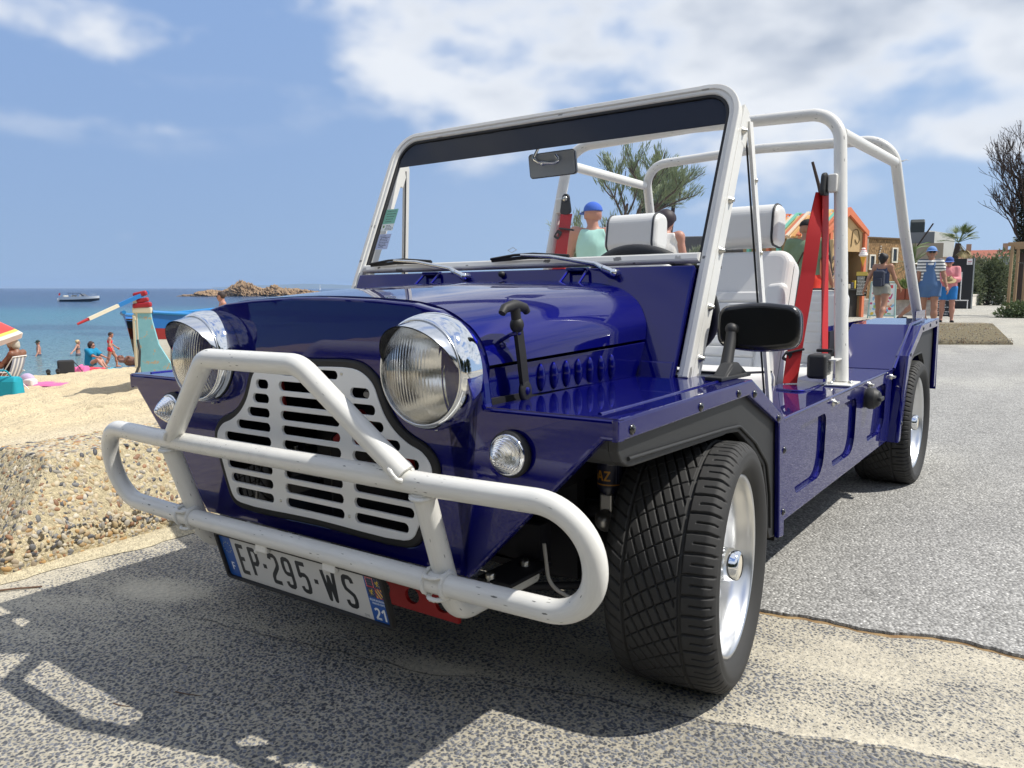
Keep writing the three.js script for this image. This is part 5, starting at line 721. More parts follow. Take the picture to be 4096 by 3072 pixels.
{ // slatted screen wall with roof plant
  const t = thing('slatted_screen', 'white vertical slat screen on the roof behind the walkers', 'screen', [-6.36, 0, -49.3], Math.atan2(4.25, 0.78));
  const l = 4.35; for (let k = 0; k < 24; k++) mesh('slat', slab(0.02 + k * l / 24, 0.02 + k * l / 24 + 0.11, 2.7, 4.1, -0.03, 0.03), std(lin([0.82, 0.82, 0.80]), 0.7), t);
  mesh('screen_back', slab(0, l, 2.72, 4.06, -0.12, -0.08), std(lin([0.68, 0.68, 0.66]), 0.8), t); mesh('wall', slab(-1.5, l + 0.3, 0, 2.7, -3, -0.1), std(lin([0.78, 0.70, 0.60]), 0.9), t);
  const a = thing('roof_ventilation_unit', 'dark grey ventilation cowl on the grey roof box left of the slat screen', 'ventilation unit', [-6.62, 3.3, -47.9], 0.2);
  mesh('housing', slab(-0.55, 0.75, 0, 0.62, -0.6, 0.4, 0.03), std(lin([0.44, 0.45, 0.46]), 0.7), a); mesh('cowl', [ext('x', [[-0.5, 0.6], [0.4, 0.6], [0.36, 1.15], [0.1, 1.32], [-0.4, 1.3]], -0.45, 0.7, 0.05)], std(lin([0.16, 0.19, 0.19]), 0.6), a); mesh('plinth', slab(-0.9, 1.2, -3.3, 0, -1, 0.5), std(lin([0.62, 0.57, 0.5]), 0.9), a);
  tag(mesh('dead_pole', bar([-6.45, 3.1, -46.5], [-5.7, 4.25, -46.2], 0.04), darkBark), 'slanted bare stick in front of the white slat screen', 'pole');
}
// black hoarding panel
{
  const t = thing('black_panel', 'tall black standing panel with a white notice behind the man in pink', 'panel', [-3.06, 0, -36.36], 0.1);
  mesh('board', slab(-0.42, 0.36, 0, 2.06, -0.05, 0.05, 0.01), std(lin([0.10, 0.11, 0.13]), 0.5), t); mesh('edge_post', slab(0.36, 0.41, 0, 2.08, -0.05, 0.05), std(lin([0.6, 0.62, 0.62]), 0.6), t);
  const nt = label(0.2, 0.24, (g, w, h) => { g.fillStyle = '#e6e2e2'; g.fillRect(0, 0, w, h); g.fillStyle = '#b5545e'; g.fillRect(w * 0.15, h * 0.4, w * 0.7, h * 0.12); lines(g, w, h, 0.6, 3, 0.12, 0.05, '#77727a', 0.1, 0.9, 4); }, 64); mesh('notice', place(new THREE.PlaneGeometry(0.2, 0.24), [0.22, 1.93, 0.053]), new THREE.MeshStandardMaterial({ map: nt, roughness: 0.8 }), t);
  const s = thing('white_post', 'thin white post with a crossbar foot in front of the black panel', 'post', [-3.0, 0, -35.5]); mesh('upright', bar([0, 0.36, 0], [0, 1.5, 0], 0.018), std([0.7, 0.7, 0.7], 0.5), s); mesh('crossbar', [bar([-0.25, 0.36, 0], [0.3, 0.36, 0], 0.018), bar([-0.22, 0, 0], [-0.22, 0.36, 0], 0.018), bar([0.27, 0, 0], [0.27, 0.36, 0], 0.018)], std([0.7, 0.7, 0.7], 0.5), s);
}
// low white walls
const wallW = new THREE.MeshStandardMaterial({ map: dataTex(256, (u, v) => { const g = 0.84 + 0.16 * tn(u, v, 8, 3) + 0.1 * tn(u, v, 40, 3); return [g, g * 0.97, g * 0.92]; }), roughness: 0.9 });
for (const [a, b, h, lab] of [[[-5.4, -25.1], [-2.3, -27.1], 0.5, 'low white wall behind the woman with the backpack'], [[-3.30, -42.6], [-3.28, -48.8], 0.56, 'low white wall right of the black panel, nearer length'], [[-3.25, -50.2], [-3.35, -63.5], 0.6, 'low white wall at the far end below the green bushes, farther length']]) {
  const l = Math.hypot(b[0] - a[0], b[1] - a[1]), t = thing('low_wall', lab, 'wall', [a[0], 0, a[1]], Math.atan2(-(b[1] - a[1]), b[0] - a[0])); mesh('wall_body', boxUV(slab(0, l, 0, h - 0.06, -0.25, 0), 1), wallW, t); mesh('coping', boxUV(slab(-0.03, l + 0.03, h - 0.06, h, -0.28, 0.03, 0.01), 1), wallW, t);
}
{ // planter with succulents and the poster board
  const t = thing('planter', 'terracotta planter full of succulents on the low white wall', 'planter', [-3.16, 0.48, -26.35], 0.55); const R = rng(8);
  for (let k = 0; k < 6; k++) mesh('stave', slab(-0.62 + k * 0.2, -0.44 + k * 0.2, 0, 0.34, -0.2, 0.2, 0.02), std(lin([0.58, 0.33, 0.25]), 0.85), t);
  const list = []; for (let k = 0; k < 520; k++) { const p = V((R() - 0.5) * 1.1, 0.33 + R() * 0.14, (R() - 0.5) * 0.34); list.push([p, V((R() - 0.5) * 1.2, 1, (R() - 0.5) * 1.2), 1]); } mesh('succulent', leaves(list, 4, { w: 0.07, l: 0.2, droop: 0 }), leafM([0.50, 0.58, 0.34], 0.2), t);
  const b = thing('poster_stand', 'A-board with bright ice cream poster behind the woman with the backpack', 'poster stand', [-3.39, 0, -22.42], 0.1);
  const pt = label(0.66, 0.85, (g, w, h) => { g.fillStyle = '#e4ece8'; g.fillRect(0, 0, w, h); const Q = rng(21); const C = ['#d8414b', '#e9c948', '#86b9d8', '#d9a27a', '#efe3d0', '#c64f7d', '#8fbf7a']; for (let k = 0; k < 60; k++) { g.fillStyle = C[Math.floor(Q() * 7)]; g.beginPath(); g.ellipse(Q() * w, h * 0.25 + Q() * h * 0.75, 4 + Q() * 13, 4 + Q() * 9, Q() * 3, 0, 7); g.fill(); } g.fillStyle = '#d8414b'; g.fillRect(w * 0.1, h * 0.05, w * 0.8, h * 0.1); }, 160);
  mesh('poster', place(new THREE.PlaneGeometry(0.62, 0.9), [0, 0.52, 0.02], [-0.16, 0, 0]), new THREE.MeshStandardMaterial({ map: pt, roughness: 0.5 }), b); const fm = std(lin([0.62, 0.76, 0.74]), 0.5); mesh('frame', [bar([-0.34, 0.0, 0.12], [-0.31, 1.0, -0.06], 0.018), bar([0.34, 0, 0.12], [0.31, 1.0, -0.06], 0.018), bar([-0.31, 1.0, -0.06], [0.31, 1, -0.06], 0.018), bar([-0.34, 0.08, 0.1], [0.34, 0.08, 0.1], 0.018)], fm, b); mesh('back_leg', [bar([-0.3, 0.98, -0.07], [-0.32, 0, -0.3], 0.014), bar([0.3, 0.98, -0.07], [0.32, 0, -0.3], 0.014)], fm, b);
  const k = thing('chalkboard', 'small chalkboard on the ground between the dungaree woman and the man in pink', 'chalkboard', [-2.2, 0, -24.6], 0.15); const ct = label(0.5, 0.6, (g, w, h) => { g.fillStyle = '#24292f'; g.fillRect(0, 0, w, h); lines(g, w, h, 0.1, 8, 0.11, 0.05, '#aeb2b4', 0.1, 0.95, 6); }, 96); mesh('board', place(new THREE.BoxGeometry(0.5, 0.6, 0.03), [0, 0.33, 0], [-0.12, 0, 0]), new THREE.MeshStandardMaterial({ map: ct, roughness: 0.8 }), k); mesh('foot', [box(0.04, 0.6, 0.03, [-0.2, 0.28, -0.12], 0, [0.3, 0, 0]), box(0.04, 0.6, 0.03, [0.2, 0.28, -0.12], 0, [0.3, 0, 0])], darkBark, k);
}
function blade(g, p, dir, len, w, bend, n = 6, torn = 0, R = Math.random) { // arched leaf with a midrib fold
  const pts = []; let q = p.clone(), d = dir.clone().normalize(); for (let k = 0; k <= n; k++) { pts.push([q.clone(), d.clone()]); d.y -= bend / n; d.normalize(); q = q.clone().addScaledVector(d, len / n); }
  const pos = []; for (let k = 0; k < n; k++) { const side = (i) => { const s = pts[i][1].clone().cross(V(0, 1, 0)); if (s.length() < 0.05) s.set(1, 0, 0); return s.normalize().multiplyScalar(w / 2 * Math.sin(Math.PI * Math.min(0.98, (i + 0.35) / (n + 0.35)))); }; const s0 = side(k), s1 = side(k + 1), a = pts[k][0], b = pts[k + 1][0]; const dz = V(0, -w * 0.12, 0), gap = torn ? 0.82 : 1; const b2 = a.clone().lerp(b, gap); for (const s of [1, -1]) { const A = a.clone().addScaledVector(s0, s).add(dz), B = b2.clone().addScaledVector(s1, s).add(dz); pos.push(a, A, b, b, A, B); } }
  const arr = []; for (const v of pos) arr.push(v.x, v.y, v.z); const o = new THREE.BufferGeometry(); o.setAttribute('position', new THREE.Float32BufferAttribute(arr, 3)); o.computeVertexNormals(); g.push(o);
}
{ // banana plants behind the straw shop
  const M1 = leafM([0.40, 0.52, 0.22], 0.35);
  for (const [x, y, z, s, lab, n, sd] of [[-5.35, 2.45, -31.6, 1, 'banana plant with torn upright leaves left above the straw shop', 7, 3], [-4.65, 2.35, -33.0, 0.8, 'banana plant with drooping leaves by the roll bar above the straw shop', 6, 9]]) { const t = thing('banana_plant', lab, 'plant', [x, 0, z]); const R = rng(sd); mesh('stem', tube([V(0, 0, 0), V(0.03, y - 0.2, 0)], (q) => mix(0.11, 0.06, q), 8), std(lin([0.42, 0.42, 0.26]), 0.8), t);
    for (let k = 0; k < n; k++) { const g = [], a = k / n * 6.28 + R(); blade(g, V(0.02, y - 0.25, 0), V(Math.cos(a) * 0.75, 1.15, Math.sin(a) * 0.75), 1.05 * s * (0.8 + 0.5 * R()), 0.27 * s, 1.0 + R(), 14, 1); mesh('leaf', g, M1, t); } }
  // fan palm
  const t = thing('fan_palm', 'small fan palm with shaggy head beyond the white slat screen', 'palm tree', [-4.32, 0, -44.5]); const R = rng(31); mesh('trunk', tube([V(-0.05, 0, 0), V(-0.15, 1.6, 0), V(0.05, 3.1, 0)], (q) => mix(0.2, 0.13, q), 9), darkBark, t);
  const fm = leafM([0.40, 0.46, 0.26], 0.25), old = leafM([0.62, 0.56, 0.38], 0.2);
  for (let k = 0; k < 22; k++) { const a = R() * 6.28, el = k < 16 ? 0.1 + R() * 1.1 : -0.5 - R() * 0.4, d = V(Math.cos(a) * Math.cos(el), Math.sin(el), Math.sin(a) * Math.cos(el)), c0 = V(0.05, 3.15, 0), hub = c0.clone().addScaledVector(d, 0.45 + 0.2 * R()), g = [tube([c0, hub], 0.014, 5)]; const sd = d.clone().cross(V(0, 1, 0)).normalize(), u2 = sd.clone().cross(d).normalize(); for (let j = 0; j < 15; j++) { const f = (j / 14 - 0.5) * 2.4, dir = d.clone().multiplyScalar(Math.cos(f)).addScaledVector(sd, Math.sin(f)).addScaledVector(u2, 0.15); blade(g, hub, dir, 0.5, 0.05, 0.5, 4); } mesh('frond', g, k < 16 ? fm : old, t); }
  // yuccas by the wall
  for (const [x, z, h, sd, lab] of [[-3.6, -28.2, 1.7, 5, 'tall yucca with spiky head and dark trunk beside the straw shop'], [-3.2, -27.6, 1.15, 6, 'shorter yucca with spiky leaves just behind the roll bar foot']]) { const y = thing('yucca', lab, 'plant', [x, 0, z]); const Q = rng(sd); mesh('trunk', tube([V(0, 0, 0), V(0.06, h * 0.5, 0), V(0.0, h, 0)], (q) => mix(0.13, 0.09, q), 8), darkBark, y); const g = []; for (let k = 0; k < 60; k++) { const a = Q() * 6.28, e = -0.3 + Q() * 1.7; blade(g, V(0, h - 0.1 + Q() * 0.15, 0), V(Math.cos(a) * Math.cos(e), Math.sin(e), Math.sin(a) * Math.cos(e)), 0.55 + 0.25 * Q(), 0.05, 0.35, 4); } mesh('leaf_head', g, leafM([0.42, 0.48, 0.32], 0.15), y); }
}
function bush(name, label, cat, x, y, z, rx, ry, rz, n, seed, col, size, group) {
  const t = thing(name, label, cat, [x, y, z], 0, group), R = rng(seed), list = [], stems = [];
  const lobes = Array.from({ length: 9 }, () => [V((R() - 0.5) * 1.2, 0.15 + R() * 0.75, (R() - 0.5) * 1.2), 0.25 + 0.3 * R()]);
  for (const [c] of lobes) stems.push(tube([V(0, 0, 0), V(c.x * rx * 0.5, c.y * ry * 0.6, c.z * rz * 0.5), V(c.x * rx, c.y * ry, c.z * rz)], (q) => mix(0.03, 0.008, q), 5));
  while (list.length < n) { const [c, r] = lobes[Math.floor(R() * 9)], d = V(R() - 0.5, R() - 0.5, R() - 0.5).normalize(), k = Math.pow(R(), 0.4) * r; const p = V((c.x + d.x * k) * rx, Math.max(0.02, (c.y + d.y * k) * ry), (c.z + d.z * k) * rz); list.push([p, d.clone().add(V(0, 0.5, 0)), 0.7 + 0.7 * R()]); }
  mesh('stem', stems, darkBark, t); mesh('foliage', leaves(list, seed + 1, { w: size * 0.4, l: size, droop: 0 }), leafM(col, 0.3), t); return t;
}
bush('shrub', 'large round olive green shrub behind the far low wall right of the black panel', 'shrub', -3.0, 0, -45.5, 1.6, 2.0, 1.4, 9000, 51, [0.42, 0.46, 0.32], 0.16);
bush('shrub', 'bright leafy shrub between the road sign and the wooden tree guard', 'shrub', -2.2, 0, -55.5, 2.2, 2.6, 1.6, 7000, 52, [0.42, 0.50, 0.30], 0.2);
bush('shrub', 'dark green shrub far behind the wooden tree guard at the right edge', 'shrub', -0.4, 0, -52, 2.2, 3.2, 2, 6000, 53, [0.33, 0.40, 0.25], 0.22);
bush('shrub', 'loose green scrub growing against the distant red roofed house', 'shrub', -5.6, 0, -72, 3.4, 3.2, 2, 6000, 54, [0.44, 0.46, 0.34], 0.22);
bush('weed_clump', 'low green weeds at the foot of the wooden tree guard posts', 'weeds', -0.25, 0, -25.2, 0.8, 0.34, 0.5, 1800, 55, [0.33, 0.40, 0.22], 0.1);
{ // distant house
  const t = thing('house', 'distant long house with red tiled roof and green awning', 'house', [-7.0, 0, -88], 0.08); const wl = std(lin([0.80, 0.74, 0.62]), 0.9);
  mesh('wall', slab(-4.5, 4, 0, 3.6, -5, 0), wl, t); const rf = mesh('roof', ext('x', [[0.5, 3.55], [-2.5, 4.65], [-5.5, 3.55]], -4.8, 9.2), std(lin([0.60, 0.36, 0.29]), 0.9), t); for (const x of [-1.6, 1.5, 2.3]) mesh('chimney', slab(x - 0.22, x + 0.22, 4.2, 5.25, -2.6, -2.1), std(lin([0.66, 0.56, 0.46]), 0.9), rf);
  mesh('awning', [slab(-4.4, 2.2, 2.55, 3.0, 0.3, 1.6, 0.02), slab(-4.4, 2.2, 2.3, 2.42, 1.4, 1.5)], std(lin([0.42, 0.56, 0.40]), 0.8), t); for (const x of [-3, -1.2, 0.6, 2.8]) { const w = mesh('window', slab(x - 0.4, x + 0.4, 1.0, 2.2, 0, 0.04), std(lin([0.85, 0.83, 0.78]), 0.7), t); mesh('pane', slab(x - 0.33, x + 0.33, 1.07, 2.13, 0.041, 0.05), std([0.06, 0.07, 0.08], 0.1), w); }
  for (const [x, z, y, lab, r] of [[-4.1, -66, 2.2, 'white parasol in front of the distant house, left one', 0.9], [-1.7, -60, 1.9, 'white parasol seen between the wooden tree guard posts', 1.4], [-2.6, -70, 2.75, 'small white parasol below the red roof at right', 0.9]]) { const p = thing('parasol', lab, 'parasol', [x, 0, z]); mesh('canopy', place(new THREE.ConeGeometry(r, 0.42, 8, 1, true), [0, y + 0.2, 0]), phy([0.8, 0.79, 0.76], 0.9, 0, { side: THREE.DoubleSide, transmission: 0.3, thickness: 0 }), p); mesh('pole', bar([0, 0, 0], [0, y + 0.4, 0], 0.03), std([0.6, 0.6, 0.6], 0.5), p); }
}
{ // sign seen from behind
  const t = thing('road_sign', 'grey back of a rectangular road sign on a post', 'sign', [-2.72, 0, -50.5]); const m = std(lin([0.52, 0.54, 0.56]), 0.5, 0.4);
  mesh('panel', slab(-0.30, 0.30, 2.12, 2.62, -0.02, 0.0, 0.006), m, t); mesh('post', bar([0, 0, 0.03], [0, 2.6, 0.03], 0.035), m, t); mesh('bracket', [slab(-0.28, 0.28, 2.26, 2.30, 0, 0.025), slab(-0.28, 0.28, 2.46, 2.5, 0, 0.025)], std(lin([0.66, 0.68, 0.7]), 0.5, 0.4), t);
}
{ // wooden tree guard and the bare ivy-clad tree
  const wd = std(lin([0.62, 0.52, 0.40]), 0.85); const t = thing('tree_guard', 'wooden frame of round posts and rails round the bare tree', 'tree guard', [-0.63, 0, -25.3]);
  const ps = [[0, 0], [0.08, -1.05], [0.31, -0.72], [0.72, -0.1]]; for (const [x, z] of ps) mesh('post', tube([V(x, 0, z), V(x + 0.01, 2.02, z)], 0.042, 9), wd, t);
  mesh('rail', slab(-0.1, 0.9, 2.02, 2.13, -0.06, 0.04, 0.01), wd, t); mesh('rail', slab(0.0, 0.95, 1.98, 2.09, -1.1, -1.0, 0.01), wd, t); mesh('tie', tube([V(0.2, 1.55, 0.3), V(0.5, 1.48, 0.1), V(0.8, 1.55, 0)], 0.012, 6), rubber, t);
  const b = thing('bare_tree', 'bare twiggy tree at the right edge with dark ivy on its trunk', 'tree', [-0.50, 0, -27.5]); const wl = [], tips = []; for (let k = 0; k < 13; k++) { const a = k * 2.4, o = branchTree(V(0, 1.9 + k * 0.16, 0), 119 + k, { trunkR: 0.035, lean: V(Math.cos(a) * 0.75, 1.0, Math.sin(a) * 0.75), len: 0.72, levels: 4, kids: 3, spread: 0.5, shrink: 0.76, up: 0.35, minR: 0.005 }); wl.push(o.wood); tips.push(...o.tips); } const wood = merge(wl);
  mesh('trunk', tube([V(0.05, 0, 0), V(0, 0.9, 0), V(0, 1.92, 0), V(0.03, 3.3, 0), V(0.02, 4.2, 0)], (q) => mix(0.11, 0.03, q), 9), darkBark, b); mesh('branches', wood, darkBark, b); const R = rng(4), list = []; for (let k = 0; k < 2600; k++) { const a = R() * 6.28, h = 1.9 + Math.pow(R(), 1.1) * 2.2, r = 0.06 + 0.16 * R(); list.push([V(Math.cos(a) * r, h, Math.sin(a) * r), V(Math.cos(a), 0.2, Math.sin(a)), 1]); } mesh('ivy', leaves(list, 8, { w: 0.06, l: 0.08 }), leafM([0.20, 0.23, 0.14], 0.1), b);
  const dr = []; for (let k = 0; k < tips.length; k += 19) dr.push([tips[k][0], tips[k][1], 0.8]); mesh('dry_leaves', leaves(dr, 18, { w: 0.04, l: 0.06 }), leafM([0.33, 0.28, 0.2], 0.2), b);
}
// trees across the road behind the viewer: they are what the nose and lamps mirror
{
  const M2 = leafM([0.24, 0.30, 0.17], 0.2); const t = thing('roadside_tree', 'dense dark roadside tree across the road behind the viewer', 'tree', [-9, 0, 11], 0, 'dark roadside trees across the road behind the viewer'); const R = rng(91), list = [];
  const lobes = Array.from({ length: 14 }, () => V((R() - 0.5) * 3.4, 1.4 + R() * 3.6, (R() - 0.5) * 3)); while (list.length < 5200) { const c = lobes[Math.floor(R() * 14)], d = V(R() - 0.5, R() - 0.5, R() - 0.5).normalize(), k = Math.pow(R(), 0.4) * 1.15; list.push([c.clone().addScaledVector(d, k), d, 0.8 + R()]); }
  mesh('trunk', [tube([V(0, 0, 0), V(0.1, 1.2, 0), V(0, 3.4, 0)], (q) => mix(0.2, 0.08, q), 8), ...lobes.map((c) => tube([V(0.05, 1.4, 0), c.clone().lerp(V(0, 1.8, 0), 0.4), c], 0.04, 5))], darkBark, t); mesh('crown', leaves(list, 92, { w: 0.17, l: 0.34, droop: 0 }), M2, t);
  for (const [x, z, r, s] of [[-5.2, 12.5, 1, 1.1], [-1.5, 12, 2, 0.95], [2.4, 12.8, 3, 1.15], [6.3, 12, 4, 1], [10, 11, 5, 1.1], [13.5, 9.0, 2.2, 1.0], [-12.8, 9.5, 2.5, 0.9], [15.5, 5, 1.2, 1.1], [17, 0.5, 0.4, 1.0], [17.5, -4, 3.4, 1.1]]) { const c = t.clone(); c.name = uniq('roadside_tree'); c.position.set(x, 0, z); c.rotation.y = r; c.scale.setScalar(s); scene.add(c); }
}
// ---------- people ----------
function nets(sdf, lo, hi, cell) { // surface nets
  const nx = Math.ceil((hi.x - lo.x) / cell) + 1, ny = Math.ceil((hi.y - lo.y) / cell) + 1, nz = Math.ceil((hi.z - lo.z) / cell) + 1, F = new Float32Array(nx * ny * nz), p = V();
  for (let k = 0, o = 0; k < nz; k++) for (let j = 0; j < ny; j++) for (let i = 0; i < nx; i++, o++) F[o] = sdf(p.set(lo.x + i * cell, lo.y + j * cell, lo.z + k * cell));
  const id = new Int32Array(F.length).fill(-1), pos = [], idx = [], sx = 1, sy = nx, sz = nx * ny, C = [0, sx, sy, sx + sy, sz, sx + sz, sy + sz, sx + sy + sz], E = [[0, 1], [2, 3], [4, 5], [6, 7], [0, 2], [1, 3], [4, 6], [5, 7], [0, 4], [1, 5], [2, 6], [3, 7]];
  for (let k = 0; k < nz - 1; k++) for (let j = 0; j < ny - 1; j++) for (let i = 0; i < nx - 1; i++) {
    const o = i + j * sy + k * sz; let m = 0; for (let c = 0; c < 8; c++) if (F[o + C[c]] < 0) m |= 1 << c; if (m === 0 || m === 255) continue;
    let x = 0, y = 0, z = 0, n = 0; for (const [a, b] of E) { if (((m >> a) & 1) === ((m >> b) & 1)) continue; const fa = F[o + C[a]], t = fa / (fa - F[o + C[b]]); x += (a & 1) + t * ((b & 1) - (a & 1)); y += ((a >> 1) & 1) + t * (((b >> 1) & 1) - ((a >> 1) & 1)); z += (a >> 2) + t * ((b >> 2) - (a >> 2)); n++; }
    id[o] = pos.length / 3; pos.push(lo.x + (i + x / n) * cell, lo.y + (j + y / n) * cell, lo.z + (k + z / n) * cell);
  }
  for (let k = 1; k < nz - 1; k++) for (let j = 1; j < ny - 1; j++) for (let i = 1; i < nx - 1; i++) {
    const o = i + j * sy + k * sz, s = F[o] < 0;
    for (const [d, u, v] of [[sx, sy, sz], [sy, sz, sx], [sz, sx, sy]]) { if (s === F[o + d] < 0) continue; const a = id[o - u - v], b = id[o - v], c = id[o], e = id[o - u]; if (a < 0 || b < 0 || c < 0 || e < 0) continue; s ? idx.push(a, b, c, a, c, e) : idx.push(a, c, b, a, e, c); }
  }
  const g = new THREE.BufferGeometry(); g.setAttribute('position', new THREE.Float32BufferAttribute(pos, 3)); g.setIndex(idx); g.computeVertexNormals(); return g;
}
// a primitive: tapered capsule {a, b, ra, rb, flat (depth squash), cut (keep only t < cut)}
const cap = (a, b, ra, rb, flat = 1, cut = 9) => ({ a, b, ra, rb, flat, cut });
function dist(p, q) {
  const bx = q.b.x - q.a.x, by = q.b.y - q.a.y, bz = (q.b.z - q.a.z), px = p.x - q.a.x, py = p.y - q.a.y, pz = p.z - q.a.z, L = bx * bx + by * by + bz * bz || 1e-9;
  const tt = (px * bx + py * by + pz * bz) / L, t = Math.min(1, Math.max(0, tt)), dx = px - bx * t, dy = py - by * t, dz = (pz - bz * t) / q.flat;
  let d = (Math.sqrt(dx * dx + dy * dy + dz * dz) - (q.ra + (q.rb - q.ra) * t)) * Math.min(1, q.flat * 1.15);
  if (q.cut < 2) d = Math.max(d, (tt - q.cut) * Math.sqrt(L)); return d;
}
function blend(list, k) { return (p) => { let d = 9; for (const q of list) { const e = dist(p, q); if (e > d + k) continue; if (d > e + k) { d = e; continue; } const h = Math.max(0, k - Math.abs(d - e)) / k; d = Math.min(d, e) - h * h * k * 0.25; } return d; }; }
function bounds(list, pad) { const lo = V(9, 9, 9), hi = V(-9, -9, -9); for (const q of list) for (const [p, r] of [[q.a, q.ra], [q.b, q.rb]]) { lo.min(p.clone().subScalar(r + pad)); hi.max(p.clone().addScalar(r + pad)); } return [lo, hi]; }
function skin(list, cell, k = 0.03, inflate = 0, clip = null, folds = 0) { const l = inflate ? list.map((q) => ({ ...q, ra: q.ra + inflate, rb: q.rb + inflate })) : list; const [lo, hi] = bounds(l, cell * 2.5), f = blend(l, k); const ff = folds ? (p) => { const d = f(p); return Math.abs(d) > 0.08 ? d : d + folds * (N3(p.x * 9 + p.y * 5, p.y * 7, p.z * 9) + 0.7 * N3(p.x * 22, p.y * 9 + p.x * 8, p.z * 22)); } : f; return nets(clip ? (p) => Math.max(ff(p), clip(p)) : ff, lo, hi, cell); }
const rad = (d) => d * Math.PI / 180;
function figure(o) { // -> joints and primitives; faces +z
  const H = o.H, f = o.female ? 1 : 0, fat = o.fat ?? 1, J = {}; const X = (v, a) => v.applyAxisAngle(V(1, 0, 0), a);
  const lean = rad(o.lean ?? 0); J.pelvis = V(0, 0, 0); const spine = (y, z = 0) => X(V(0, y * H, z * H), lean);
  J.waist = spine(0.085); J.chest = spine(0.185); J.neck = spine(0.302); J.head = spine(0.302).add(V(0, 0.064 * H, 0.012 * H).applyEuler(new THREE.Euler(rad(o.nod ?? 0), rad(o.headTurn ?? 0), 0)));
  const L = []; const torso = [cap(V(0, 0.0, 0), J.waist, (0.088 + 0.008 * f) * H * fat, 0.074 * H * fat, 0.70), cap(J.waist, J.chest, 0.074 * H * fat, (0.088 - 0.006 * f) * H * fat, 0.70)];
  J.arms = []; J.legs = [];
  for (const [i, s] of [[0, 1], [1, -1]]) { // 0: own left is +x when facing +z
    const sh = spine(0.272).add(V(s * (0.108 - 0.010 * f) * H, 0, 0)), [fw, out, el, tw = 0] = (o.arms ?? [[5, 8, 12], [5, 8, 12]])[i];
    const dir = (a) => V(0, -1, 0).applyAxisAngle(V(1, 0, 0), -rad(a)).applyAxisAngle(V(0, 0, 1), s * rad(out)); const ed = dir(fw), elb = sh.clone().addScaledVector(ed, 0.172 * H); let fd = V(0, -1, 0).applyAxisAngle(V(1, 0, 0), -rad(fw + el)).applyAxisAngle(V(0, 0, 1), s * rad(out)).applyAxisAngle(ed, s * rad(tw)); const wr = elb.clone().addScaledVector(fd, 0.15 * H);
    J.arms.push({ sh, elb, wr, fd, s });
    torso.push(cap(spine(0.235), sh, 0.052 * H, 0.036 * H, 0.9)); L.push(cap(sh, elb, 0.033 * H * (f ? 0.88 : 1), 0.025 * H), cap(elb, wr, 0.0255 * H * (f ? 0.9 : 1), 0.0165 * H));
    const hip = V(s * 0.052 * H, -0.015 * H, 0), [tf, to, kn] = (o.legs ?? [[2, 3, 4], [-2, 3, 4]])[i]; const td = V(0, -1, 0).applyAxisAngle(V(1, 0, 0), -rad(tf)).applyAxisAngle(V(0, 0, 1), s * rad(to)), knee = hip.clone().addScaledVector(td, 0.235 * H), sd = V(0, -1, 0).applyAxisAngle(V(1, 0, 0), -rad(tf - kn)).applyAxisAngle(V(0, 0, 1), s * rad(to * 0.5)), ank = knee.clone().addScaledVector(sd, 0.232 * H);
    const toe = ank.clone().add(V(s * 0.012 * H, -0.022 * H, 0.088 * H).applyAxisAngle(V(1, 0, 0), o.pointToe ? -rad(tf - kn) : 0)), heel = ank.clone().add(V(0, -0.02 * H, -0.018 * H)); J.legs.push({ hip, knee, ank, toe, heel });
    L.push(cap(hip, knee, 0.055 * H * (f ? 1.04 : 1) * fat, 0.034 * H), cap(knee, knee.clone().lerp(ank, 0.4), 0.033 * H, 0.034 * H), cap(knee.clone().lerp(ank, 0.35), ank, 0.034 * H, 0.021 * H), cap(heel, toe, 0.021 * H, 0.016 * H));
  }
  const nk = cap(spine(0.285), J.head.clone().add(V(0, -0.02 * H, -0.008 * H)), 0.034 * H, 0.031 * H);
  J.L = L; J.torso = torso; J.neckCap = nk; return J;
}
function handGeo(a, H, cell = 0.0042) { // palm, four fingers and a thumb, slightly curled
  const k = H / 1.72, d = a.fd.clone().normalize(), s = a.s, side = V(0, 0, 1).addScaledVector(d, -d.z).normalize(), nrm = d.clone().cross(side).multiplyScalar(s).normalize(), P = (u, v, w) => a.wr.clone().addScaledVector(d, u * k).addScaledVector(side, v * k).addScaledVector(nrm, w * k);
  const l = [cap(P(-0.01, 0, 0), P(0.03, 0, 0), 0.024 * k, 0.03 * k), cap(P(0.03, 0.016, 0), P(0.08, 0.024, 0), 0.019 * k, 0.014 * k), cap(P(0.03, -0.016, 0), P(0.078, -0.022, 0), 0.019 * k, 0.014 * k)];
  for (const [v, len] of [[0.029, 0.07], [0.010, 0.08], [-0.010, 0.074], [-0.028, 0.058]]) { l.push(cap(P(0.08, v, 0), P(0.08 + len * 0.5, v * 1.1, 0.008), 0.0092 * k, 0.0085 * k), cap(P(0.08 + len * 0.5, v * 1.1, 0.008), P(0.08 + len * 0.9, v * 1.1, 0.032), 0.0085 * k, 0.007 * k)); }
  l.push(cap(P(0.02, 0.024, 0), P(0.055, 0.05, 0.012), 0.013 * k, 0.0105 * k), cap(P(0.055, 0.05, 0.012), P(0.088, 0.056, 0.026), 0.0105 * k, 0.008 * k)); return skin(l, cell, 0.008);
}
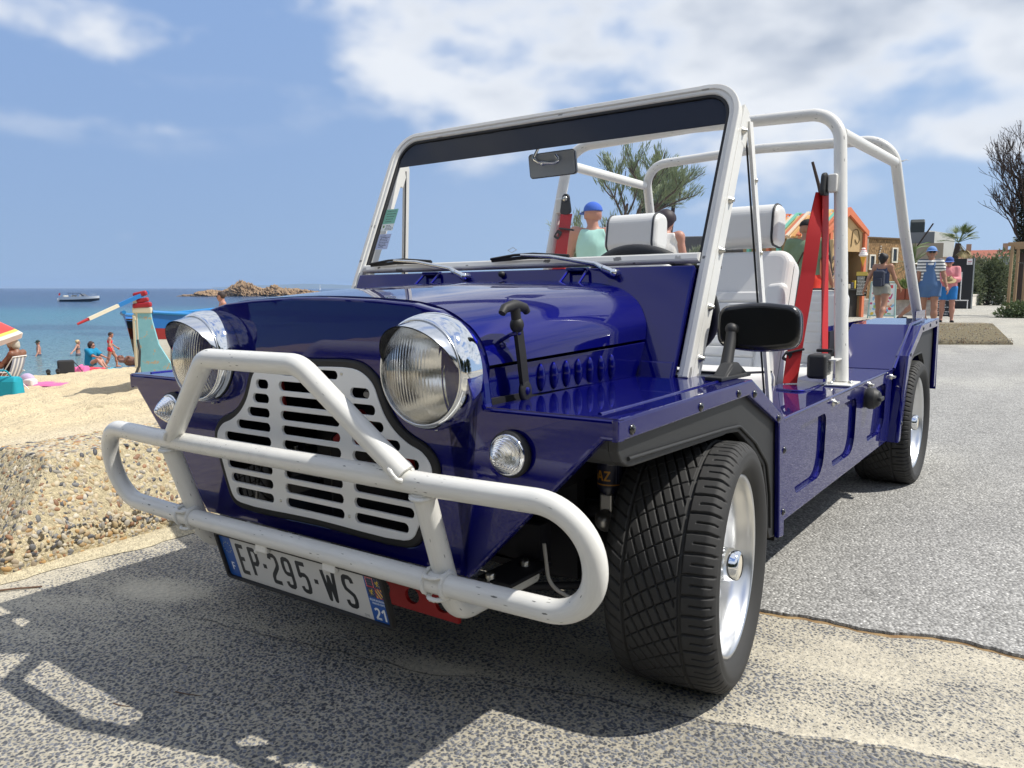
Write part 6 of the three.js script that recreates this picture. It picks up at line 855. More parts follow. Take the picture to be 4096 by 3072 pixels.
function headPrims(J, H) { const e = new THREE.Euler(rad(J.o.nod ?? 0), rad(J.o.headTurn ?? 0), 0, 'YXZ'), k = H / 1.60, P = (x, y, z) => V(x, y, z).multiplyScalar(k).applyEuler(e).add(J.head); return { P, e, k, list: [cap(P(0, 0.03, -0.012), P(0, 0.035, 0.008), 0.081 * k, 0.078 * k), cap(P(0, -0.03, 0.018), P(0, -0.075, 0.045), 0.062 * k, 0.034 * k), cap(P(0, 0.005, 0.086), P(0, -0.028, 0.103), 0.008 * k, 0.013 * k), cap(P(0, -0.062, 0.078), P(0, -0.058, 0.08), 0.018 * k, 0.018 * k), cap(P(0.076, 0.01, -0.006), P(0.079, -0.02, -0.004), 0.014 * k, 0.010 * k), cap(P(-0.076, 0.01, -0.006), P(-0.079, -0.02, -0.004), 0.014 * k, 0.010 * k)] }; }
const fabric = (c, r = 0.85) => std(lin(c), r);
const SK = { tan: [0.62, 0.45, 0.36], pale: [0.80, 0.62, 0.54], brown: [0.50, 0.35, 0.28], pink: [0.70, 0.51, 0.435] };
const skinMats = {}; const skinM = (k) => skinMats[k] ||= phy(lin(SK[k]), 0.5, 0, { sheen: 0.2 });
function person(label, pos, turn, o, dress) { // dress(J, add, M): clothing meshes
  const t = thing('person', label, 'person', pos, turn); const J = figure(o); J.o = o; const H = o.H, cell = o.cell ?? 0.019; const hp = headPrims(J, H); J.hp = hp;
  const all = [...J.torso, ...J.L, J.neckCap]; if (o.pitch) { const R = (v) => v.applyAxisAngle(V(1, 0, 0), rad(o.pitch)); const seen = new Set(); for (const q of [...all, ...hp.list]) for (const p of [q.a, q.b]) if (!seen.has(p)) { seen.add(p); R(p); } for (const p of [J.head, ...J.arms.flatMap((a) => [a.wr, a.fd, a.sh, a.elb])]) if (!seen.has(p)) { seen.add(p); R(p); } }
  let low = 9; for (const q of all) low = Math.min(low, q.a.y - q.ra, q.b.y - q.rb); if (o.sink) low += o.sink; const inner = new THREE.Group(); J.low = low; t.position.y = pos[1] - low;
  const parts = [skin(all, cell, 0.04), skin(hp.list, o.headCell ?? 0.011, 0.022)]; for (const [i, a] of J.arms.entries()) if (!(o.noHand && o.noHand[i])) parts.push(handGeo(a, H, o.handCell ?? 0.0055));
  mesh('body', parts.map((g) => g.toNonIndexed()), skinM(o.skin ?? 'tan'), t);
  const add = (n, g, m) => mesh(n, g, m, t); J.cell = cell; if (dress) dress(J, add, o); return t;
}
// clothing pieces
const sleeve = (J, f, inf) => J.arms.map((a) => cap(a.sh, a.elb, 0.034 * J.o.H, 0.026 * J.o.H, 1, f));
function top(J, { sleeves = 0.5, inf = 0.012, hem = -0.03, neck = 0.30, loose = 0, shoulder = 1 }) { const H = J.o.H; const l = [...J.torso.slice(0, 2), ...J.torso.slice(2).map((q) => ({ ...q, cut: shoulder }))]; if (sleeves > 0) l.push(...sleeve(J, Math.min(1, sleeves))); if (sleeves > 1) l.push(...J.arms.map((a) => cap(a.elb, a.wr, 0.027 * H, 0.02 * H, 1, sleeves - 1))); if (loose) l.push(cap(V(0, 0.02 * H, 0), J.chest.clone(), 0.09 * H * loose, 0.085 * H * loose, 0.72)); const up = J.neck.clone().normalize(); return skin(l, J.cell * 0.8, 0.035, inf, (p) => Math.max(hem * H - p.dot(up), p.dot(up) - neck * H), 0.0075); }
function shorts(J, { len = 0.45, inf = 0.012, waist = 0.05 }) { const H = J.o.H, l = [{ ...J.torso[0] }, ...J.legs.map((g) => cap(g.hip, g.knee, 0.056 * H * (J.o.fat ?? 1), 0.036 * H + 0.012, 1, len))]; const up = J.neck.clone().normalize(); return skin(l, J.cell * 0.8, 0.03, inf, (p) => p.dot(up) - waist * H, 0.006); }
function hairGeo(J, { len = 0, vol = 0.012, back = 0, bun = null }) { const { P, k } = J.hp; const l = [cap(P(0, 0.036, -0.018), P(0, 0.04, 0.0), (0.084 + vol) * k, (0.078 + vol) * k)]; if (len) l.push(cap(P(0, 0.0, -0.04), P(0, -len, -0.045), 0.07 * k, 0.05 * k)); if (bun) l.push(cap(P(...bun), P(...bun), 0.045 * k, 0.045 * k)); const n = P(0, -0.55, 1).sub(J.head).normalize(), c = P(0, 0.055, 0.045); return skin(l, 0.010, 0.03, 0, (p) => Math.max(p.clone().sub(c).dot(n), p.distanceTo(c) - 0.5) + 0.014 * N3(p.x * 26, p.y * 14, p.z * 26)); }
function capHat(J, add, c, { back = false, brim = 0.09 } = {}) { const { P, k, e } = J.hp; const g = skin([cap(P(0, 0.045, -0.012), P(0, 0.05, 0.004), 0.09 * k, 0.088 * k)], 0.010, 0.02, 0, (p) => -(p.clone().sub(P(0, 0.045, 0)).dot(P(0, 1, 0.05).sub(J.head).normalize()))); add('cap', g, fabric(c)); const b = surf(14, 4, (u, v) => { const a = mix(0.12, 0.88, u) * Math.PI, r = 0.083 + brim * v * Math.sin(a), q = P(r * Math.cos(a), 0.046 - 0.02 * v * v, 0.0 + r * Math.sin(a)); return [q.x, q.y, q.z]; }); add('brim', [b, b.clone().translate(0, -0.006, 0)], fabric(c)); }
function shoes(J, add, c) { const H = J.o.H; add('shoes', J.legs.map((g) => skin([cap(g.heel, g.toe, 0.024 * H, 0.02 * H)], 0.012, 0.01)), fabric(c)); }
function glasses(J, add) { const { P, k } = J.hp; add('sunglasses', [-1, 1].map((s) => place(new THREE.SphereGeometry(0.026 * k, 10, 8), P(0.033 * s, 0.012, 0.082).toArray(), [J.hp.e.x, J.hp.e.y, 0], [1, 0.8, 0.5])).concat([tube([P(-0.078, 0.018, 0), P(-0.062, 0.02, 0.06), P(0, 0.02, 0.098), P(0.062, 0.02, 0.06), P(0.078, 0.018, 0)], 0.004, 6)]), blackGloss); }
function face(J, add) { const { P, k } = J.hp; add('eyes', [-1, 1].map((s) => place(new THREE.SphereGeometry(0.011 * k, 8, 6), P(0.032 * s, 0.01, 0.083).toArray())), std([0.06, 0.04, 0.03], 0.3)); add('mouth', place(new THREE.SphereGeometry(0.018 * k, 10, 6), P(0, -0.055, 0.093).toArray(), [0, 0, 0], [1, 0.3, 0.5]), std(lin([0.62, 0.32, 0.30]), 0.5)); }

// walkers behind the car
person('man in pale aqua tank top and blue cap walking away, seen through the windscreen', [-3.44, -0.06, -6.57], Math.PI + 0.35, { H: 1.93, skin: 'pink', cell: 0.016, headTurn: 32, nod: -2, fat: 1.08, arms: [[4, 16, 14], [8, 10, 20]], legs: [[16, 2, 6], [-12, 2, 18]] }, (J, add) => { add('tank_top', top(J, { sleeves: 0, inf: 0.014, hem: -0.06, neck: 0.29, loose: 1.04, shoulder: 0.72 }), fabric([0.66, 0.84, 0.80])); add('shorts', shorts(J, { len: 0.7 }), fabric([0.3, 0.34, 0.42])); capHat(J, add, [0.22, 0.38, 0.74]); glasses(J, add); shoes(J, add, [0.3, 0.3, 0.3]); });
person('dark haired woman in sleeveless white blouse walking away behind the driver headrest', [-2.76, -0.03, -7.0], Math.PI + 0.1, { H: 1.80, female: true, skin: 'pink', cell: 0.016, nod: 14, headTurn: -14, arms: [[10, 12, 20], [6, 12, 16]], legs: [[10, 2, 6], [-8, 2, 14]] }, (J, add) => { add('blouse', top(J, { sleeves: 0, inf: 0.016, hem: -0.08, neck: 0.295, loose: 1.1, shoulder: 0.9 }), fabric([0.90, 0.89, 0.87])); add('trousers', shorts(J, { len: 1, inf: 0.014 }), fabric([0.3, 0.3, 0.34])); add('hair', hairGeo(J, { len: 0.07, vol: 0.02, bun: [0, 0.02, -0.075] }), std(lin([0.17, 0.12, 0.13]), 0.6)); add('bag_strap', strap(lerpPts([[V(0.075, 0.475, 0.02), V(0, 0, 1)], [V(0.05, 0.44, -0.115), V(1, 0.6, 0)], [V(-0.1, 0.12, -0.15), V(1, 0.6, 0)]]), 0.014), rubber); shoes(J, add, [0.4, 0.35, 0.3]); });
person('man in sage green t-shirt and red shorts behind the front seat belt', [-2.0, 0, -9.93], Math.PI + 0.1, { H: 1.83, skin: 'tan', cell: 0.016, headTurn: -8, nod: 4, arms: [[6, 12, 22], [2, 14, 30]], legs: [[12, 2, 6], [-10, 2, 14]], fat: 1.1 }, (J, add) => { add('t_shirt', top(J, { sleeves: 0.62, inf: 0.016, hem: -0.03, neck: 0.305, loose: 1.08 }), fabric([0.44, 0.52, 0.41])); add('shorts', shorts(J, { len: 0.75, inf: 0.018 }), fabric([0.82, 0.20, 0.13])); capHat(J, add, [0.09, 0.09, 0.10], { brim: 0.07 }); add('bag_strap', strap(lerpPts([[V(-0.06, 0.5, -0.02), V(0, 0, 1)], [V(0.0, 0.36, -0.155), V(1, -0.5, 0)], [V(0.16, 0.02, -0.13), V(1, -0.5, 0)]]), 0.03), fabric([0.28, 0.20, 0.17])); shoes(J, add, [0.25, 0.25, 0.25]); });
person('woman with dark bun, grey backpack and grey shorts walking away', [-2.57, 0, -18.05], Math.PI - 0.15, { H: 1.68, female: true, skin: 'tan', nod: -2, headTurn: -20, arms: [[-8, 24, 18], [14, 16, 26]], legs: [[16, 2, 4], [-14, 2, 22]] }, (J, add) => {
  add('tank_top', top(J, { sleeves: 0, inf: 0.008, hem: 0.0, neck: 0.24, shoulder: 0.5 }), fabric([0.22, 0.26, 0.36])); add('denim_shorts', shorts(J, { len: 0.36, inf: 0.014 }), fabric([0.55, 0.55, 0.52])); add('hair', hairGeo(J, { len: 0.05, vol: 0.012, bun: [0, 0.10, -0.06] }), std(lin([0.10, 0.08, 0.08]), 0.6));
  add('backpack', [place(new RoundedBoxGeometry(0.25, 0.36, 0.13, 4, 0.055), [0.02, 0.19, -0.16]), place(new RoundedBoxGeometry(0.18, 0.18, 0.05, 3, 0.02), [0.02, 0.10, -0.235])], fabric([0.20, 0.22, 0.28])); add('backpack_strap', [-1, 1].map((s) => tube(fillet([[0.1 * s, 0.3, -0.12], [0.1 * s, 0.47, -0.02], [0.105 * s, 0.42, 0.09], [0.1 * s, 0.2, 0.1]], 0.05), 0.018, 8)), fabric([0.28, 0.31, 0.40])); shoes(J, add, [0.6, 0.55, 0.5]); });
const stripeT = dataTex(64, (u, v) => { return v > 0.42 ? [0.88, 0.88, 0.86] : [0.34, 0.36, 0.39]; });
person('woman in striped t-shirt and denim dungaree shorts with light blue cap facing the car', [-1.376, 0, -16.45], 0.12, { H: 1.71, female: true, skin: 'tan', nod: -6, headTurn: 6, lean: -2, arms: [[6, 15, 18], [4, 10, 16]], legs: [[8, 2, 4], [-6, 2, 8]], headCell: 0.008 }, (J, add) => {
  const g = boxUV(top(J, { sleeves: 0.66, inf: 0.014, hem: -0.02, neck: 0.305, loose: 1.02 }), 1); const p = g.attributes.position, uv = g.attributes.uv; for (let i = 0; i < p.count; i++) uv.setXY(i, 0, p.getY(i) / 0.062); add('striped_t_shirt', g, new THREE.MeshStandardMaterial({ map: stripeT, roughness: 0.85 }));
  const dn = fabric([0.30, 0.42, 0.58]); add('dungaree_shorts', shorts(J, { len: 0.52, inf: 0.03, waist: 0.10 }), dn); const H = J.o.H; add('dungaree_bib', skin([cap(V(0, 0.02, 0.02), J.chest.clone().add(V(0, 0.02, 0.02)), 0.085 * H, 0.066 * H, 0.8)], 0.014, 0.02, 0.016, (q) => Math.max(-q.z + 0.02, q.y - 0.235 * H)), dn); add('dungaree_strap', [-1, 1].map((s) => tube(fillet([[0.065 * s, 0.37, 0.13], [0.075 * s, 0.475, 0.03], [0.05 * s, 0.36, -0.1]], 0.04), 0.014, 6)), dn);
  capHat(J, add, [0.42, 0.56, 0.76]); glasses(J, add); add('mouth', place(new THREE.SphereGeometry(0.017, 10, 6), J.hp.P(0, -0.055, 0.092).toArray(), [0, 0, 0], [1, 0.3, 0.5]), std(lin([0.66, 0.33, 0.32]), 0.5)); add('hair', hairGeo(J, { len: 0.08, vol: 0.006 }), std(lin([0.45, 0.33, 0.22]), 0.6)); shoes(J, add, [0.8, 0.78, 0.74]); });
person('man in pink shirt, blue shorts and blue cap holding a straw hat', [-1.56, 0, -20.5], 0.15, { H: 1.64, skin: 'pink', nod: 8, headTurn: -10, fat: 1.14, arms: [[18, 6, 84, 35], [22, 8, 88, 40]], legs: [[4, 3, 4], [-2, 3, 4]], headCell: 0.008 }, (J, add) => {
  add('shirt', top(J, { sleeves: 1.9, inf: 0.018, hem: -0.09, neck: 0.31, loose: 1.16 }), fabric([0.84, 0.54, 0.56])); add('shorts', shorts(J, { len: 0.72, inf: 0.022, waist: 0.02 }), fabric([0.14, 0.46, 0.74])); capHat(J, add, [0.22, 0.34, 0.60]); glasses(J, add); add('mouth', place(new THREE.SphereGeometry(0.017, 10, 6), J.hp.P(0, -0.055, 0.092).toArray(), [0, 0, 0], [1, 0.3, 0.5]), std(lin([0.6, 0.3, 0.28]), 0.5)); shoes(J, add, [0.12, 0.12, 0.13]); });
{ const h = thing('straw_hat', 'small tan straw hat held in front of the man in pink', 'hat', [-1.50, 1.02, -20.16], 0.2); const sm2 = fabric([0.62, 0.55, 0.40]); mesh('crown', place(new THREE.SphereGeometry(0.085, 14, 10), [0, 0.03, 0], [0.5, 0, 0], [1, 0.8, 1]), sm2, h); mesh('brim', place(lathe([[0.07, 0.01], [0.15, 0], [0.15, -0.008], [0.07, 0.0]], 24), [0, 0.0, 0.01], [0.5, 0, 0]), sm2, h); }
person('person in a wide white hat mostly hidden behind the woman in dungarees', [-2.1, 0, -19.75], Math.PI * 0.6, { H: 1.58, female: true, skin: 'tan', nod: 10, arms: [[6, 8, 14], [6, 8, 14]], legs: [[20, 2, 6], [-20, 2, 24]] }, (J, add) => { add('top', top(J, { sleeves: 0.4, hem: -0.02, neck: 0.3 }), fabric([0.16, 0.36, 0.40])); add('shorts', shorts(J, { len: 0.4 }), fabric([0.12, 0.12, 0.15])); const { P } = J.hp, c = P(0, 0.06, 0); add('sun_hat', [place(lathe([[0, 0.09], [0.07, 0.075], [0.095, 0.02], [0.1, 0], [0.2, -0.03], [0.21, -0.035], [0.2, -0.04], [0.1, -0.01]], 28), c.toArray(), [0.1, 0, 0])], fabric([0.90, 0.88, 0.82])); shoes(J, add, [0.2, 0.2, 0.2]); });

// ---------- on the beach ----------
const bY = (x, z) => beachY(x, z) + 0.01;
person('grey haired woman sitting in a striped folding chair at the left edge', [-14.1, bY(-14.2, -4.6) - 0.1, -4.66], -0.95, { H: 1.62, female: true, skin: 'brown', nod: 32, lean: -22, arms: [[40, 10, 60, 20], [42, 8, 60, 20]], legs: [[92, 8, 44], [90, 8, 50]], fat: 1.1 }, (J, add) => { add('swimsuit', top(J, { sleeves: 0, inf: 0.007, hem: -0.12, neck: 0.21, shoulder: 0.35 }), fabric([0.10, 0.10, 0.13])); add('hair', hairGeo(J, { len: 0.03, vol: 0.014 }), std(lin([0.70, 0.68, 0.64]), 0.6)); });
{ const t = thing('folding_chair', 'white framed folding beach chair with grey striped cloth at the left edge', 'beach chair', [-13.86, bY(-14, -4.6), -4.6], -0.95), fr = std([0.75, 0.75, 0.74], 0.4), cl = new THREE.MeshStandardMaterial({ map: dataTex(64, (u) => { const k = Math.floor(u * 7) % 2; return k ? [0.86, 0.86, 0.87] : [0.55, 0.57, 0.64]; }), roughness: 0.85 });
  mesh('frame', [-1, 1].flatMap((s) => [bar([0.26 * s, 0.24, 0.2], [0.26 * s, 0.86, -0.22], 0.013), bar([0.26 * s, 0.26, -0.05], [0.26 * s, 0.28, 0.42], 0.013), bar([0.27 * s, 0.0, 0.38], [0.27 * s, 0.5, -0.1], 0.012), bar([0.27 * s, 0.0, -0.25], [0.27 * s, 0.5, 0.2], 0.012), bar([0.27 * s, 0.5, -0.14], [0.27 * s, 0.5, 0.28], 0.014)]).concat([bar([-0.26, 0.86, -0.22], [0.26, 0.86, -0.22], 0.013), bar([-0.27, 0.01, 0.38], [0.27, 0.01, 0.38], 0.012), bar([-0.27, 0.01, -0.25], [0.27, 0.01, -0.25], 0.012)]), fr, t); mesh('cloth', surf(10, 10, (u, v) => [mix(-0.25, 0.25, u), mix(0.27, 0.85, v) , mix(0.02, -0.215, v) - 0.03 * Math.sin(Math.PI * v)]), cl, t); mesh('seat_cloth', surf(8, 6, (u, v) => [mix(-0.25, 0.25, u), 0.27 - 0.03 * Math.sin(Math.PI * v), mix(0.0, 0.42, v)]), cl, t);  t.scale.setScalar(0.74); }
{ const t = thing('beach_bag', 'turquoise beach bag on the sand at the left edge below the chair', 'bag', [-12.55, bY(-12.5, -4.0) - 0.05, -3.98], 0.5), m = fabric([0.10, 0.60, 0.68]); const g = new RoundedBoxGeometry(0.5, 0.36, 0.22, 5, 0.07); const p = g.attributes.position; for (let i = 0; i < p.count; i++) { const n = N3(p.getX(i) * 7, p.getY(i) * 7, p.getZ(i) * 7) * 0.04; p.setXYZ(i, p.getX(i) * (1 - p.getY(i) * 0.3) + n, p.getY(i) + 0.17 + n, p.getZ(i) * (1 - p.getY(i) * 0.8) + n); } g.computeVertexNormals(); mesh('bag_body', g, m, t); mesh('handle', tube(fillet([[-0.14, 0.33, 0.03], [-0.1, 0.46, 0.08], [0.1, 0.46, 0.1], [0.14, 0.33, 0.03]], 0.05), 0.012, 6), m, t);
  const w = thing('beach_bag', 'pale lilac and white bag lying on the sand right of the striped chair', 'bag', [-15.6, bY(-15.6, -5.6), -5.58], 0.2); mesh('bag_body', place(new THREE.SphereGeometry(0.2, 18, 12), [0, 0.17, 0], [0, 0, 0.1], [1.1, 0.85, 0.7]), fabric([0.72, 0.66, 0.78]), w); mesh('white_flap', place(new RoundedBoxGeometry(0.34, 0.2, 0.2, 4, 0.06), [0.16, 0.12, 0.04]), fabric([0.88, 0.86, 0.86]), w); w.scale.setScalar(0.8); }
function towel(label, x, z, w, d, turn, c, bump, seed, name = 'towel', cat = 'towel') { const g = surf(26, 20, (u, v) => { const X = (u - 0.5) * w, Z = (v - 0.5) * d; const e = Math.min(u, 1 - u, v, 1 - v); return [X, 0.012 + sm(0, 0.12, e) * (0.02 + bump * Math.max(0, 0.5 + fbm(X * 5 + seed, Z * 5, seed, 4) * 1.2)), Z]; }); g.index.array.reverse(); g.computeVertexNormals(); const o = mesh(name, g, std(lin(c), 0.9)); o.position.set(x, bY(x, z), z); o.rotation.y = turn; o.material.side = THREE.DoubleSide; return tag(o, label, cat); }
towel('thin pink towel lying on the sand right of the striped chair', -15.3, -5.85, 0.9, 0.5, 0.6, [0.80, 0.42, 0.62], 0.03, 2);
{ // red parasol at the left edge
  const t = thing('beach_parasol', 'red beach parasol with yellow rim partly out of the left edge', 'parasol', [-14.55, 0, -3.93]); t.position.y = bY(-14.5, -3.9); const top_ = 1.53, R0 = 1.12, n = 8; t.rotation.set(0.10, 0.35, -0.1);
  const f = (u, v) => { const a = u * 2 * Math.PI, seg = a / (2 * Math.PI / n), fr = seg - Math.floor(seg), sag = 0.93 + 0.07 * Math.pow(Math.abs(fr - 0.5) * 2, 1.6), r = R0 * v * (1 - (1 - sag) * v), y = top_ - 0.48 * Math.pow(v, 1.65); return [r * Math.cos(a), y, r * Math.sin(a)]; };
  const cl = (c, tr) => phy(lin(c), 0.85, 0, { transmission: tr, thickness: 0, side: THREE.DoubleSide }); mesh('canopy', surf(96, 16, (u, v) => f(u, v * 0.9)), cl([0.86, 0.22, 0.21], 0.25), t); mesh('yellow_band', surf(96, 2, (u, v) => f(u, mix(0.9, 0.945, v))), cl([0.93, 0.82, 0.35], 0.25), t); mesh('rim_band', surf(96, 3, (u, v) => { const p = f(u, mix(0.945, 1, v)); return p; }), cl([0.86, 0.86, 0.82], 0.3), t); mesh('valance', surf(96, 2, (u, v) => { const p = f(u, 1); return [p[0] * (1 - 0.02 * v), p[1] - 0.09 * v, p[2] * (1 - 0.02 * v)]; }), cl([0.80, 0.72, 0.68], 0.3), t);
  for (let k = 0; k < n; k++) { const u = k / n; mesh('rib', tube([0, 0.25, 0.5, 0.75, 1].map((v) => { const p = f(u, v); return V(p[0], p[1] - 0.012, p[2]); }), 0.006, 5), std([0.7, 0.7, 0.7], 0.4), t); } mesh('pole', bar([0, -0.2, 0], [0, top_ + 0.08, 0], 0.015), std([0.75, 0.75, 0.75], 0.3), t); }
person('man in dark cap standing waist deep in the sea', [-41.3, -2.55 - 0.92, -17.05], -0.35, { H: 1.74, skin: 'pink', nod: 0, headTurn: 40, arms: [[8, 28, 20], [4, 8, 8]], cell: 0.024 }, (J, add) => { capHat(J, add, [0.12, 0.17, 0.15]); add('swim_shorts', shorts(J, { len: 0.6 }), fabric([0.2, 0.25, 0.35])); });
person('blond woman with hands on hips standing in the sea', [-39.7, -2.55 - 0.80, -18.2], 2.5, { H: 1.64, female: true, skin: 'pink', arms: [[-18, 42, 20, -95], [-18, 42, 20, -95]], cell: 0.024 }, (J, add) => { add('swimsuit', [top(J, { sleeves: 0, inf: 0.008, hem: 0.15, neck: 0.2, shoulder: 0.3 }), shorts(J, { len: 0.1, inf: 0.008, waist: 0.04 })], fabric([0.36, 0.36, 0.40])); add('hair', hairGeo(J, { len: 0.02, vol: 0.014, bun: [0, 0.05, -0.08] }), std(lin([0.80, 0.70, 0.52]), 0.6)); });
person('girl in bright red bikini wading at the shore', [-25.5, -1.88, -12.42], 2.75, { H: 1.30, female: true, skin: 'pink', nod: 22, headTurn: -35, arms: [[20, 14, 30], [-6, 16, 30]], legs: [[34, 3, 30], [-14, 3, 10]], cell: 0.018 }, (J, add) => { const m = fabric([0.92, 0.13, 0.17]); add('bikini_top', top(J, { sleeves: 0, inf: 0.009, hem: 0.155, neck: 0.235, shoulder: 0.35 }), m); add('bikini_bottom', shorts(J, { len: 0.18, inf: 0.010, waist: 0.055 }), m); add('hair', hairGeo(J, { len: 0.03, vol: 0.012, bun: [0, 0.02, -0.08] }), std(lin([0.22, 0.15, 0.12]), 0.6)); });
person('woman with dark curly hair sitting on the sand wrapped in a turquoise towel', [-25.05, bY(-24.2, -11.5), -11.52], 1.95, { H: 1.52, female: true, skin: 'pink', nod: 2, headTurn: 20, lean: 6, arms: [[48, 14, 20], [52, 12, 24]], legs: [[122, 8, 84], [112, 8, 66]], cell: 0.02 }, (J, add) => { add('towel_wrap', top(J, { sleeves: 0.95, inf: 0.045, hem: -0.05, neck: 0.315, loose: 1.25 }), fabric([0.05, 0.50, 0.66])); add('hair', hairGeo(J, { len: 0.09, vol: 0.032, bun: [0, 0.12, -0.03] }), std(lin([0.20, 0.13, 0.12]), 0.7)); glasses(J, add); });
person('tanned man lying on the sand with one knee raised', [-23.75, bY(-23.7, -12.3), -12.35], 1.9, { H: 1.74, skin: 'brown', pitch: -84, nod: 8, arms: [[6, 22, 20], [6, 24, 26]], legs: [[48, 6, 92], [6, 6, 6]], cell: 0.022, fat: 1.1 }, (J, add) => { add('hair', skin([cap(J.head.clone().add(V(0, 0.02, -0.03)), J.head.clone().add(V(0, 0.01, -0.04)), 0.085, 0.085)], 0.014, 0.02), std(lin([0.50, 0.26, 0.20]), 0.6)); });
person('man with short dark hair and sunglasses whose head shows above the bonnet edge', [-16.4, bY(-16.4, -10.6), -10.58], -0.5, { H: 1.80, skin: 'pink', headTurn: -35, nod: 4, cell: 0.022, headCell: 0.009 }, (J, add) => { add('hair', hairGeo(J, { len: 0, vol: 0.002 }), std(lin([0.22, 0.18, 0.17]), 0.7)); glasses(J, add); add('swim_shorts', shorts(J, { len: 0.7 }), fabric([0.25, 0.3, 0.5])); });
towel('crumpled pink clothes heap left of the woman in the turquoise towel', -24.3, -10.85, 0.62, 0.5, 0.4, [0.88, 0.42, 0.62], 0.22, 6, 'clothes_heap', 'clothes');
towel('red and pink towel beside the woman in the turquoise towel', -24.1, -11.15, 0.62, 0.4, 0.5, [0.88, 0.28, 0.34], 0.11, 9);
towel('dark blue towel under the lying man', -23.5, -12.6, 1.5, 0.7, 1.9, [0.20, 0.27, 0.38], 0.05, 12);
towel('light blue towel by the feet of the lying man', -24.4, -11.75, 0.55, 0.4, 1.2, [0.26, 0.66, 0.76], 0.1, 14);
towel('yellow cloth on the sand beside the blue rudder', -23.0, -12.5, 0.6, 0.35, 1.2, [0.85, 0.84, 0.42], 0.06, 17);
{ const t = thing('beach_bag', 'black soft cool bag standing on the sand near the water', 'bag', [-24.12, bY(-24.1, -10.3), -10.3], 1.15); const g = new RoundedBoxGeometry(0.46, 0.42, 0.3, 4, 0.05); g.translate(0, 0.2, 0); mesh('bag_body', g, fabric([0.17, 0.17, 0.18]), t); mesh('strap', tube(fillet([[0.2, 0.38, 0], [0.34, 0.2, 0.02], [0.46, 0.01, 0.03]], 0.1), 0.012, 6), fabric([0.15, 0.15, 0.16]), t);
  const sn = thing('sandal', 'black sandal standing on the sand, left of the pair', 'sandal', [-24.05, bY(-24, -9.75), -9.75], 1.0, 'pair of black sandals on the sand'); mesh('sole', place(new RoundedBoxGeometry(0.1, 0.03, 0.26, 3, 0.012), [0, 0.03, 0], [-0.5, 0, 0]), fabric([0.2, 0.2, 0.2]), sn); mesh('upper', place(new THREE.SphereGeometry(0.075, 12, 10), [0, 0.1, 0.03], [0, 0, 0], [0.9, 1, 0.9]), fabric([0.1, 0.1, 0.11]), sn); const s2 = sn.clone(); s2.name = uniq('sandal'); s2.userData = { ...sn.userData, label: 'black sandal standing on the sand, right of the pair beside the cool bag' }; s2.position.set(-23.92, bY(-23.9, -9.95), -9.97); scene.add(s2);
  const c = thing('folding_chair', 'low black folding beach chair beside the blue rudder', 'beach chair', [-23.3, bY(-23.3, -12.35), -12.5], 2.4); mesh('seat_cloth', [place(box(0.44, 0.02, 0.4, [0, 0.62, -0.02], 0.008), [0, 0, 0], [0, 0, 0.05]), surf(6, 6, (u, v) => [mix(-0.2, 0.2, u), mix(0.3, 0.62, v), mix(0.2, 0.12, v)])], fabric([0.07, 0.07, 0.08]), c); mesh('frame', [bar([-0.2, 0, -0.2], [0.18, 0.6, 0.15], 0.014), bar([0.2, 0, -0.2], [-0.18, 0.6, 0.15], 0.014), bar([-0.22, 0, 0.2], [0.2, 0.6, -0.12], 0.014), bar([0.22, 0, 0.2], [-0.2, 0.6, -0.12], 0.014)], std([0.05, 0.05, 0.06], 0.4), c); }
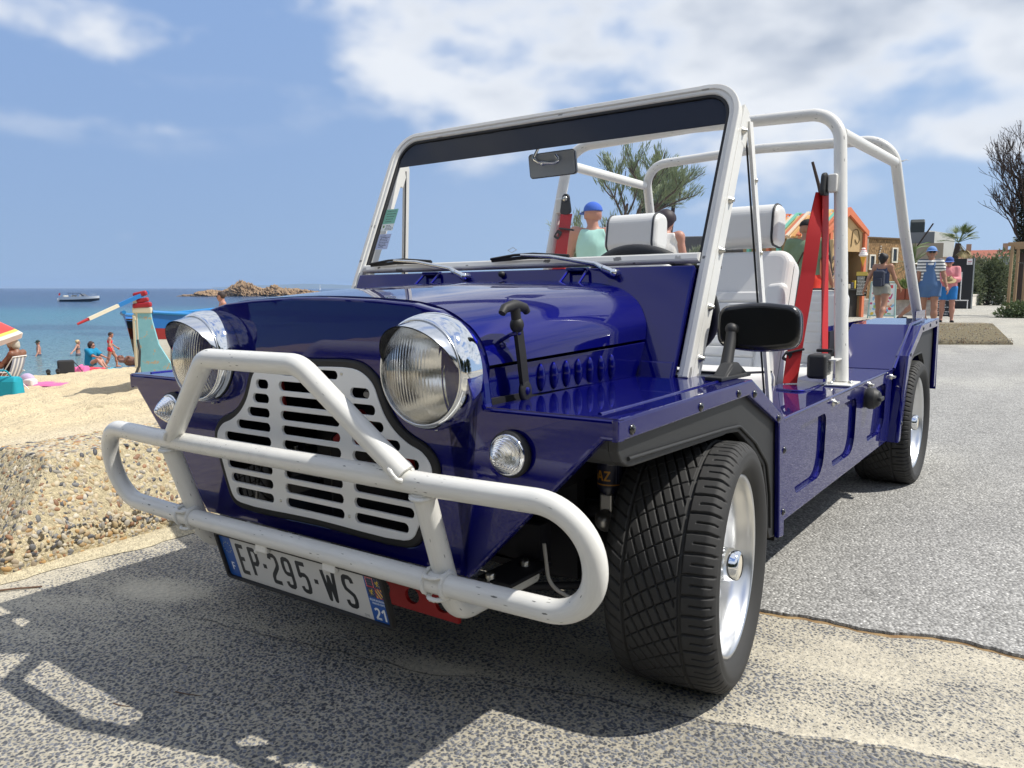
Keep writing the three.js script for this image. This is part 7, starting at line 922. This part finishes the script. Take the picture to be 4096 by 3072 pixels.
// ---------- the fishing boat on the sand: rudder, tiller and painted hull ----------
{
  const b = thing('fishing_boat', 'wooden fishing boat on the sand with blue gunwale, red band and pale blue rudder', 'boat'); b.position.set(-9.54, -0.36, -4.44); const ax = V(-0.52, 0, -0.854).normalize(); b.rotation.y = Math.atan2(ax.x, ax.z); // local +z from stern to bow
  const L = 4.2, beam = 0.86; const hull = (v, u) => { // v 0 keel..1 gunwale, u along
    const e = Math.pow(Math.sin(Math.PI * Math.min(1, Math.max(0, 0.03 + u * 0.94))), 0.62), w = beam * e * Math.pow(v, 0.42) * (0.72 + 0.28 * v), sheer = 0.74 + 0.10 * Math.pow(Math.abs(u - 0.5) * 2, 2); return [w, v * sheer - 0.02, 0.14 + u * L]; };
  const band = (v0, v1, inset = 0) => { const g = surf(48, 8, (u, v) => { const p = hull(mix(v0, v1, v), u); return [p[0] + inset, p[1], p[2]]; }); return [g, mirror(g)]; };
  mesh('white_hull', band(0.03, 0.56), new THREE.MeshStandardMaterial({ map: dataTex(128, (u, v) => { const n = tn(u, v, 10, 3), g = 0.84 - (n > 0.24 ? 0.14 : 0) + 0.08 * n; return [g, g, g * 0.98]; }), roughness: 0.7 }), b); mesh('red_band', band(0.56, 0.75, 0.002), std(lin([0.56, 0.14, 0.16]), 0.55), b); mesh('blue_band', band(0.75, 0.985, 0.004), std(lin([0.06, 0.40, 0.70]), 0.5), b);
  const rail = (s) => tube(Array.from({ length: 40 }, (_, i) => { const p = hull(1, i / 39); return V(s * (p[0] + 0.008), p[1] + 0.01, p[2]); }), 0.028, 8); mesh('gunwale', [rail(1), rail(-1)], std(lin([0.08, 0.46, 0.72]), 0.5), b); mesh('deck', surf(30, 2, (u, v) => { const p = hull(0.94, u); return [mix(-p[0], p[0], v) * 0.97, p[1] - 0.03, p[2]]; }), std(lin([0.72, 0.66, 0.52]), 0.8), b);
  mesh('stern_post', [slab(-0.03, 0.03, -0.05, 1.02, 0.06, 0.2, 0.01)], std(lin([0.80, 0.77, 0.70]), 0.7), b);
  const ply = new THREE.MeshStandardMaterial({ map: dataTex(256, (u, v) => { const n = tn(u, v, 7, 5) + 0.4 * tn(u, v, 25, 2); return n > 0.27 ? [0.70, 0.66, 0.58] : [0.50 + 0.05 * n, 0.72 + 0.05 * n, 0.77 + 0.05 * n]; }), roughness: 0.7 });
  // rudder swung to one side so that it stands broadside to the road
  const r = new THREE.Group(); r.name = 'rudder'; r.position.set(0, 0, 0.08); r.rotation.y = 1.77; b.add(r);
  mesh('blade', boxUV(ext('x', [[0.02, 0.86], [-0.20, 0.86], [-0.215, 0.72], [-0.29, 0.38], [-0.47, 0.06], [-0.52, -0.02], [-0.04, -0.02], [0.02, 0.4]], -0.02, 0.04, 0.006), 1.6), ply, r); mesh('head_cap', [slab(-0.035, 0.035, 0.82, 0.90, -0.215, 0.04, 0.012), slab(-0.03, 0.03, 0.72, 0.78, 0.0, 0.04, 0.01)], std(lin([0.82, 0.79, 0.70]), 0.7), r); mesh('leading_edge', slab(-0.026, 0.026, 0.05, 0.8, 0.012, 0.045, 0.006), std(lin([0.80, 0.76, 0.66]), 0.75), r);
  mesh('red_block', [box(0.085, 0.075, 0.25, [0, 0.93, -0.09], 0.025, [0.12, 0, 0]), box(0.08, 0.07, 0.19, [0, 1.085, -0.07], 0.025, [0.22, 0, 0]), box(0.07, 0.06, 0.16, [0, 1.0, -0.1], 0.02, [0.2, 0, 0])], std(lin([0.62, 0.13, 0.18]), 0.45), r);
  const ti = new THREE.Group(); ti.name = 'tiller'; ti.position.set(0, 1.015, -0.08); ti.rotation.set(0.34, 0.0, 0); b.getObjectByName('rudder').add(ti);
  const sec = (a, c, w0, w1) => tube([V(0, 0, a), V(0, 0, c)], 1, 4, { profile: [[w0, 0.03], [w0, -0.03], [-w0, -0.03], [-w0, 0.03]], up: V(0, 1, 0) });
  r.remove(ti); ti.position.set(0, 1.015, 0); b.add(ti); ti.rotation.order = 'YXZ'; ti.rotation.set(0.43, 2.395, 0); mesh('blue_grip', sec(-0.24, 0.20, 0.027), std(lin([0.12, 0.45, 0.72]), 0.5), ti); mesh('white_shaft', sec(0.20, 0.62, 0.022), std(lin([0.85, 0.82, 0.74]), 0.6), ti); mesh('red_tip', tube([V(0, 0, 0.62), V(0, 0, 0.74), V(0, 0, 0.78)], (t) => mix(0.021, 0.014, t), 8), std(lin([0.66, 0.14, 0.18]), 0.5), ti);
  const k = mesh('mooring_chain', tube(fillet([[-0.05, 0.45, 0.0], [-0.1, 0.3, -0.05], [-0.12, 0.1, -0.12], [-0.1, -0.02, -0.2]], 0.1), 0.018, 6), rubber, b);
}
// ---------- motor boat, islet, sail, gull ----------
{
  const b = thing('motor_boat', 'white motor boat with dark hull bottom anchored offshore', 'boat', [-202.8, -2.55, -98.2]); const dx = 7.7, dz = -5.6; b.rotation.y = Math.atan2(dx, dz); // local +z towards the bow
  const L = 9.4, hullP = (u, v) => { const w = 1.35 * Math.pow(Math.max(0, 1 - Math.pow(u, 2.6)), 0.75) * (0.72 + 0.28 * v); const y0 = -0.2 + 0.55 * Math.pow(u, 3), y1 = 1.1 + 0.35 * u; return [w, mix(y0, y1, v), (u - 0.5) * L]; };
  const sd = (v0, v1) => { const g = surf(30, 5, (u, v) => hullP(u, mix(v0, v1, v))); return [g, mirror(g)]; }; mesh('dark_hull', sd(0, 0.5), std([0.012, 0.018, 0.03], 0.2), b); mesh('white_topside', sd(0.5, 1), std([0.9, 0.9, 0.89], 0.3), b); mesh('deck', surf(30, 2, (u, v) => { const p = hullP(u, 0.99); return [mix(-p[0], p[0], v), p[1], p[2]]; }), std([0.76, 0.76, 0.74], 0.5), b); mesh('transom', slab(-1.0, 1.0, 0.0, 0.75, -5.3, -4.65, 0.1), std([0.76, 0.76, 0.74], 0.4), b);
  mesh('windscreen_glass', ext('x', [[1.6, 1.3], [0.6, 1.95], [0.3, 1.95], [1.2, 1.3]], -0.9, 1.8), std([0.05, 0.06, 0.08], 0.1), b); mesh('bimini', [slab(-1.1, 1.1, 2.05, 2.15, -2.6, -0.3, 0.04), ...[-1, 1].flatMap((s) => [bar([s, 1.2, -2.2], [s, 2.1, -2.5], 0.03), bar([s, 1.2, -0.6], [s, 2.1, -0.4], 0.03), bar([s, 1.2, -1.6], [s, 2.1, -0.9], 0.03)])], std([0.02, 0.025, 0.04], 0.7), b); mesh('seats', [slab(-0.9, 0.9, 1.1, 1.6, -1.9, -1.3, 0.1), slab(-0.9, 0.9, 1.1, 1.55, -3.9, -3.4, 0.1), slab(-0.9, -0.2, 1.1, 1.75, 0.2, 0.7, 0.1)], std([0.5, 0.5, 0.48], 0.6), b); mesh('bow_rail', tube(fillet([[-0.9, 1.5, 2.2], [-0.7, 1.85, 3.2], [0, 1.9, 4.5], [0.7, 1.85, 3.2], [0.9, 1.5, 2.2]], 0.4), 0.025, 6), chromeDull, b);
  const fl = mesh('flag', surf(6, 4, (u, v) => [0.08 * Math.sin(u * 5), 1.75 + v * 0.55 - u * 0.35, -4.9 - u * 0.42]), std(lin([0.75, 0.14, 0.16]), 0.8), b); fl.material.side = THREE.DoubleSide; mesh('flag_staff', bar([0, 0.8, -4.8], [0, 2.35, -4.95], 0.025), chromeDull, b);
  const s = thing('sailing_boat', 'tiny white sailing boat on the horizon behind the islet', 'boat', [-1560, -2.55, -1350]); mesh('sail', ext('x', [[-3.4, 1], [4, 1], [0.3, 15]], -0.1, 0.2), std([0.85, 0.85, 0.84], 0.8), s); mesh('hull', place(new THREE.SphereGeometry(1, 12, 8), [0, 0.4, 0], [0, 0, 0], [1.4, 0.9, 5]), std([0.7, 0.7, 0.7], 0.5), s); s.rotation.y = 0.7;
  const gl = thing('gull', 'gull gliding in the sky right of the rear roll bar', 'gull', [-10.85, 10.37, -65.6], 0.6); const bm = std([0.6, 0.6, 0.6], 0.8); mesh('body', skin([cap(V(0, 0, -0.15), V(0, 0, 0.1), 0.03, 0.05), cap(V(0, 0.015, 0.16), V(0, 0.01, 0.2), 0.032, 0.02), cap(V(0, 0, -0.15), V(0, 0, -0.28), 0.03, 0.015, 1), ...[-1, 1].flatMap((q) => [cap(V(0.03 * q, 0.01, 0.03), V(0.25 * q, 0.1, 0.0), 0.04, 0.032), cap(V(0.25 * q, 0.1, 0), V(0.58 * q, 0.05, -0.1), 0.03, 0.01)])], 0.018, 0.03), bm, gl);
}
{ // rocky islet
  const t = thing('rocky_islet', 'low craggy brown rock islet in the sea behind the bonnet', 'rock', [-287, -2.55, -206.5]); const ax = new THREE.Vector2(36, -43).normalize(); t.rotation.y = Math.atan2(-ax.y, ax.x);
  const L = 62, prof = (s) => { const k = [[0, 0.1], [0.04, 0.9], [0.1, 1.0], [0.125, 2.4], [0.2, 3.3], [0.29, 2.9], [0.33, 4.6], [0.37, 6.6], [0.42, 7.4], [0.47, 6.4], [0.53, 4.4], [0.585, 4.4], [0.605, 5.6], [0.64, 5.7], [0.68, 4.2], [0.78, 3.9], [0.9, 2.8], [0.97, 1.8], [1, 0.1]]; let i = 0; while (i < k.length - 2 && s > k[i + 1][0]) i++; return mix(k[i][1], k[i + 1][1], Math.min(1, (s - k[i][0]) / (k[i + 1][0] - k[i][0]))); };
  const g = surf(420, 70, (u, v) => { const x = (u - 0.42) * L, a = v * Math.PI; let h = prof(u) * 0.86 + 0.1; const r = 1 + 0.42 * fbm(x * 0.32, Math.cos(a) * 3, 4, 5) + 0.40 * (Math.abs(fbm(x * 0.8, Math.sin(a) * h * 0.9, 7, 5)) - 0.2); const st = Math.sin(a) * h; const led = 0.35 * Math.abs(((st + x * 0.12 + 1.2 * fbm(x * 0.2, st * 0.5, 2, 3)) * 0.9 % 1) - 0.5); return [x, (st + 0.5 * (led - 0.1)) * r * 1.0 - 0.3, Math.cos(a) * (4 + h * 0.9) * (r + 0.5 * led)]; });
  colored(g, (x, y, z) => { const n = fbm(x * 0.5, y * 0.9, z * 0.5, 5), m = fbm(x * 1.7, y * 2.6, z * 1.7, 4); const d = sm(0.9, 0.0, y) ; const a = lin([0.54 + 0.16 * n, 0.45 + 0.14 * n, 0.35 + 0.12 * n]), k = Math.max(0.25, 1 + 1.5 * m); return a.map((q, i) => mix(q * k, [0.06, 0.055, 0.05][i], d * 0.75)); });
  mesh('crag', g, new THREE.MeshStandardMaterial({ vertexColors: true, roughness: 0.95, side: THREE.DoubleSide }), t);
}
renderer.render(scene, camera);
